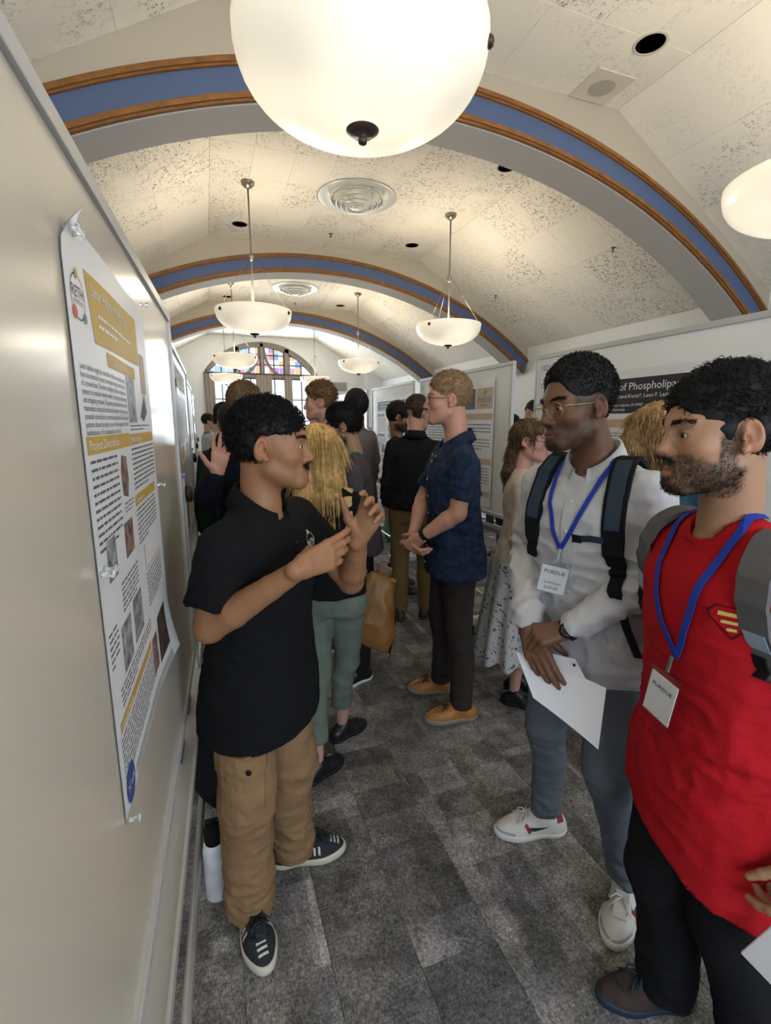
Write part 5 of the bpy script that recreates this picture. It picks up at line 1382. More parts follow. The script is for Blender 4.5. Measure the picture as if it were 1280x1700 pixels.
suit = dict(near=1, label='person in a midnight suit raising an open hand beside the left boards',
    s=1.02, yaw=D2R(55), pelvis=(.20, 2.66, .95), neck=(.195, 2.62, 1.50), head=(.195, 2.63, 1.672), hyaw=D2R(60), footL=(.10, 2.66, D2R(60)), footR=(.32, 2.7, D2R(50)),
    elL=(-.018, 2.46, 1.245), wrL=(.028, 2.39, 1.352), handL=dict(d=(.22, -.02, .95), n=(.15, -.95, .05), curl=(.10, .12, .14, .18), spread=.16, thumb=(.75, .0), s=1.0),
    skin=(.58, .31, .23), hair=(.120, .070, .035), hth=.010, htop=.016, lump=.003, tufts=1200, tl=.016, tr=.0014, fall=-.5, flow=(0, -.8, .2), nape=-.02,
    top=dict(m=M_suit, sleeve='long', slen=.90, hem=-.34, collar=True, name='suit_jacket', sr=1.05), fold=.003, bottom=dict(m=M_suit), m_shoe=M_black_sh, m_sole=M_black_sh)
green = dict(near=2, label='dark-haired person in a dark green jacket seen from behind above the raised hand',
    s=.98, yaw=D2R(95), pelvis=(.16, 3.65, .90), neck=(.15, 3.62, 1.43), head=(.148, 3.62, 1.595), hyaw=D2R(95), footL=(.05, 3.6, D2R(95)), footR=(.25, 3.6, D2R(95)), skin=(.50, .28, .20), hair=(.022, .014, .010), hth=.013, htop=.02, nape=-.015, lump=.004,
    top=dict(m=cloth('bottle green jacket', (.012, .030, .020)), sleeve='long', hem=-.28, crew=True, mc=cloth('white collar band', (.6, .6, .6))), bottom=dict(m=M_blacktr), m_shoe=M_black_sh, m_sole=M_black_sh)
darkb = dict(near=3, label='dark-haired person in a black jacket facing right before the left window curtain',
    s=1.02, yaw=D2R(0), pelvis=(.17, 5.2, .94), neck=(.17, 5.2, 1.49), head=(.19, 5.2, 1.655), hyaw=D2R(-5), footL=(.2, 5.3, 0), footR=(.2, 5.1, 0), skin=(.55, .32, .24), hair=BLK, hth=.014, htop=.024,
    top=dict(m=M_blkshirt, sleeve='long', hem=-.28, crew=True), bottom=dict(m=M_blacktr), m_shoe=M_black_sh, m_sole=M_black_sh)
far1 = dict(near=3, label='smallest far person at left, dark hair and blue checked shirt, facing right',
    s=.99, yaw=D2R(10), pelvis=(.02, 8.55, .91), neck=(.02, 8.55, 1.44), head=(.035, 8.55, 1.60), hyaw=D2R(0), footL=(.0, 8.65, 0), footR=(.0, 8.45, 0), skin=(.5, .3, .22), hair=BLK, hth=.014, htop=.024,
    top=dict(m=cloth('blue grey check', (.12, .14, .20)), sleeve='long', hem=-.28, crew=True), bottom=dict(m=M_blacktr), m_shoe=M_black_sh, m_sole=M_black_sh)
far2 = dict(near=3, label='far person with dark hair and pale grey shirt seen from behind before the window',
    s=.99, yaw=D2R(100), pelvis=(.15, 8.0, .91), neck=(.15, 8.0, 1.44), head=(.15, 8.0, 1.60), hyaw=D2R(100), footL=(.05, 8.0, D2R(90)), footR=(.25, 8.0, D2R(90)), skin=(.45, .28, .2), hair=BLK, hth=.016, htop=.026, nape=-.03,
    top=dict(m=cloth('pale grey cotton', (.40, .42, .45)), sleeve='long', hem=-.28, crew=True), bottom=dict(m=M_blacktr), m_shoe=M_black_sh, m_sole=M_black_sh)
curly = dict(near=1, fem=1, label='person with curly brown hair, cream top and flowered skirt',
    s=.95, yaw=D2R(-35), pelvis=(1.60, 2.20, .88), neck=(1.615, 2.20, 1.345), head=(1.632, 2.18, 1.500), earout=1, hyaw=D2R(-58), hpitch=D2R(-4), hs=.97,
    footL=(1.67, 2.25, D2R(-30)), footR=(1.56, 2.12, D2R(-40)), skin=(.62, .34, .27), hair=(.105, .064, .034), style='none', jaw=.95, nose=.95, brow=.003, blue=True,
    top=dict(m=M_cream, sleeve='long', slen=.9, sr=.95, hem=-.05, crew=True, neckr=1.5, vneck=.09, name='cream_top'), fold=.005,
    bottom=dict(kind='skirt', zb=.28, m=None, name='flowered_skirt'), m_shoe=M_black_sh, m_sole=M_black_sh, laces=False)
teal = dict(near=1, fem=1, label='person with wavy blonde hair and teal jacket, seen from behind',
    s=.98, yaw=D2R(20), pelvis=(1.72, 1.44, .92), neck=(1.715, 1.45, 1.40), head=(1.715, 1.46, 1.555), hyaw=D2R(15), footL=(1.62, 1.52, D2R(20)), footR=(1.70, 1.32, D2R(10)),
    skin=(.52, .30, .22), hair=(.33, .20, .085), style='none', girth=1.05,
    top=dict(m=M_teal, sleeve='long', hem=-.16, sr=1.05, crew=True, name='jacket'), bottom=dict(m=M_blacktr, r=.95), m_shoe=M_black_sh, m_sole=M_black_sh)
gap = dict(near=3, label='dark-haired person in the gap between the two nearest right boards',
    s=1.02, yaw=D2R(190), pelvis=(3.03, 4.0, .95), neck=(3.03, 4.0, 1.505), head=(3.0, 4.0, 1.665), hyaw=D2R(185), footL=(3.03, 3.9, D2R(180)), footR=(3.03, 4.1, D2R(180)), skin=(.35, .2, .13), hair=BLK, hth=.018, htop=.03,
    top=dict(m=M_blkshirt, sleeve='long', hem=-.28, crew=True), bottom=dict(m=M_blacktr), m_shoe=M_black_sh, m_sole=M_black_sh)
behind2 = dict(near=3, label='person behind the second right board, only dark sneakers and trouser ends show below it',
    s=.95, yaw=D2R(200), pelvis=(3.26, 4.75, .89), neck=(3.26, 4.75, 1.40), head=(3.26, 4.75, 1.56), footL=(3.25, 4.64, D2R(170)), footR=(3.27, 4.86, D2R(180)), skin=(.45, .28, .2), hair=BLK, hth=.016,
    top=dict(m=M_navy, sleeve='long', hem=-.28, crew=True), bottom=dict(m=cloth('dark denim', (.03, .045, .08))), m_shoe=mat('navy sneaker', (.02, .03, .05), .6), m_sole=M_black_sh)
behind1 = dict(near=3, label='person behind the nearest right board, white shoes showing below it',
    s=.95, yaw=D2R(180), pelvis=(3.2, 2.40, .89), neck=(3.2, 2.40, 1.40), head=(3.2, 2.4, 1.56), footL=(3.30, 2.52, D2R(215)), footR=(3.15, 2.30, D2R(200)), skin=(.45, .28, .2), hair=BLK, hth=.016,
    top=dict(m=M_navy, sleeve='long', hem=-.28, crew=True), bottom=dict(m=M_blacktr), m_shoe=M_white_sh, m_sole=M_white_sh)
def skirt_mat():
    m = bpy.data.materials.new('flowered cotton'); n, l = nt(m); b = n['Principled BSDF']
    tc = n.new('ShaderNodeTexCoord'); v = n.new('ShaderNodeTexVoronoi'); v.inputs['Scale'].default_value = 55; l.new(tc.outputs['Object'], v.inputs[0])
    t = n.new('ShaderNodeTexNoise'); t.inputs['Scale'].default_value = 38; t.inputs['Detail'].default_value = 3; l.new(tc.outputs['Object'], t.inputs[0])
    a = n.new('ShaderNodeMath'); a.operation = 'MULTIPLY_ADD'; a.inputs[1].default_value = .5; l.new(v.outputs[0], a.inputs[0]); l.new(t.outputs[0], a.inputs[2])
    r = n.new('ShaderNodeValToRGB'); e = r.color_ramp.elements; e[0].position = .52; e[0].color = (.04, .055, .10, 1); e[1].position = .66; e[1].color = (.50, .50, .49, 1)
    q = e.new(.60); q.color = (.20, .23, .30, 1); l.new(a.outputs[0], r.inputs[0]); l.new(r.outputs[0], b.inputs['Base Color']); b.inputs['Roughness'].default_value = .85
    return m
curly['bottom']['m'] = skirt_mat()
import time as _t
CAST = dict(polo=polo, judge=judge, red=red, navy=navy, khaki=khaki, bearded=bearded, blondw=blondw, gray=gray, ginger=ginger, beanie=beanie, suit=suit, green=green, darkb=darkb, far1=far1, far2=far2, curly=curly, teal=teal, gap=gap, behind2=behind2, behind1=behind1)
ONLY = globals().get('ONLY')
_t0 = _t.time()
for nm, P_ in CAST.items():
    if ONLY and nm not in ONLY: continue
    t1 = _t.time(); person(P_); print('PERSON', nm, round(_t.time() - t1, 2), flush=True)
print('PEOPLE TOTAL', _t.time() - _t0)
#PEOPLEPROPS
# ---------------------------------------------------------------- hair, eyeglasses and small things people wear
def dense(path, k=4):
    A = np.array(path, float); t = np.linspace(0, len(A) - 1, (len(A) - 1) * k + 1); i = np.clip(t.astype(int), 0, len(A) - 2); f = (t - i)[:, None]; f = f * f * (3 - 2 * f) * .5 + f * .5
    return (A[i] * (1 - f) + A[i + 1] * f).tolist()
def have(P): return '_' in P
M_gold = mat('gold wire', (.55, .36, .12), .25, 1.0)
M_dkfr = mat('tortoise frame', (.035, .014, .008), .25)
M_white = mat('white plastic', (.72, .72, .70), .35)
M_paper = mat('white paper', (.74, .74, .75), .7)
M_ink = mat('black ink', (.012, .012, .014), .6)
M_blueband = cloth('royal blue ribbon', (.022, .050, .33), .15, 500)
M_clip = mat('clip steel', (.5, .5, .5), .3, .9)
M_clearp = thin_glass('clear badge sleeve', (.95, .96, .97), .10)
M_strap = cloth('black webbing', (.010, .010, .012), .4, 500)
M_gstrap = cloth('grey padded strap', (.12, .115, .115), .4, 400)
def buttons(P, pts, r, m, name='button'):
    for p in pts:
        mb = MB().lathe([(.001, .0028), (r * .6, .0026), (r, .0018), (r, 0)], 12)
        q, d = p; z = unit(d); x = unit(np.cross(A_(0, 0, 1), z)); y = np.cross(z, x)
        mb.v = [tuple(A_(*q) + x * v[0] + y * v[1] + z * v[2]) for v in mb.v]
        P['_']['put'](mb.build(name, m, None, True))
def front_line(P, z0, z1, n, x=0.0, tilt=0.0):
    D = P['_']; return [(D['nb'] + D['ax'] * (z0 + (z1 - z0) * i / (n - 1)) + D['rr'] * (x + tilt * i / (n - 1)), D['ff']) for i in range(n)]
def placket(P, z0, z1, n, w, m, nbut=0, mbut=None, br=.0055, x=0.0):
    o, Q = ribbon_on(P, front_line(P, z0, z1, n, x), w, .0022, m, 'placket', lift=.0005)
    if nbut:
        k = [int((n - 1) * (i + .35) / nbut) for i in range(nbut)]
        buttons(P, [(Q[i] + P['_']['ff'] * .003, P['_']['ff']) for i in k], br, mbut)
    return Q
def lanyard(P, label, drop, m, side=0.0, badge=None, w=.016, lines=(), group=None, wide=.075, face=None):
    D = P['_']; nb, ax, rr, ff = D['nb'], D['ax'], D['rr'], D['ff']; root = empty('lanyard', D['org'] + A_(0, 0, 1.0)); tag(root, label, 'lanyard', group)
    def put(o, par=None):
        if par is None: o.parent = root; o.location = -root.location
        else: o.parent = par
        return o
    tip = None
    for sg in (-1, 1):
        pts = []
        for t in (-.12, -.05, .0):
            pts.append((nb - ax * .03 + rr * sg * (.045 + t * .12) * 1.0, unit(-ff * (-t * 8) + rr * sg * .4 + ax * .9)))
        for i in range(12):
            t = i / 11; pts.append((nb - ax * (.035 + (drop - .035) * t) + rr * (sg * wide * (1 - t) ** .9 * .95 + side * t) , unit(ff + ax * .9 * (1 - t) ** 3 + rr * sg * .2 * (1 - t))))
        N = []; Q = []
        for p, d in pts: N.append(d); Q.append(on_surface(D['F'], p, d) + unit(d) * .0055)
        put(MB().strip(Q, N, w, .0016).build('ribbon', m)); tip = Q[-1]
    if badge:
        bw, bh, yaw_, lean = badge; f_ = yaw_frame(yaw_); r_ = f_[:, 0] * -1; o_ = f_[:, 1]; u_ = unit(A_(0, 0, 1) + o_ * lean + r_ * .16 * (1 if lean >= 0 else 0))
        r_ = unit(np.cross(u_, o_)); o_ = np.cross(r_, u_)
        c = tip + o_ * .012
        Mx = lambda v: [tuple(c + r_ * q[0] + u_ * q[1] + o_ * q[2]) for q in v]
        mb = MB().box((-.004, -.034, -.002), (.004, .004, .002), .001); mb.v = Mx(mb.v); put(mb.build('clip', M_clip))
        mb = MB().box((-bw / 2, -.040 - bh, -.0012), (bw / 2, -.036, .0012)); mb.v = Mx(mb.v); put(mb.build('sleeve', M_clearp))
        mb = MB().box((-bw / 2 + .003, -.038 - bh + .003, -.0008), (bw / 2 - .003, -.052, .0008)); mb.v = Mx(mb.v); card = put(mb.build('card', M_paper))
        for txt, y, sz, bold in lines:
            mt = MB(); v, f = centred(txt, sz); mt.add(Mx([(x, y - .040, .0015) for x, y in [(a, b + y) for a, b in v]]), f)
            mt.build('print_line', M_ink, card)
    return root

if have(polo):
    D = polo['_']; ax, rr, ff, nb = D['ax'], D['rr'], D['ff'], D['nb']
    placket(polo, -.075, -.20, 7, .030, M_polo, 2, mat('dark button', (.03, .03, .035), .3), .0055)
    M_wht = mat('white thread', (.78, .76, .70), .7)
    c0 = nb - ax * .120 - rr * .066
    lo = ff * .97 - rr * .12
    def logo(vs_fs, m, nm, lift=.0012): patch_on(polo, c0, -rr, ax, 1, 1, lo, lift, m, nm, parent=D['shirt'], outline=vs_fs)
    logo(poly_ring(.0285, .0300, 28, .92, 1.08), M_wht, 'emblem_ring')
    v, f = centred('RETH', .022); logo(([(x, y + .004) for x, y in v], f), M_wht, 'emblem_letters')
    v, f = centred('INSTITUTE', .0085); logo(([(x, y - .0085) for x, y in v], f), M_wht, 'emblem_letters')
    logo(poly_disc(0, .032, .0062), mat('emblem gold', (.65, .52, .22), .6), 'emblem_dot', .0016); logo(poly_disc(-.019, -.0225, .0062), mat('emblem rose', (.62, .30, .24), .6), 'emblem_dot', .0016); logo(poly_disc(.022, -.021, .004), M_wht, 'emblem_dot', .0016)
    # cargo pocket on the near leg, flap and snap
    FB = D['FB']; kn, hp = D['knR'], D['hipR']; out = unit(A_(-.35, -.94, 0)); rt_ = unit(np.cross(A_(0, 0, 1), -out)); upv = unit(hp - kn)
    pc = kn + (hp - kn) * .27
    patch_on(polo, pc, rt_, upv, .135, .19, out, .009, M_khaki, 'cargo_pocket', FB, D['trousers'], 8, 8)
    patch_on(polo, pc + upv * .085, rt_, upv, .146, .062, out, .017, M_khaki, 'pocket_flap', FB, D['trousers'], 6, 3)
    q = on_surface(FB, pc + upv * .070 - rt_ * .035, out) + out * .0205
    mb = MB().lathe([(.001, .004), (.007, .003), (.0085, 0)], 14); z = out; x = rt_; y = np.cross(z, x); mb.v = [tuple(q + x * v[0] + y * v[1] + z * v[2]) for v in mb.v]; mb.build('snap', M_strap, D['trousers'], True)
    for up_, o, R, s_, F0 in D['shoes']:
        for k in range(3):
            c = o + R @ (s_ * A_(.006, .115 + k * .016, .02)); patch_on(polo, c, R[:, 0], R[:, 1], .030, .0075, R[:, 2] * .9 + R[:, 1] * .35, .0008, mat('pale shoe stripe', (.50, .48, .42), .6), 'shoe_stripe', F0, up_, 4, 1)
            for sg in (-1, 1):
                c = o + R @ (s_ * A_(0, .052 + k * .017, .044)); patch_on(polo, c, R[:, 1] * .9 - R[:, 2] * .35, R[:, 2], .008, .026, R[:, 0] * sg + R[:, 2] * .3, .0008, MATS['pale shoe stripe'], 'shoe_stripe', F0, up_, 1, 4)
if have(judge):
    D = judge['_']; ax, rr, ff, nb = D['ax'], D['rr'], D['ff'], D['nb']
    glasses(judge, M_gold, .0245, .0225)
    placket(judge, -.075, -.66, 22, .034, M_stripe, 6, mat('pearl button', (.66, .63, .58), .25), .0058)
    tee = []
    # watch on the left wrist
    fa = unit(D['wrL'] - D['elL']); z = unit(A_(-.25, -.75, .55) - fa * (A_(-.25, -.75, .55) @ fa)); y = np.cross(z, fa); wc_ = D['wrL'] + fa * .010
    mb = MB(); ring = [wc_ + (z * math.cos(a) + y * math.sin(a)) * .0325 for a in [2 * PI * k / 28 for k in range(28)]]
    vv = []; 
    for p in ring:
        n_ = unit(p - wc_); vv += [p - fa * .010 - n_ * .003, p + fa * .010 - n_ * .003, p + fa * .010, p - fa * .010]
    fc = [(i * 4 + k, i * 4 + (k + 1) % 4, ((i + 1) % 28) * 4 + (k + 1) % 4, ((i + 1) % 28) * 4 + k) for i in range(28) for k in range(4)]
    wroot = empty('wristwatch', wc_); tag(wroot, 'large black wristwatch below the pale grey shirt cuff', 'watch')
    L = lambda o: (setattr(o, 'parent', wroot), setattr(o, 'location', -wroot.location), o)[2]
    L(mesh_obj('band', vv, fc, M_strap))
    def onw(prof, seg=28, off=.0315):
        m_ = MB().lathe(prof, seg); m_.v = [tuple(wc_ + z * (off + v[2]) + fa * v[0] + y * v[1]) for v in m_.v]; return m_
    L(onw([(.021, -.006), (.0225, 0), (.0225, .006), (.019, .009), (.001, .009)]).build('case', mat('watch case', (.012, .012, .013), .3, .4), None, True))
    L(onw([(.001, .0094), (.0165, .0094)]).build('dial', mat('watch dial', (.035, .035, .037), .2)))
    mk = MB()
    for k in range(12):
        a = PI / 6 * k; M_ = Matrix(); mk.box((.0125, -.0005, 0), (.0155, .0005, .0002), M=rotm(0, 0, a))
    mk.v = [tuple(wc_ + z * (.0315 + .0096 + v[2]) + fa * v[0] + y * v[1]) for v in mk.v]; L(mk.build('hour_marks', M_clip))
    lanyard(judge, 'blue lanyard with a white name badge on the pale grey shirt', .245, M_blueband, side=.020, badge=(.082, .098, D2R(232), .0), w=.013,
            lines=[('PURDUE', -.030, .016, 1), ('JUDGE', -.080, .013, 1), ('SYMPOSIUM', -.064, .009, 1)])
    # backpack: straps over the shoulders, pack behind
    bp = empty('backpack', D['org'] + A_(.2, 0, 1.0)); tag(bp, 'dark blue and black backpack on the person in the pale grey shirt', 'backpack')
    def B_(o): o.parent = bp; o.location = -bp.location; return o
    M_bpb = cloth('slate blue pack cloth', (.035, .052, .075), .3, 300)
    for sg in (-1, 1):
        path = [(-.16, .09, -1, .2), (-.09, .098, -.8, .6), (-.06, .102, -.25, 1), (-.06, .105, .3, 1), (-.085, .108, .8, .7), (-.13, .110, 1, .25), (-.19, .112, 1, .05), (-.25, .118, 1, 0), (-.30, .128, .95, 0), (-.34, .140, .7, 0)]
        if sg > 0: path = path[:-1]
        path = dense(path); N, Q = [], []
        for dz, x, f_, u_ in path:
            d = unit(ff * f_ + ax * u_ + rr * sg * .12 * f_ * (f_ > 0)); N.append(d); Q.append(on_surface(D['F'], nb + ax * dz + rr * sg * x, d, .22) + d * .004)
        w_ = np.interp(np.linspace(0, 1, len(path)), [0, .4, .7, 1], [.058, .062, .058, .030]).tolist()
        st = B_(MB().strip(Q, N, w_, .012).build('shoulder_strap', M_strap))
        MB().strip([q + n * .012 for q, n in zip(Q[12:24], N[12:24])], N[12:24], .040, .003).build('strap_panel', M_bpb, st)
        if sg < 0: B_(MB().strip([q - n * .002 for q, n in zip(Q[-1:], N[-1:])] + [Q[-1] - ax * .10 + rr * sg * .02 - ff * .02, Q[-1] - ax * .2 + rr * sg * .035 - ff * .06], [N[-1]] * 3, .022, .004).build('webbing', M_strap))
        if sg < 0:
            q0 = Q[25] + N[25] * .019; N[6] = N[25]
            B_(MB().strip([q0 + rr * .02, q0 + rr * .055 + ff * .002, q0 + rr * .085 - ax * .006], [N[6]] * 3, .017, .004).build('sternum_strap', mat('navy webbing', (.015, .025, .05), .7)))
            qb = q0 + rr * .098 - ax * .008
            mb = MB().box((-.014, -.011, 0), (.014, .011, .007), .002).box((.012, -.013, .001), (.022, -.006, .006)).box((.012, .006, .001), (.022, .013, .006))
            mb.v = [tuple(qb + rr * v[0] + ax * v[1] + N[6] * v[2]) for v in mb.v]; B_(mb.build('buckle', M_strap))
    pk = Field(); RB = np.stack([rr, ff, ax], 1); oc = nb - ax * .30 - ff * .215
    pk.u(loft(oc, RB, [(-.24, 0, 0, .15, .075), (-.1, 0, -.01, .16, .095), (.1, 0, -.005, .155, .085), (.22, 0, .02, .12, .06)], n=3.2, kc=.05)); pk.u(inframe(rbox((0, -.09, -.09), (.12, .03, .11), .03), oc, RB), .02)
    pk.post = lambda q_: -fold(q_, .004, 14.)
    B_(build_field('pack', pk, .010, M_strap)); B_(MB().tube([oc + ax * .22 + rr * x + ax * z for x, z in ((-.04, 0), (-.035, .03), (.035, .03), (.04, 0))], .008, 8).build('haul_loop', M_bpb, None, True))
    # papers in the hand
    def sheet(name, quad, label, nu=8, nv=6, bend=.012, grp=None, m=M_paper):
        a, b, c, d = [A_(*p) for p in quad]; nrm = unit(np.cross(b - a, d - a)); V = []
        for j in range(nv + 1):
            for i in range(nu + 1):
                u, w = i / nu, j / nv; p = a * (1 - u) * (1 - w) + b * u * (1 - w) + c * u * w + d * (1 - u) * w
                V.append(p + nrm * bend * math.sin(u * PI) * (1 - .5 * w))
        n1 = len(V); V += [p + nrm * .0006 for p in V]; fc = []
        q = lambda i, j: j * (nu + 1) + i
        for j in range(nv):
            for i in range(nu): fc += [(q(i, j), q(i, j + 1), q(i + 1, j + 1), q(i + 1, j)), (n1 + q(i, j), n1 + q(i + 1, j), n1 + q(i + 1, j + 1), n1 + q(i, j + 1))]
        rim = [q(i, 0) for i in range(nu)] + [q(nu, j) for j in range(nv)] + [q(i, nv) for i in range(nu, 0, -1)] + [q(0, j) for j in range(nv, 0, -1)]
        for x, y in zip(rim, rim[1:] + rim[:1]): fc.append((x, y, y + n1, x + n1))
        o = mesh_obj(name, V, fc, m, smooth=False)
        return tag(o, label, 'paper', grp)
    sheet('paper_sheet', [(.840, 1.145, .912), (.972, .918, .890), (.948, .903, .720), (.857, 1.072, .796)], 'large white sheet held in front of the blue grey trousers')
    o = sheet('paper_sheet', [(.878, 1.115, .925), (.930, .995, .945), (.950, .970, .892), (.885, 1.09, .865)], 'smaller white sheet with a punched hole behind the large one', bend=.003)
    mb = MB(); 
    mesh_obj('hole', [tuple(A_(.9250, .9915, .929) + A_(.44, -.88, .1) * .0045 * math.cos(a) + A_(0, 0, 1) * .0045 * math.sin(a)) for a in [2 * PI * k / 12 for k in range(12)]], [tuple(range(12))], M_ink, o)
    for (up_, o, R, s_, F0), sgs in zip(D['shoes'], ((1, -1), (1, -1))):
        for sg in sgs:
            out = R[:, 0] * sg + R[:, 2] * .25
            c = o + R @ (s_ * A_(0, .075, .045)); patch_on(judge, c, R[:, 1] * .85 - R[:, 2] * .5, R[:, 2] * .8 + R[:, 1] * .4, .014, .034, out, .0012, mat('wine red stripe', (.24, .015, .03), .5), 'red_stripe', F0, up_, 2, 4)
            sw = [(.05, -.012), (.03, -.016), (.0, -.010), (-.055, .014), (-.02, -.001), (.01, -.002), (.05, .0)]
            c = o + R @ (s_ * A_(0, .020, .050)); patch_on(judge, c, R[:, 1], R[:, 2], 1, 1, out, .0014, mat('dark green mark', (.008, .028, .028), .5), 'swoosh_mark', F0, up_, outline=(sw, [(0, 1, 5, 6), (1, 2, 4, 5), (2, 3, 4)]))
            c = o + R @ (s_ * A_(0, -.052, .070)); patch_on(judge, c, R[:, 1], R[:, 2], .03, .022, out, .0012, MATS['wine red stripe'], 'heel_tab', F0, up_, 3, 3)
        for sg in (-1, 1):
            c = o + R @ (s_ * A_(sg * .01, .145, .030)); patch_on(judge, c, R[:, 1] * .8 - R[:, 0] * sg * .6, R[:, 2], .075, .016, R[:, 0] * sg * .8 + R[:, 1] * .6 + R[:, 2] * .1, .0015, mat('grey suede', (.34, .34, .35), .8), 'toe_guard', F0, up_, 6, 2)
if have(red):
    D = red['_']; ax, rr, ff, nb = D['ax'], D['rr'], D['ff'], D['nb']
    # plain five-sided cloth badge on the left chest
    M_dkred = cloth('dark red edging', (.10, .004, .008), .2, 300); M_yel = cloth('yellow applique', (.62, .50, .13), .2, 300)
    ce = nb - ax * .152 - rr * .122; oe = unit(ff - rr * .25); re_ = unit(-rr - oe * (-rr @ oe))
    def em(vs, fs, m, nm, l): patch_on(red, ce, re_, ax, 1, 1, oe, l, m, nm, parent=D['shirt'], outline=(vs, fs))
    pent = [(-.030, .028), (.030, .028), (.043, .012), (0, -.038), (-.043, .012)]
    sub = lambda k: [(x * k, y * k + .001) for x, y in pent]
    def fill(vs, n=5):      # refine the fan so that it follows the cloth
        V = [(0, 0)]; F_ = []; m_ = len(vs)
        for r in range(1, n + 1):
            for k in range(m_):
                for t in range(4):
                    a, b = vs[k], vs[(k + 1) % m_]; V.append(((a[0] + (b[0] - a[0]) * t / 4) * r / n, (a[1] + (b[1] - a[1]) * t / 4) * r / n))
        M4 = m_ * 4
        for k in range(M4): F_.append((0, 1 + k, 1 + (k + 1) % M4))
        for r in range(1, n):
            for k in range(M4): F_.append((1 + (r - 1) * M4 + k, 1 + r * M4 + k, 1 + r * M4 + (k + 1) % M4, 1 + (r - 1) * M4 + (k + 1) % M4))
        return V, F_
    em(*fill(pent), M_dkred, 'badge_border', .0012); em(*fill(sub(.86)), M_redtee, 'badge_field', .0020)
    for x0, x1, y, h in ((-.022, .022, .013, .008), (-.016, .016, -.003, .006), (-.007, .007, -.017, .006)):
        n = 8; vs = []; 
        for i in range(n + 1): x = x0 + (x1 - x0) * i / n; vs += [(x, y - h / 2), (x, y + h / 2)]
        em(vs, [(2 * i, 2 * i + 2, 2 * i + 3, 2 * i + 1) for i in range(n)], M_yel, 'badge_bar', .0028)
    lanyard(red, 'blue lanyard with a clear badge hanging over the bright red tee', .268, M_blueband, side=-.055, badge=(.075, .115, D2R(175), .0), w=.017, lines=[('PURDUE', -.038, .014, 1)], wide=.080)
    bp = empty('backpack', D['org'] + A_(.2, 0, 1)); tag(bp, 'grey padded backpack worn by the person in the bright red tee', 'backpack')
    def B_(o): o.parent = bp; o.location = -bp.location; return o
    for sg in (-1, 1):
        k_ = .0 if sg > 0 else .028; path = [(-.16, .105, -1, .2), (-.10, .115, -.8, .6), (-.075, .120, -.25, 1), (-.075, .122 + k_ * .5, .3, 1), (-.10, .125 + k_, .8, .7), (-.14, .128 + k_, 1, .25), (-.20, .132 + k_, 1, .05), (-.25, .137 + k_, 1, 0), (-.29, .145 + k_, .9, 0)]
        path = dense(path); N, Q = [], []
        for dz, x, f_, u_ in path:
            d = unit(ff * f_ + ax * u_ + rr * sg * .25 * f_ * (f_ > 0)); N.append(d); Q.append(on_surface(D['F'], nb + ax * dz + rr * sg * x, d, .22) + d * .004)
        st = B_(MB().strip(Q, N, np.interp(np.linspace(0, 1, len(Q)), [0, .5, .75, 1], [.055, .058, .052, .03]).tolist(), .011).build('shoulder_strap', M_gstrap))
        MB().strip([q + n * .011 for q, n in zip(Q[22:25], N[22:25])], N[22:25], .040, .002).build('strap_patch', mat('pale blue patch', (.30, .40, .52), .7), st)
        MB().strip([q + n * .011 for q, n in zip(Q[25:], N[25:])], N[25:], .024, .004).build('webbing', M_strap, st)
    RB = np.stack([rr, ff, ax], 1); oc = nb - ax * .28 - ff * .20; pk = Field()
    pk.u(loft(oc, RB, [(-.22, 0, 0, .14, .07), (-.1, 0, -.01, .155, .085), (.1, 0, -.005, .15, .08), (.2, 0, .015, .11, .055)], n=3.2, kc=.05))
    B_(build_field('pack', pk, .012, M_gstrap))
    bw = D['wrR'] + unit(D['elR'] - D['wrR']) * .012; fa = unit(D['wrR'] - D['elR']); x = unit(np.cross(fa, A_(0, 0, 1))); y = np.cross(fa, x)
    tag(MB().tube([bw + (x * math.cos(a) + y * math.sin(a)) * .030 for a in [2 * PI * k / 24 for k in range(24)]], .0032, 6, closed=True).build('bracelet', M_gold, None, True), 'thin gold bracelet on the wrist tucked beside the red tee hem', 'bracelet')
    wl = D['wrL']
    tag(MB().box((-.004, -.05, -.09), (.004, .05, .05), .002, M=Matrix.Translation((wl[0] - .058, wl[1] - .012, wl[2] - .185)) @ Matrix.Rotation(.35, 4, 'X') @ Matrix.Rotation(.25, 4, 'Z')).build('paper_pad', M_paper), 'white folded papers in the hand at the lower right corner', 'papers')
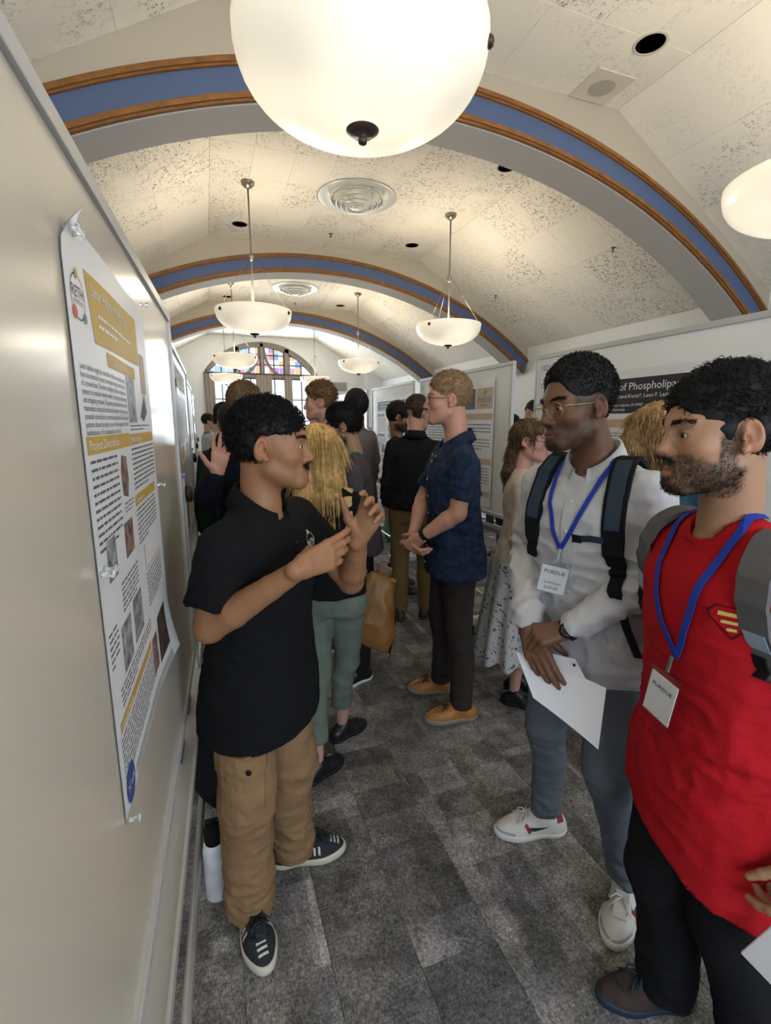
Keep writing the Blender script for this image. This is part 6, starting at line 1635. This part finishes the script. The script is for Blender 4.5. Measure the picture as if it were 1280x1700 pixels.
if have(navy):
    D = navy['_']; glasses(navy, M_dkfr, .0245, .0165, True)
    placket(navy, -.075, -.70, 22, .034, M_navy, 7, mat('white button', (.7, .7, .68), .3), .0058)
    ax, rr, ff, nb = D['ax'], D['rr'], D['ff'], D['nb']
    FB = D['F']; 
    for sg in (-1, 1):
        q = on_surface(FB, nb - ax * .075 + rr * sg * .035, ff) + ff * .010; buttons(navy, [(q, ff)], .0055, MATS['white button'])
    fa = unit(D['wrL'] - D['elL']); wc_ = D['wrL'] - fa * .012; x = unit(np.cross(fa, A_(0, 0, 1))); y = np.cross(fa, x)
    w_ = empty('wristband', wc_); tag(w_, 'black fitness band on the wrist of the person in navy', 'watch')
    o = MB().strip([wc_ + (x * math.cos(a) + y * math.sin(a)) * .0295 for a in [2 * PI * k / 24 for k in range(25)]], [x * math.cos(a) + y * math.sin(a) for a in [2 * PI * k / 24 for k in range(25)]], .022, .003).build('band', M_strap); o.parent = w_; o.location = -w_.location
    z = unit(A_(-.3, -.8, .4)); o = MB().box((-.011, -.016, .030), (.011, .016, .038), .003).build('screen', mat('band screen', (.01, .01, .012), .08)); 
    z = unit(z - fa * (z @ fa)); yy = np.cross(z, fa)
    for v in o.data.vertices: v.co = Vector(wc_ + fa * v.co.x + yy * v.co.y + z * v.co.z)
    o.parent = w_; o.location = -w_.location
if have(gray):
    lanyard(gray, 'bright green lanyard round the neck of the bearded person in the grey tee', .22, cloth('bright green ribbon', (.03, .36, .10), .1, 500), w=.017)
if have(blondw):
    D = blondw['_']; hd, Rh = D['hd'], D['Rh']; blondw['tl'] = .085; bk = -Rh[:, 1]
    c = hd + bk * .055; r_ = Rh[:, 0]
    lob = [([c + A_(0, 0, .03) + r_ * k * .040, c + bk * .02 + r_ * k * .050 + A_(0, 0, -.10), c + bk * .035 + r_ * k * .056 + A_(0, 0, -.18), c + bk * .03 + r_ * k * .062 + A_(0, 0, -.255 + .03 * abs(k))], [.052, .036, .028, .010]) for k in (-1, -.35, .35, 1)]
    lob += [([hd + r_ * s_ * .070 + A_(0, 0, .02), hd + r_ * s_ * .082 - Rh[:, 1] * .01 + A_(0, 0, -.09), hd + r_ * s_ * .088 - Rh[:, 1] * .03 + A_(0, 0, -.19)], [.026, .026, .018]) for s_ in (-1, 1)]
    long_hair(blondw, lob, 2600, r=.0019, wave=.004, wf=25)
if have(teal):
    D = teal['_']; hd, Rh = D['hd'], D['Rh']; bk = -Rh[:, 1]; r_ = Rh[:, 0]; teal['tl'] = .06; teal['curl'] = .007; c = hd + bk * .04
    lob = [([c + A_(0, 0, .04) + r_ * k * .055, c + bk * .035 + r_ * k * .085 + A_(0, 0, -.07), c + bk * .035 + r_ * k * .095 + A_(0, 0, -.165)], [.055, .048, .030]) for k in (-1, -.4, .4, 1)]
    long_hair(teal, lob, 1700, r=.0026, wave=.016, wf=34)
if have(curly):
    D = curly['_']; hd, Rh = D['hd'], D['Rh']; bk = -Rh[:, 1]; r_ = Rh[:, 0]; curly['tl'] = .04; curly['curl'] = .007; c = hd + bk * .06
    lob = [([c + A_(0, 0, .03), c + bk * .035 + A_(0, 0, -.08), c + bk * .045 + r_ * .03 + A_(0, 0, -.18), c + bk * .04 + r_ * .05 + A_(0, 0, -.29)], [.055, .046, .040, .018])]
    curly['hline'] = .072
    long_hair(curly, lob, 1300, r=.0023, wave=.010, wf=42)
    glasses(curly, M_dkfr, .0235, .0175, True)
    D['put'](MB().lathe([(.001, -.003), (.004, 0), (.001, .003)], 8, M=Matrix.Translation(D['H2W']((.0785, -.004, -.040)))).build('earring', M_clip, None, True))
if have(judge) and have(teal):
    D = teal['_']; bp = empty('backpack', D['org'] + A_(-.15, 0, 1)); tag(bp, 'small blue backpack on the person in the teal jacket', 'backpack')
    RB = np.stack([D['rr'], D['ff'], D['ax']], 1); oc = D['nb'] - D['ax'] * .27 - D['ff'] * .17; pk = Field()
    pk.u(loft(oc, RB, [(-.16, 0, 0, .12, .05), (0, 0, -.01, .13, .065), (.15, 0, .0, .11, .05)], n=3, kc=.04)); o = build_field('pack', pk, .010, cloth('steel blue pack', (.045, .10, .17), .3, 300)); o.parent = bp; o.location = -bp.location
    for sg in (-1, 1):
        N, Q = [], []
        for dz, x, f_, u_ in [(-.13, .07, -1, .2), (-.07, .08, -.7, .7), (-.05, .085, 0, 1), (-.08, .09, .8, .7), (-.2, .1, 1, 0)]:
            d = unit(D['ff'] * f_ + D['ax'] * u_); N.append(d); Q.append(on_surface(D['F'], D['nb'] + D['ax'] * dz + D['rr'] * sg * x, d, .2) + d * .004)
        o = MB().strip(Q, N, .045, .01).build('shoulder_strap', mat('blue strap', (.06, .14, .26), .7)); o.parent = bp; o.location = -bp.location
if have(suit):
    D = suit['_']; fa = unit(D['wrL'] - D['elL']); p = D['elL'] + (D['wrL'] - D['elL']) * .90
    F = Field().u(frustum(p - fa * .02, p + fa * .014, .0375, .0355), .003); D['put'](build_field('shirt_cuff', F, .003, M_white))
#PEOPLEPROPS
# ---------------------------------------------------------------- posters and pins
M_gold_ink = mat('gold print', (.50, .33, .055), .55); M_tan_ink = mat('tan print', (.50, .38, .25), .6); M_dark_ink = mat('charcoal print', (.022, .022, .028), .5)
M_text = mat('text ink', (.11, .11, .115), .7); M_txtw = mat('white print', (.78, .78, .76), .6); M_sheet = mat('poster paper', (.70, .70, .71), .45, bump=.05, bscale=9)
M_pic1 = mat('photo print brown', (.20, .13, .10), .5, var=.8, vscale=60); M_pic2 = mat('photo print grey', (.24, .25, .26), .5, var=.7, vscale=45); M_pic3 = mat('photo print dark', (.06, .045, .035), .5, var=.9, vscale=50)
M_navyink = mat('blue print', (.03, .08, .30), .5); M_redink = mat('red print', (.5, .06, .05), .5); M_greenink = mat('green print', (.05, .25, .15), .5); M_mag = mat('magenta print', (.40, .06, .35), .6); M_tealink = mat('teal print', (.02, .22, .26), .6)
class Poster:
    """flat print: local x to the reader's right, z up, y into the board; bend(x, z) lifts the sheet off it"""
    def __init__(s, loc, rz, w, h, label, bend=None, group='posters pinned to the whiteboards'):
        s.bend = bend or (lambda x, z: 0.0); s.w, s.h, s.k = w, h, 0
        nu, nv = 40, 48; V = []; fc = []
        for j in range(nv + 1):
            for i in range(nu + 1):
                x, z = w * i / nu, -h * j / nv; V.append((x, -.002 - s.bend(x, z), z))
        q = lambda i, j: j * (nu + 1) + i
        for j in range(nv):
            for i in range(nu): fc.append((q(i, j), q(i, j + 1), q(i + 1, j + 1), q(i + 1, j)))
        n1 = len(V); V += [(x, y + .0006, z) for x, y, z in V]
        fc += [tuple(n1 + k for k in reversed(f)) for f in fc]
        s.o = mesh_obj('poster', V, fc, M_sheet, smooth=True); s.o.location = loc; s.o.rotation_euler = (0, 0, rz); tag(s.o, label, 'poster', group)
    def _add(s, vs, fs, m, name, lay=1):
        V = [(x, -.002 - s.bend(x, z) - .0005 * lay, z) for x, z in vs]
        return mesh_obj(name, V, fs, m, s.o)
    def rect(s, x0, z0, x1, z1, m, name='colour_block', lay=1, n=8):
        vs, fs = [], []
        for j in range(n + 1):
            for i in range(n + 1): vs.append((x0 + (x1 - x0) * i / n, z0 + (z1 - z0) * j / n))
        for j in range(n):
            for i in range(n): k = j * (n + 1) + i; fs.append((k, k + n + 1, k + n + 2, k + 1))
        s._add(vs, fs, m, name, lay); return s
    def quad(s, a, b, c, d, m, name='colour_block', lay=1, n=18):
        vs, fs = [], []
        for j in range(n + 1):
            for i in range(n + 1):
                u, w = i / n, j / n; vs.append(tuple(a[k] * (1-u) * (1-w) + b[k] * u * (1-w) + c[k] * u * w + d[k] * (1-u) * w for k in (0, 1)))
        for j in range(n):
            for i in range(n): k = j * (n + 1) + i; fs.append((k, k + n + 1, k + n + 2, k + 1))
        s._add(vs, fs, m, name, lay); return s
    def poly(s, pts, m, name='emblem', lay=1):
        s._add(pts, [tuple(range(len(pts)))], m, name, lay); return s
    def shape(s, x, z, vf, m, name='emblem', lay=2):
        s._add([(x + a, z + b) for a, b in vf[0]], vf[1], m, name, lay); return s
    def text(s, x, z, size, body, m, lay=2, name='lettering', width=None):
        v, f, w = text_geo(body, size)
        k = 1.0 if width is None else width / w
        s._add([(x + a * k, z + b) for a, b in v], f, m, name, lay); return s
    def lines(s, x0, z0, x1, n, pitch, m=None, hgt=.35, seed=1, name='text_block', lay=1):
        R_ = random.Random(seed); vs, fs = [], []
        for k in range(n):
            z = z0 - k * pitch; x = x0; end = x1 if k < n - 1 else x0 + (x1 - x0) * R_.uniform(.4, .9)
            while x < end - .004:
                L = min(R_.uniform(.008, .032), end - x); b = len(vs)
                vs += [(x, z - pitch * hgt / 2), (x + L, z - pitch * hgt / 2), (x + L, z + pitch * hgt / 2), (x, z + pitch * hgt / 2)]; fs.append((b, b + 1, b + 2, b + 3)); x += L + .005
        s._add(vs, fs, m or M_text, name, lay); return s
    def para(s, x, z, size, rows, width, pitch):
        vs, fs = [], []
        for k, r_ in enumerate(rows):
            v, f, w = text_geo(r_, size); b = len(vs); kx = width / w if k < len(rows) - 1 else min(1.2, width / w)
            vs += [(x + a * kx, z - k * pitch + c) for a, c in v]; fs += [tuple(i + b for i in q) for q in f]
        s._add(vs, fs, M_text, 'text_block', 1); return s
# near left poster; board frame: s along the board, z up
PX0, PZ0 = .685, 1.852
dL = (math.sin(PHI), math.cos(PHI)); nL = (math.cos(PHI), -math.sin(PHI))
def on_lb(s_, off): return (LB0[0] + dL[0] * s_ + nL[0] * off, LB0[1] + dL[1] * s_ + nL[1] * off)
ox, oy = on_lb(PX0, .0012)
def bendL(x, z):
    b = .004 * max(0, 1 - abs(z + .2) / .5) * max(0, math.sin(x * 9))
    b += .030 * max(0, (.10 - x) / .10) ** 2 * max(0, (z + .045) / .045) ** 2        # loose upper corner
    b += .022 * max(0, (x - .35) / .25) ** 1.5 * max(0, (-.70 - z) / .14) ** 1.5      # lower far corner curls out
    return b
p = Poster((ox, oy, PZ0), PI / 2 - PHI, .60, .835, 'large white poster with gold headings pinned on the near left board', bendL)
U = lambda s_, z: (s_ - PX0, z - PZ0)
def R_(s0, z0, s1, z1, m, nm='colour_block', lay=1): p.rect(*U(s0, min(z0, z1)), *U(s1, max(z0, z1)), m, nm, lay)
p.quad(U(.768, 1.803), U(1.165, 1.812), U(1.165, 1.717), U(.790, 1.710), M_gold_ink, 'header_band')
R_(.852, 1.684, 1.105, 1.706, M_gold_ink, 'header_strip'); R_(1.175, 1.66, 1.235, 1.745, M_tan_ink, 'side_block')
p.text(*U(.792, 1.775), .026, 'Lunar Habitat Monitoring', M_txtw, width=.26); p.text(*U(.90, 1.689), .014, 'Introduction', M_txtw, width=.11)
p.lines(*U(.82, 1.752), .40, 2, .014, M_txtw, .4, 4, lay=2)
p.shape(*U(.728, 1.758), poly_ring(.0275, .0290, 26), M_dark_ink, 'emblem_ring'); v, f = centred('RETH', .021); p.shape(*U(.728, 1.764), (v, f), M_dark_ink, 'emblem_letters')
v, f = centred('INSTITUTE', .0085); p.shape(*U(.728, 1.751), (v, f), M_dark_ink, 'emblem_letters')
p.shape(*U(.728, 1.787), poly_disc(0, 0, .0065), M_gold_ink, 'emblem_dot', 3); p.shape(*U(.709, 1.737), poly_disc(0, 0, .0085), M_redink, 'emblem_dot', 3); p.shape(*U(.750, 1.735), poly_disc(0, 0, .007), M_greenink, 'emblem_dot', 3)
p.para(*U(.703, 1.668), .0115, ['Lunar habitats might be vulnerable to failures, especially coming', 'from micrometeorite impacts and extreme damage to mechanical parts', 'of a crewed base. Therefore intelligent robots are deployed as a', 'system to maintain interior safety. It detects possible damage', 'and mitigating motions. The system acquires sensor data, checks', 'maintenance data and structural data against the design, training', 'potential vulnerabilities in smart base operations. These detected', 'patterns show the might occur in the integration of robotic', 'habitations, if it surpasses in the lab.'], .280, .0108)
p.rect(*U(1.00, 1.598), *U(1.085, 1.685), M_pic2, 'picture'); p.poly([U(1.13, 1.61), U(1.20, 1.66), U(1.22, 1.62), U(1.17, 1.60)], M_pic3, 'picture')
p.lines(*U(1.0, 1.592), .55, 2, .007, seed=3)
R_(.698, 1.556, .977, 1.580, M_gold_ink, 'heading_band'); p.text(*U(.706, 1.562), .019, 'Project Description', M_txtw, width=.17)
R_(.984, 1.556, 1.267, 1.577, M_gold_ink, 'heading_band'); p.text(*U(.992, 1.561), .016, 'Methodology', M_txtw, width=.12)
p.lines(*U(.705, 1.546), .168, 12, .0112, seed=5, hgt=.36); p.poly([U(.885, 1.545), U(.925, 1.54), U(.932, 1.50), U(.915, 1.47), U(.875, 1.478), U(.872, 1.52)], M_pic1, 'picture'); p.lines(*U(.88, 1.462), .275, 3, .007, seed=6)
p.lines(*U(.99, 1.548), .58, 9, .0093, seed=7, hgt=.36); R_(.979, 1.441, 1.235, 1.461, M_gold_ink, 'heading_band'); p.text(*U(.985, 1.446), .015, 'Contribution', M_txtw, width=.10)
p.lines(*U(.985, 1.432), .545, 8, .0093, seed=8, hgt=.36)
R_(.735, 1.368, .790, 1.430, M_pic2, 'picture'); R_(.857, 1.373, .930, 1.432, M_pic1, 'picture'); R_(1.03, 1.30, 1.034, 1.355, M_redink, 'chart_line'); R_(1.05, 1.30, 1.22, 1.303, M_tan_ink, 'chart_line')
p.lines(*U(.80, 1.345), .26, 6, .0088, seed=10, hgt=.36); p.lines(*U(1.03, 1.29), .54, 8, .0095, seed=11, hgt=.36)
R_(.771, 1.208, .843, 1.284, M_pic2, 'picture'); R_(.869, 1.214, .953, 1.293, M_pic2, 'picture'); R_(1.10, 1.06, 1.215, 1.168, M_pic3, 'picture')
p.lines(*U(.70, 1.30), .07, 6, .010, seed=12); p.lines(*U(.735, 1.198), .34, 4, .0088, seed=13, hgt=.36); R_(.71, 1.142, 1.006, 1.158, M_gold_ink, 'heading_band'); p.text(*U(.716, 1.146), .012, 'Future Work', M_txtw, width=.09)
p.lines(*U(.705, 1.132), .36, 9, .0088, seed=14, hgt=.36); R_(1.02, 1.07, 1.08, 1.15, M_pic1, 'picture')
R_(.78, 1.020, 1.22, 1.040, mat('grey print', (.38, .38, .38), .6), 'footer_band')
p.shape(*U(.733, 1.045), poly_disc(0, 0, .030, 28), M_navyink, 'round_logo'); v, f = centred('NASA', .017); p.shape(*U(.733, 1.046), (v, f), M_txtw, 'round_logo_letters', 3)
p.poly([U(.706, 1.034), U(.735, 1.052), U(.762, 1.062), U(.737, 1.048)], M_redink, 'round_logo_sweep', 4)
# magnetic push pins
M_pin = mat('clear acrylic', (.92, .94, .94), .03, trans=.85, spec=.6)
pin = MB().lathe([(.0055, 0), (.0055, .002), (.0032, .006), (.0034, .011), (.0062, .015), (.0060, .018), (.001, .0185)], 16).build('push_pin', M_pin, None, True); pin_me = pin.data; bpy.data.objects.remove(pin)
def pin_at(s_, z, label):
    x, y = on_lb(s_, .004); o = link_mesh('push_pin', pin_me, None, (x, y, z), (0, PI / 2, -PHI), (.95, .95, .95)); tag(o, label, 'push pin', 'clear push pins')
for s_, z, lb in ((.705, 1.833, 'clear push pin at the near upper corner of the gold headed poster'), (.725, 1.832, 'clear push pin just right of the one at the near upper corner'), (1.262, 1.862, 'clear push pin at the far upper corner of the gold headed poster'),
                  (.694, 1.395, 'clear push pin halfway down the near edge of the gold headed poster'), (.712, 1.397, 'clear push pin beside the one halfway down the near edge'), (1.293, 1.446, 'clear push pin halfway down the far edge of the gold headed poster'), (1.285, 1.028, 'clear push pin at the far lower corner of the gold headed poster'), (.69, 1.012, 'clear push pin below the round blue logo at the near lower corner')):
    pin_at(s_, z, lb)
# second left poster with its sticky note
q = Poster((-.1265, 2.50, 1.885), PI / 2 + math.radians(-.3), .95, .90, 'white poster with grey header on the second left board'); q.rect(.03, -.12, .92, -.02, mat('grey header print', (.16, .155, .15), .6), 'header_band'); q.text(.06, -.07, .045, 'Autonomous Construction', M_txtw, width=.7); q.lines(.06, -.09, .8, 2, .014, M_txtw, .4, 3, lay=2)
q.lines(.04, -.16, .9, 22, .011, seed=21, hgt=.36); q.rect(.10, -.47, .36, -.41, M_gold_ink, 'heading_band'); q.rect(.55, -.47, .85, -.41, M_gold_ink, 'heading_band'); q.lines(.04, -.50, .9, 14, .012, seed=22, hgt=.36); q.rect(.1, -.86, .4, -.70, M_pic1, 'picture'); q.rect(.5, -.86, .85, -.70, M_tan_ink, 'picture')
st = MB().strip([(-.121, 2.55, 1.80), (-.117, 2.55, 1.76), (-.100, 2.55, 1.72)], [(1, 0, .1), (1, 0, .2), (1, 0, .5)], .09, .001).build('sticky_note', mat('lime sticky note', (.50, .55, .10), .7)); tag(st, 'lime green sticky note on the near edge of the second left poster', 'sticky note')
q = Poster((-.139, 4.35, 1.87), PI / 2, 1.1, .95, 'white poster with gold boxes on the third left board beyond the raised hand'); q.lines(.05, -.08, 1.05, 30, .012, seed=31, hgt=.36); q.rect(.1, -.45, .4, -.38, M_gold_ink, 'heading_band'); q.rect(.6, -.45, 1.0, -.38, M_gold_ink, 'heading_band'); q.rect(.1, -.62, .4, -.56, M_gold_ink, 'heading_band'); q.rect(.6, -.85, 1.0, -.65, M_pic1, 'picture')
# right-hand posters (reader faces +x, so local x runs towards the camera)
XR = RBX - .0015
q = Poster((XR, 2.52, 1.868), -PI / 2, 1.155, .80, 'white poster with a black title band and tan column heads on the nearest right board')
q.rect(.02, -.225, .85, -.045, M_dark_ink, 'header_band'); q.rect(.87, -.225, 1.13, -.045, M_tan_ink, 'logo_panel')
q.text(.405, -.105, .055, 's of Phospholipase', M_txtw, width=.43); q.text(.405, -.145, .028, 'Garland-Kuntz*, Leon F. Laske', M_txtw, width=.36); q.text(.405, -.188, .020, 'West Lafayette, IN 47907', M_txtw, width=.20); q.text(.405, -.211, .020, 'University', M_txtw, width=.09)
q.rect(.02, -.30, .54, -.255, M_tan_ink, 'heading_band'); q.rect(.58, -.30, 1.13, -.255, M_tan_ink, 'heading_band'); q.lines(.03, -.33, .52, 16, .014, seed=41); q.lines(.60, -.33, 1.12, 16, .014, seed=42); q.rect(.06, -.76, .48, -.58, M_pic2, 'picture'); q.rect(.62, -.76, 1.08, -.58, M_pic1, 'picture')
q = Poster((XR, 4.55, 1.925), -PI / 2, 1.27, 1.01, 'white poster with tan logo box on the second right board behind the person in navy', lambda x, z: .010 * max(0, (x - 1.0) / .27) ** 2)
q.rect(.03, -.225, .97, -.06, M_dark_ink, 'header_band'); q.rect(.985, -.225, 1.25, -.06, M_tan_ink, 'logo_panel'); v, f = centred('PURDUE', .055); q.shape(1.117, -.155, (v, f), M_dark_ink, 'logo_letters'); v, f = centred('UNIVERSITY', .026); q.shape(1.117, -.195, (v, f), M_dark_ink, 'logo_letters')
v, f = centred('P', .07); q.shape(1.125, -.105, ([(x * 1.3 + y * .25, y) for x, y in v], f), M_dark_ink, 'logo_letters')
q.text(.08, -.13, .07, 'Membrane Signalling', M_txtw, width=.6)
q.rect(.03, -.31, .77, -.26, M_tan_ink, 'heading_band'); q.rect(.80, -.31, 1.25, -.26, M_tan_ink, 'heading_band'); q.lines(.82, -.35, 1.23, 4, .028, seed=51, hgt=.3); q.rect(.55, -.60, .75, -.42, mat('teal figure print', (.06, .14, .15), .6), 'picture'); q.lines(.82, -.47, 1.23, 4, .026, seed=52, hgt=.3); q.lines(.05, -.35, .5, 10, .026, seed=53, hgt=.3)
q.rect(.03, -.72, .77, -.67, M_tan_ink, 'heading_band'); q.rect(.80, -.67, 1.25, -.62, M_tan_ink, 'heading_band'); q.lines(.82, -.70, 1.23, 7, .024, seed=54, hgt=.3); q.rect(.03, -.93, 1.25, -.885, M_tan_ink, 'footer_band'); q.rect(.80, -.925, 1.22, -.895, M_dark_ink, 'footer_label', 2); q.lines(.05, -.75, .75, 5, .024, seed=55, hgt=.3)
q = Poster((XR, 6.08, 1.895), -PI / 2, 1.17, .85, 'white poster with dark small headings on the third right board')
q.rect(.05, -.16, 1.1, -.05, mat('blue grey header', (.10, .12, .15), .6), 'header_band'); q.lines(.12, -.075, 1.05, 3, .034, M_txtw, .5, 61, lay=2)
for x, z in ((.03, -.20), (.42, -.20), (.82, -.20), (.03, -.45)): q.rect(x, z - .032, x + .26, z, M_dark_ink, 'heading_band')
q.lines(.03, -.25, .34, 10, .018, seed=62, hgt=.3); q.lines(.03, -.50, .34, 5, .018, seed=63, hgt=.3)
for i, (x, z) in enumerate(((.46, -.28), (.58, -.27), (.46, -.37), (.56, -.38), (.47, -.46), (.56, -.48), (.45, -.62), (.58, -.62), (.86, -.3), (.98, -.32))): q.shape(x, z, poly_disc(0, 0, .026 + .01 * (i % 3), 9), M_dark_ink if i % 2 else M_pic3, 'figure')
q.rect(.03, -.68, .12, -.56, M_pic1, 'picture'); q.rect(.18, -.68, .30, -.58, M_pic3, 'picture'); q.lines(.03, -.72, .34, 4, .022, seed=64); q.lines(.80, -.42, 1.12, 16, .022, seed=65, hgt=.3)
# paper numbers clipped at the boards' far upper corners
def number_card(y, z, body, m, label, w=.085, h=.105):
    o = MB().box((RBX - .0028, y - w, z - h), (RBX - .0018, y, z)).build('number_card', M_paper); tag(o, label, 'number card', 'poster number cards')
    v, f = centred(body, .050); mesh_obj('digits', [(RBX - .0033, y - w / 2 - a, z - h / 2 + b) for a, b in v], f, m, o)
for y, pre in ((2.745, 'nearest'), (4.70, 'second')):
    for k, (t_, m) in enumerate((('1021', M_dark_ink), ('1221', M_mag), ('1421', M_tealink))): number_card(y, 1.995 - k * .11, t_, m, '%s paper number card in %s digits on the %s right board' % (('topmost', 'middle', 'lowest')[k], ('black', 'magenta', 'teal')[k], pre))
# ---------------------------------------------------------------- things on the floor and carried bags
bt = empty('water_bottle', (-.066, 1.505, 0)); tag(bt, 'scuffed white steel water bottle with black lid below the near board', 'bottle')
M_bot = mat('scuffed white enamel', (.66, .67, .70), .4, var=.18, vscale=22)
MB().lathe([(.030, 0), (.0365, .004), (.0375, .012), (.0375, .185), (.034, .205), (.028, .214)], 32).build('flask', M_bot, bt, True)
MB().lathe([(.0285, .212), (.0285, .220), (.030, .222), (.030, .262), (.022, .272), (.001, .273)], 28).build('lid', M_strap, bt, True)
MB().tube([(-.022, 0, .262), (-.020, 0, .295), (.020, 0, .295), (.022, 0, .262)], .0055, 8).build('carry_loop', M_strap, bt, True)
bk = empty('backpack', (.045, 1.755, 0)); tag(bk, 'black backpack slumped on the floor behind the tan trousers', 'backpack'); bk.rotation_euler = (0, 0, D2R(-12))
M_bag = cloth('black nylon', (.011, .011, .013), .4, 300)
F = Field(); I3 = np.eye(3)
F.u(loft((0, 0, 0), I3, [(.005, .035, 0, .110, .085), (.08, .035, -.005, .118, .105), (.17, .025, -.005, .128, .105), (.25, -.012, -.005, .158, .105), (.34, -.02, .0, .150, .090), (.44, -.03, .02, .100, .055), (.47, -.03, .03, .06, .03)], n=3.0, kc=.03), .01)
F.u(rbox((.03, -.10, .13), (.085, .035, .105), .03), .02); F.post = lambda q_: -fold(q_, .006, 13.)
F.cut(halfspace((0, 0, .002), (0, 0, -1)), .003)
o = build_field('pack', F, .009, M_bag, bk)
MB().tube([(-.06, .035, .44), (-.06, .04, .50), (.0, .04, .51), (.0, .035, .445)], .009, 8).build('haul_loop', M_bag, bk, True)
for sg in (-1, 1): MB().strip([(sg * .07 - .03, .09, .43), (sg * .08 - .02, .125, .36), (sg * .085, .13, .22), (sg * .10, .11, .06)], [(0, 1, .4), (0, 1, .1), (0, 1, 0), (0, 1, -.2)], .05, .012).build('shoulder_strap', M_bag, bk)
MB().tube([(-.12, -.02, .40), (-.10, -.055, .43), (-.02, -.06, .455), (.06, -.05, .43), (.09, -.02, .39)], .003, 6).build('zip', M_clip, bk, True)
MB().tube([(-.13, -.03, .40), (-.19, -.05, .37)], .004, 6).build('zip_pull', M_bag, bk, True)
# tan leather backpack hanging from the blonde person's shoulder
M_leath = mat('tan bag leather', (.21, .098, .024), .45, bump=.2, bscale=40, var=.18, vscale=9)
lb = empty('leather_bag', (.672, 2.10, .555)); tag(lb, 'tan leather backpack hanging beside the sage green jeans', 'bag'); lb.rotation_euler = (0, D2R(14), D2R(-35))
F = Field(); F.u(loft((0, 0, 0), I3, [(0, 0, 0, .108, .085), (.05, 0, 0, .118, .095), (.15, .0, 0, .106, .080), (.25, .0, 0, .084, .052), (.330, .0, 0, .068, .020)], n=2.8, kc=.03), .01); F.post = lambda q_: -fold(q_, .013, 8., (1, 1, .6))
build_field('bag_body', F, .006, M_leath, lb)
MB().box((-.066, -.014, .322), (.066, .014, .340), .006).build('top_zip', M_leath, lb)
MB().tube([(-.03, 0, .34), (-.028, 0, .385), (.028, 0, .385), (.03, 0, .34)], .007, 8).build('handle', M_leath, lb, True)
for sg in (-1, 1): MB().strip([(sg * .07, .06, .05), (sg * .115, .05, -.03), (sg * .125, .03, -.075)], [(sg, 0, 0)] * 3, .028, .004).build('loose_strap', M_brlea, lb)
MB().tube([(.10, .02, .2), (.118, .0, .05), (.12, .0, -.03)], .005, 6).build('cord', M_strap, lb, True)
if have(blondw):
    D = blondw['_']; bb = lambda o: (setattr(o, 'parent', lb), o)[1]
    N, Q = [], []
    for dz, x, f_, u_ in [(-.30, .145, .7, 0), (-.2, .12, .9, .1), (-.10, .105, .7, .7), (-.07, .10, .0, 1), (-.10, .10, -.7, .7), (-.18, .105, -1, .1), (-.26, .12, -.9, 0), (-.34, .14, -.8, 0)]:
        d = unit(D['ff'] * f_ + D['ax'] * u_ + D['rr'] * .25); N.append(d); Q.append(on_surface(D['F'], D['nb'] + D['ax'] * dz + D['rr'] * x, d, .2) + d * .003)
    Q.append(A_(.655, 2.10, .89)); N.append(N[-1])
    o = MB().strip(Q, N, .042, .004).build('shoulder_strap', mat('golden tan strap', (.50, .33, .14), .5))
    bpy.context.view_layer.update()
    o.parent = lb; o.matrix_parent_inverse = lb.matrix_world.inverted()
    bq = Q[6]; w3 = np.stack([unit(np.cross(N[6], A_(0, 0, 1))), N[6], A_(0, 0, 1)], 1); mb = MB().box((-.028, .004, -.014), (.028, .010, .014), .002); mb.v = [tuple(bq + w3 @ A_(*v)) for v in mb.v]
    o = mb.build('buckle', M_gold); o.parent = lb; o.matrix_parent_inverse = lb.matrix_world.inverted()
# green bags under the third right board
M_green = mat('green bag film', (.010, .20, .085), .5)
for x, y, lb_ in ((2.26, 5.95, 'green carrier bag on the floor under the third right board'), (2.44, 5.92, 'second green carrier bag, right of the other under the third right board')):
    t = empty('carrier_bag', (x, y, 0)); tag(t, lb_, 'bag', 'green carrier bags')
    F = Field(); F.u(loft((0, 0, 0), I3, [(.0, 0, 0, .07, .10), (.15, 0, 0, .08, .12), (.34, 0, 0, .065, .09), (.40, 0, 0, .03, .08)], n=2.8, kc=.02)); F.post = lambda q_: -fold(q_, .008, 10.); F.cut(halfspace((0, 0, .001), (0, 0, -1)))
    build_field('bag_body', F, .014, M_green, t)
    MB().tube([(0, -.05, .39), (0, -.045, .47), (0, .045, .47), (0, .05, .39)], .006, 6).build('handle', M_green, t, True)
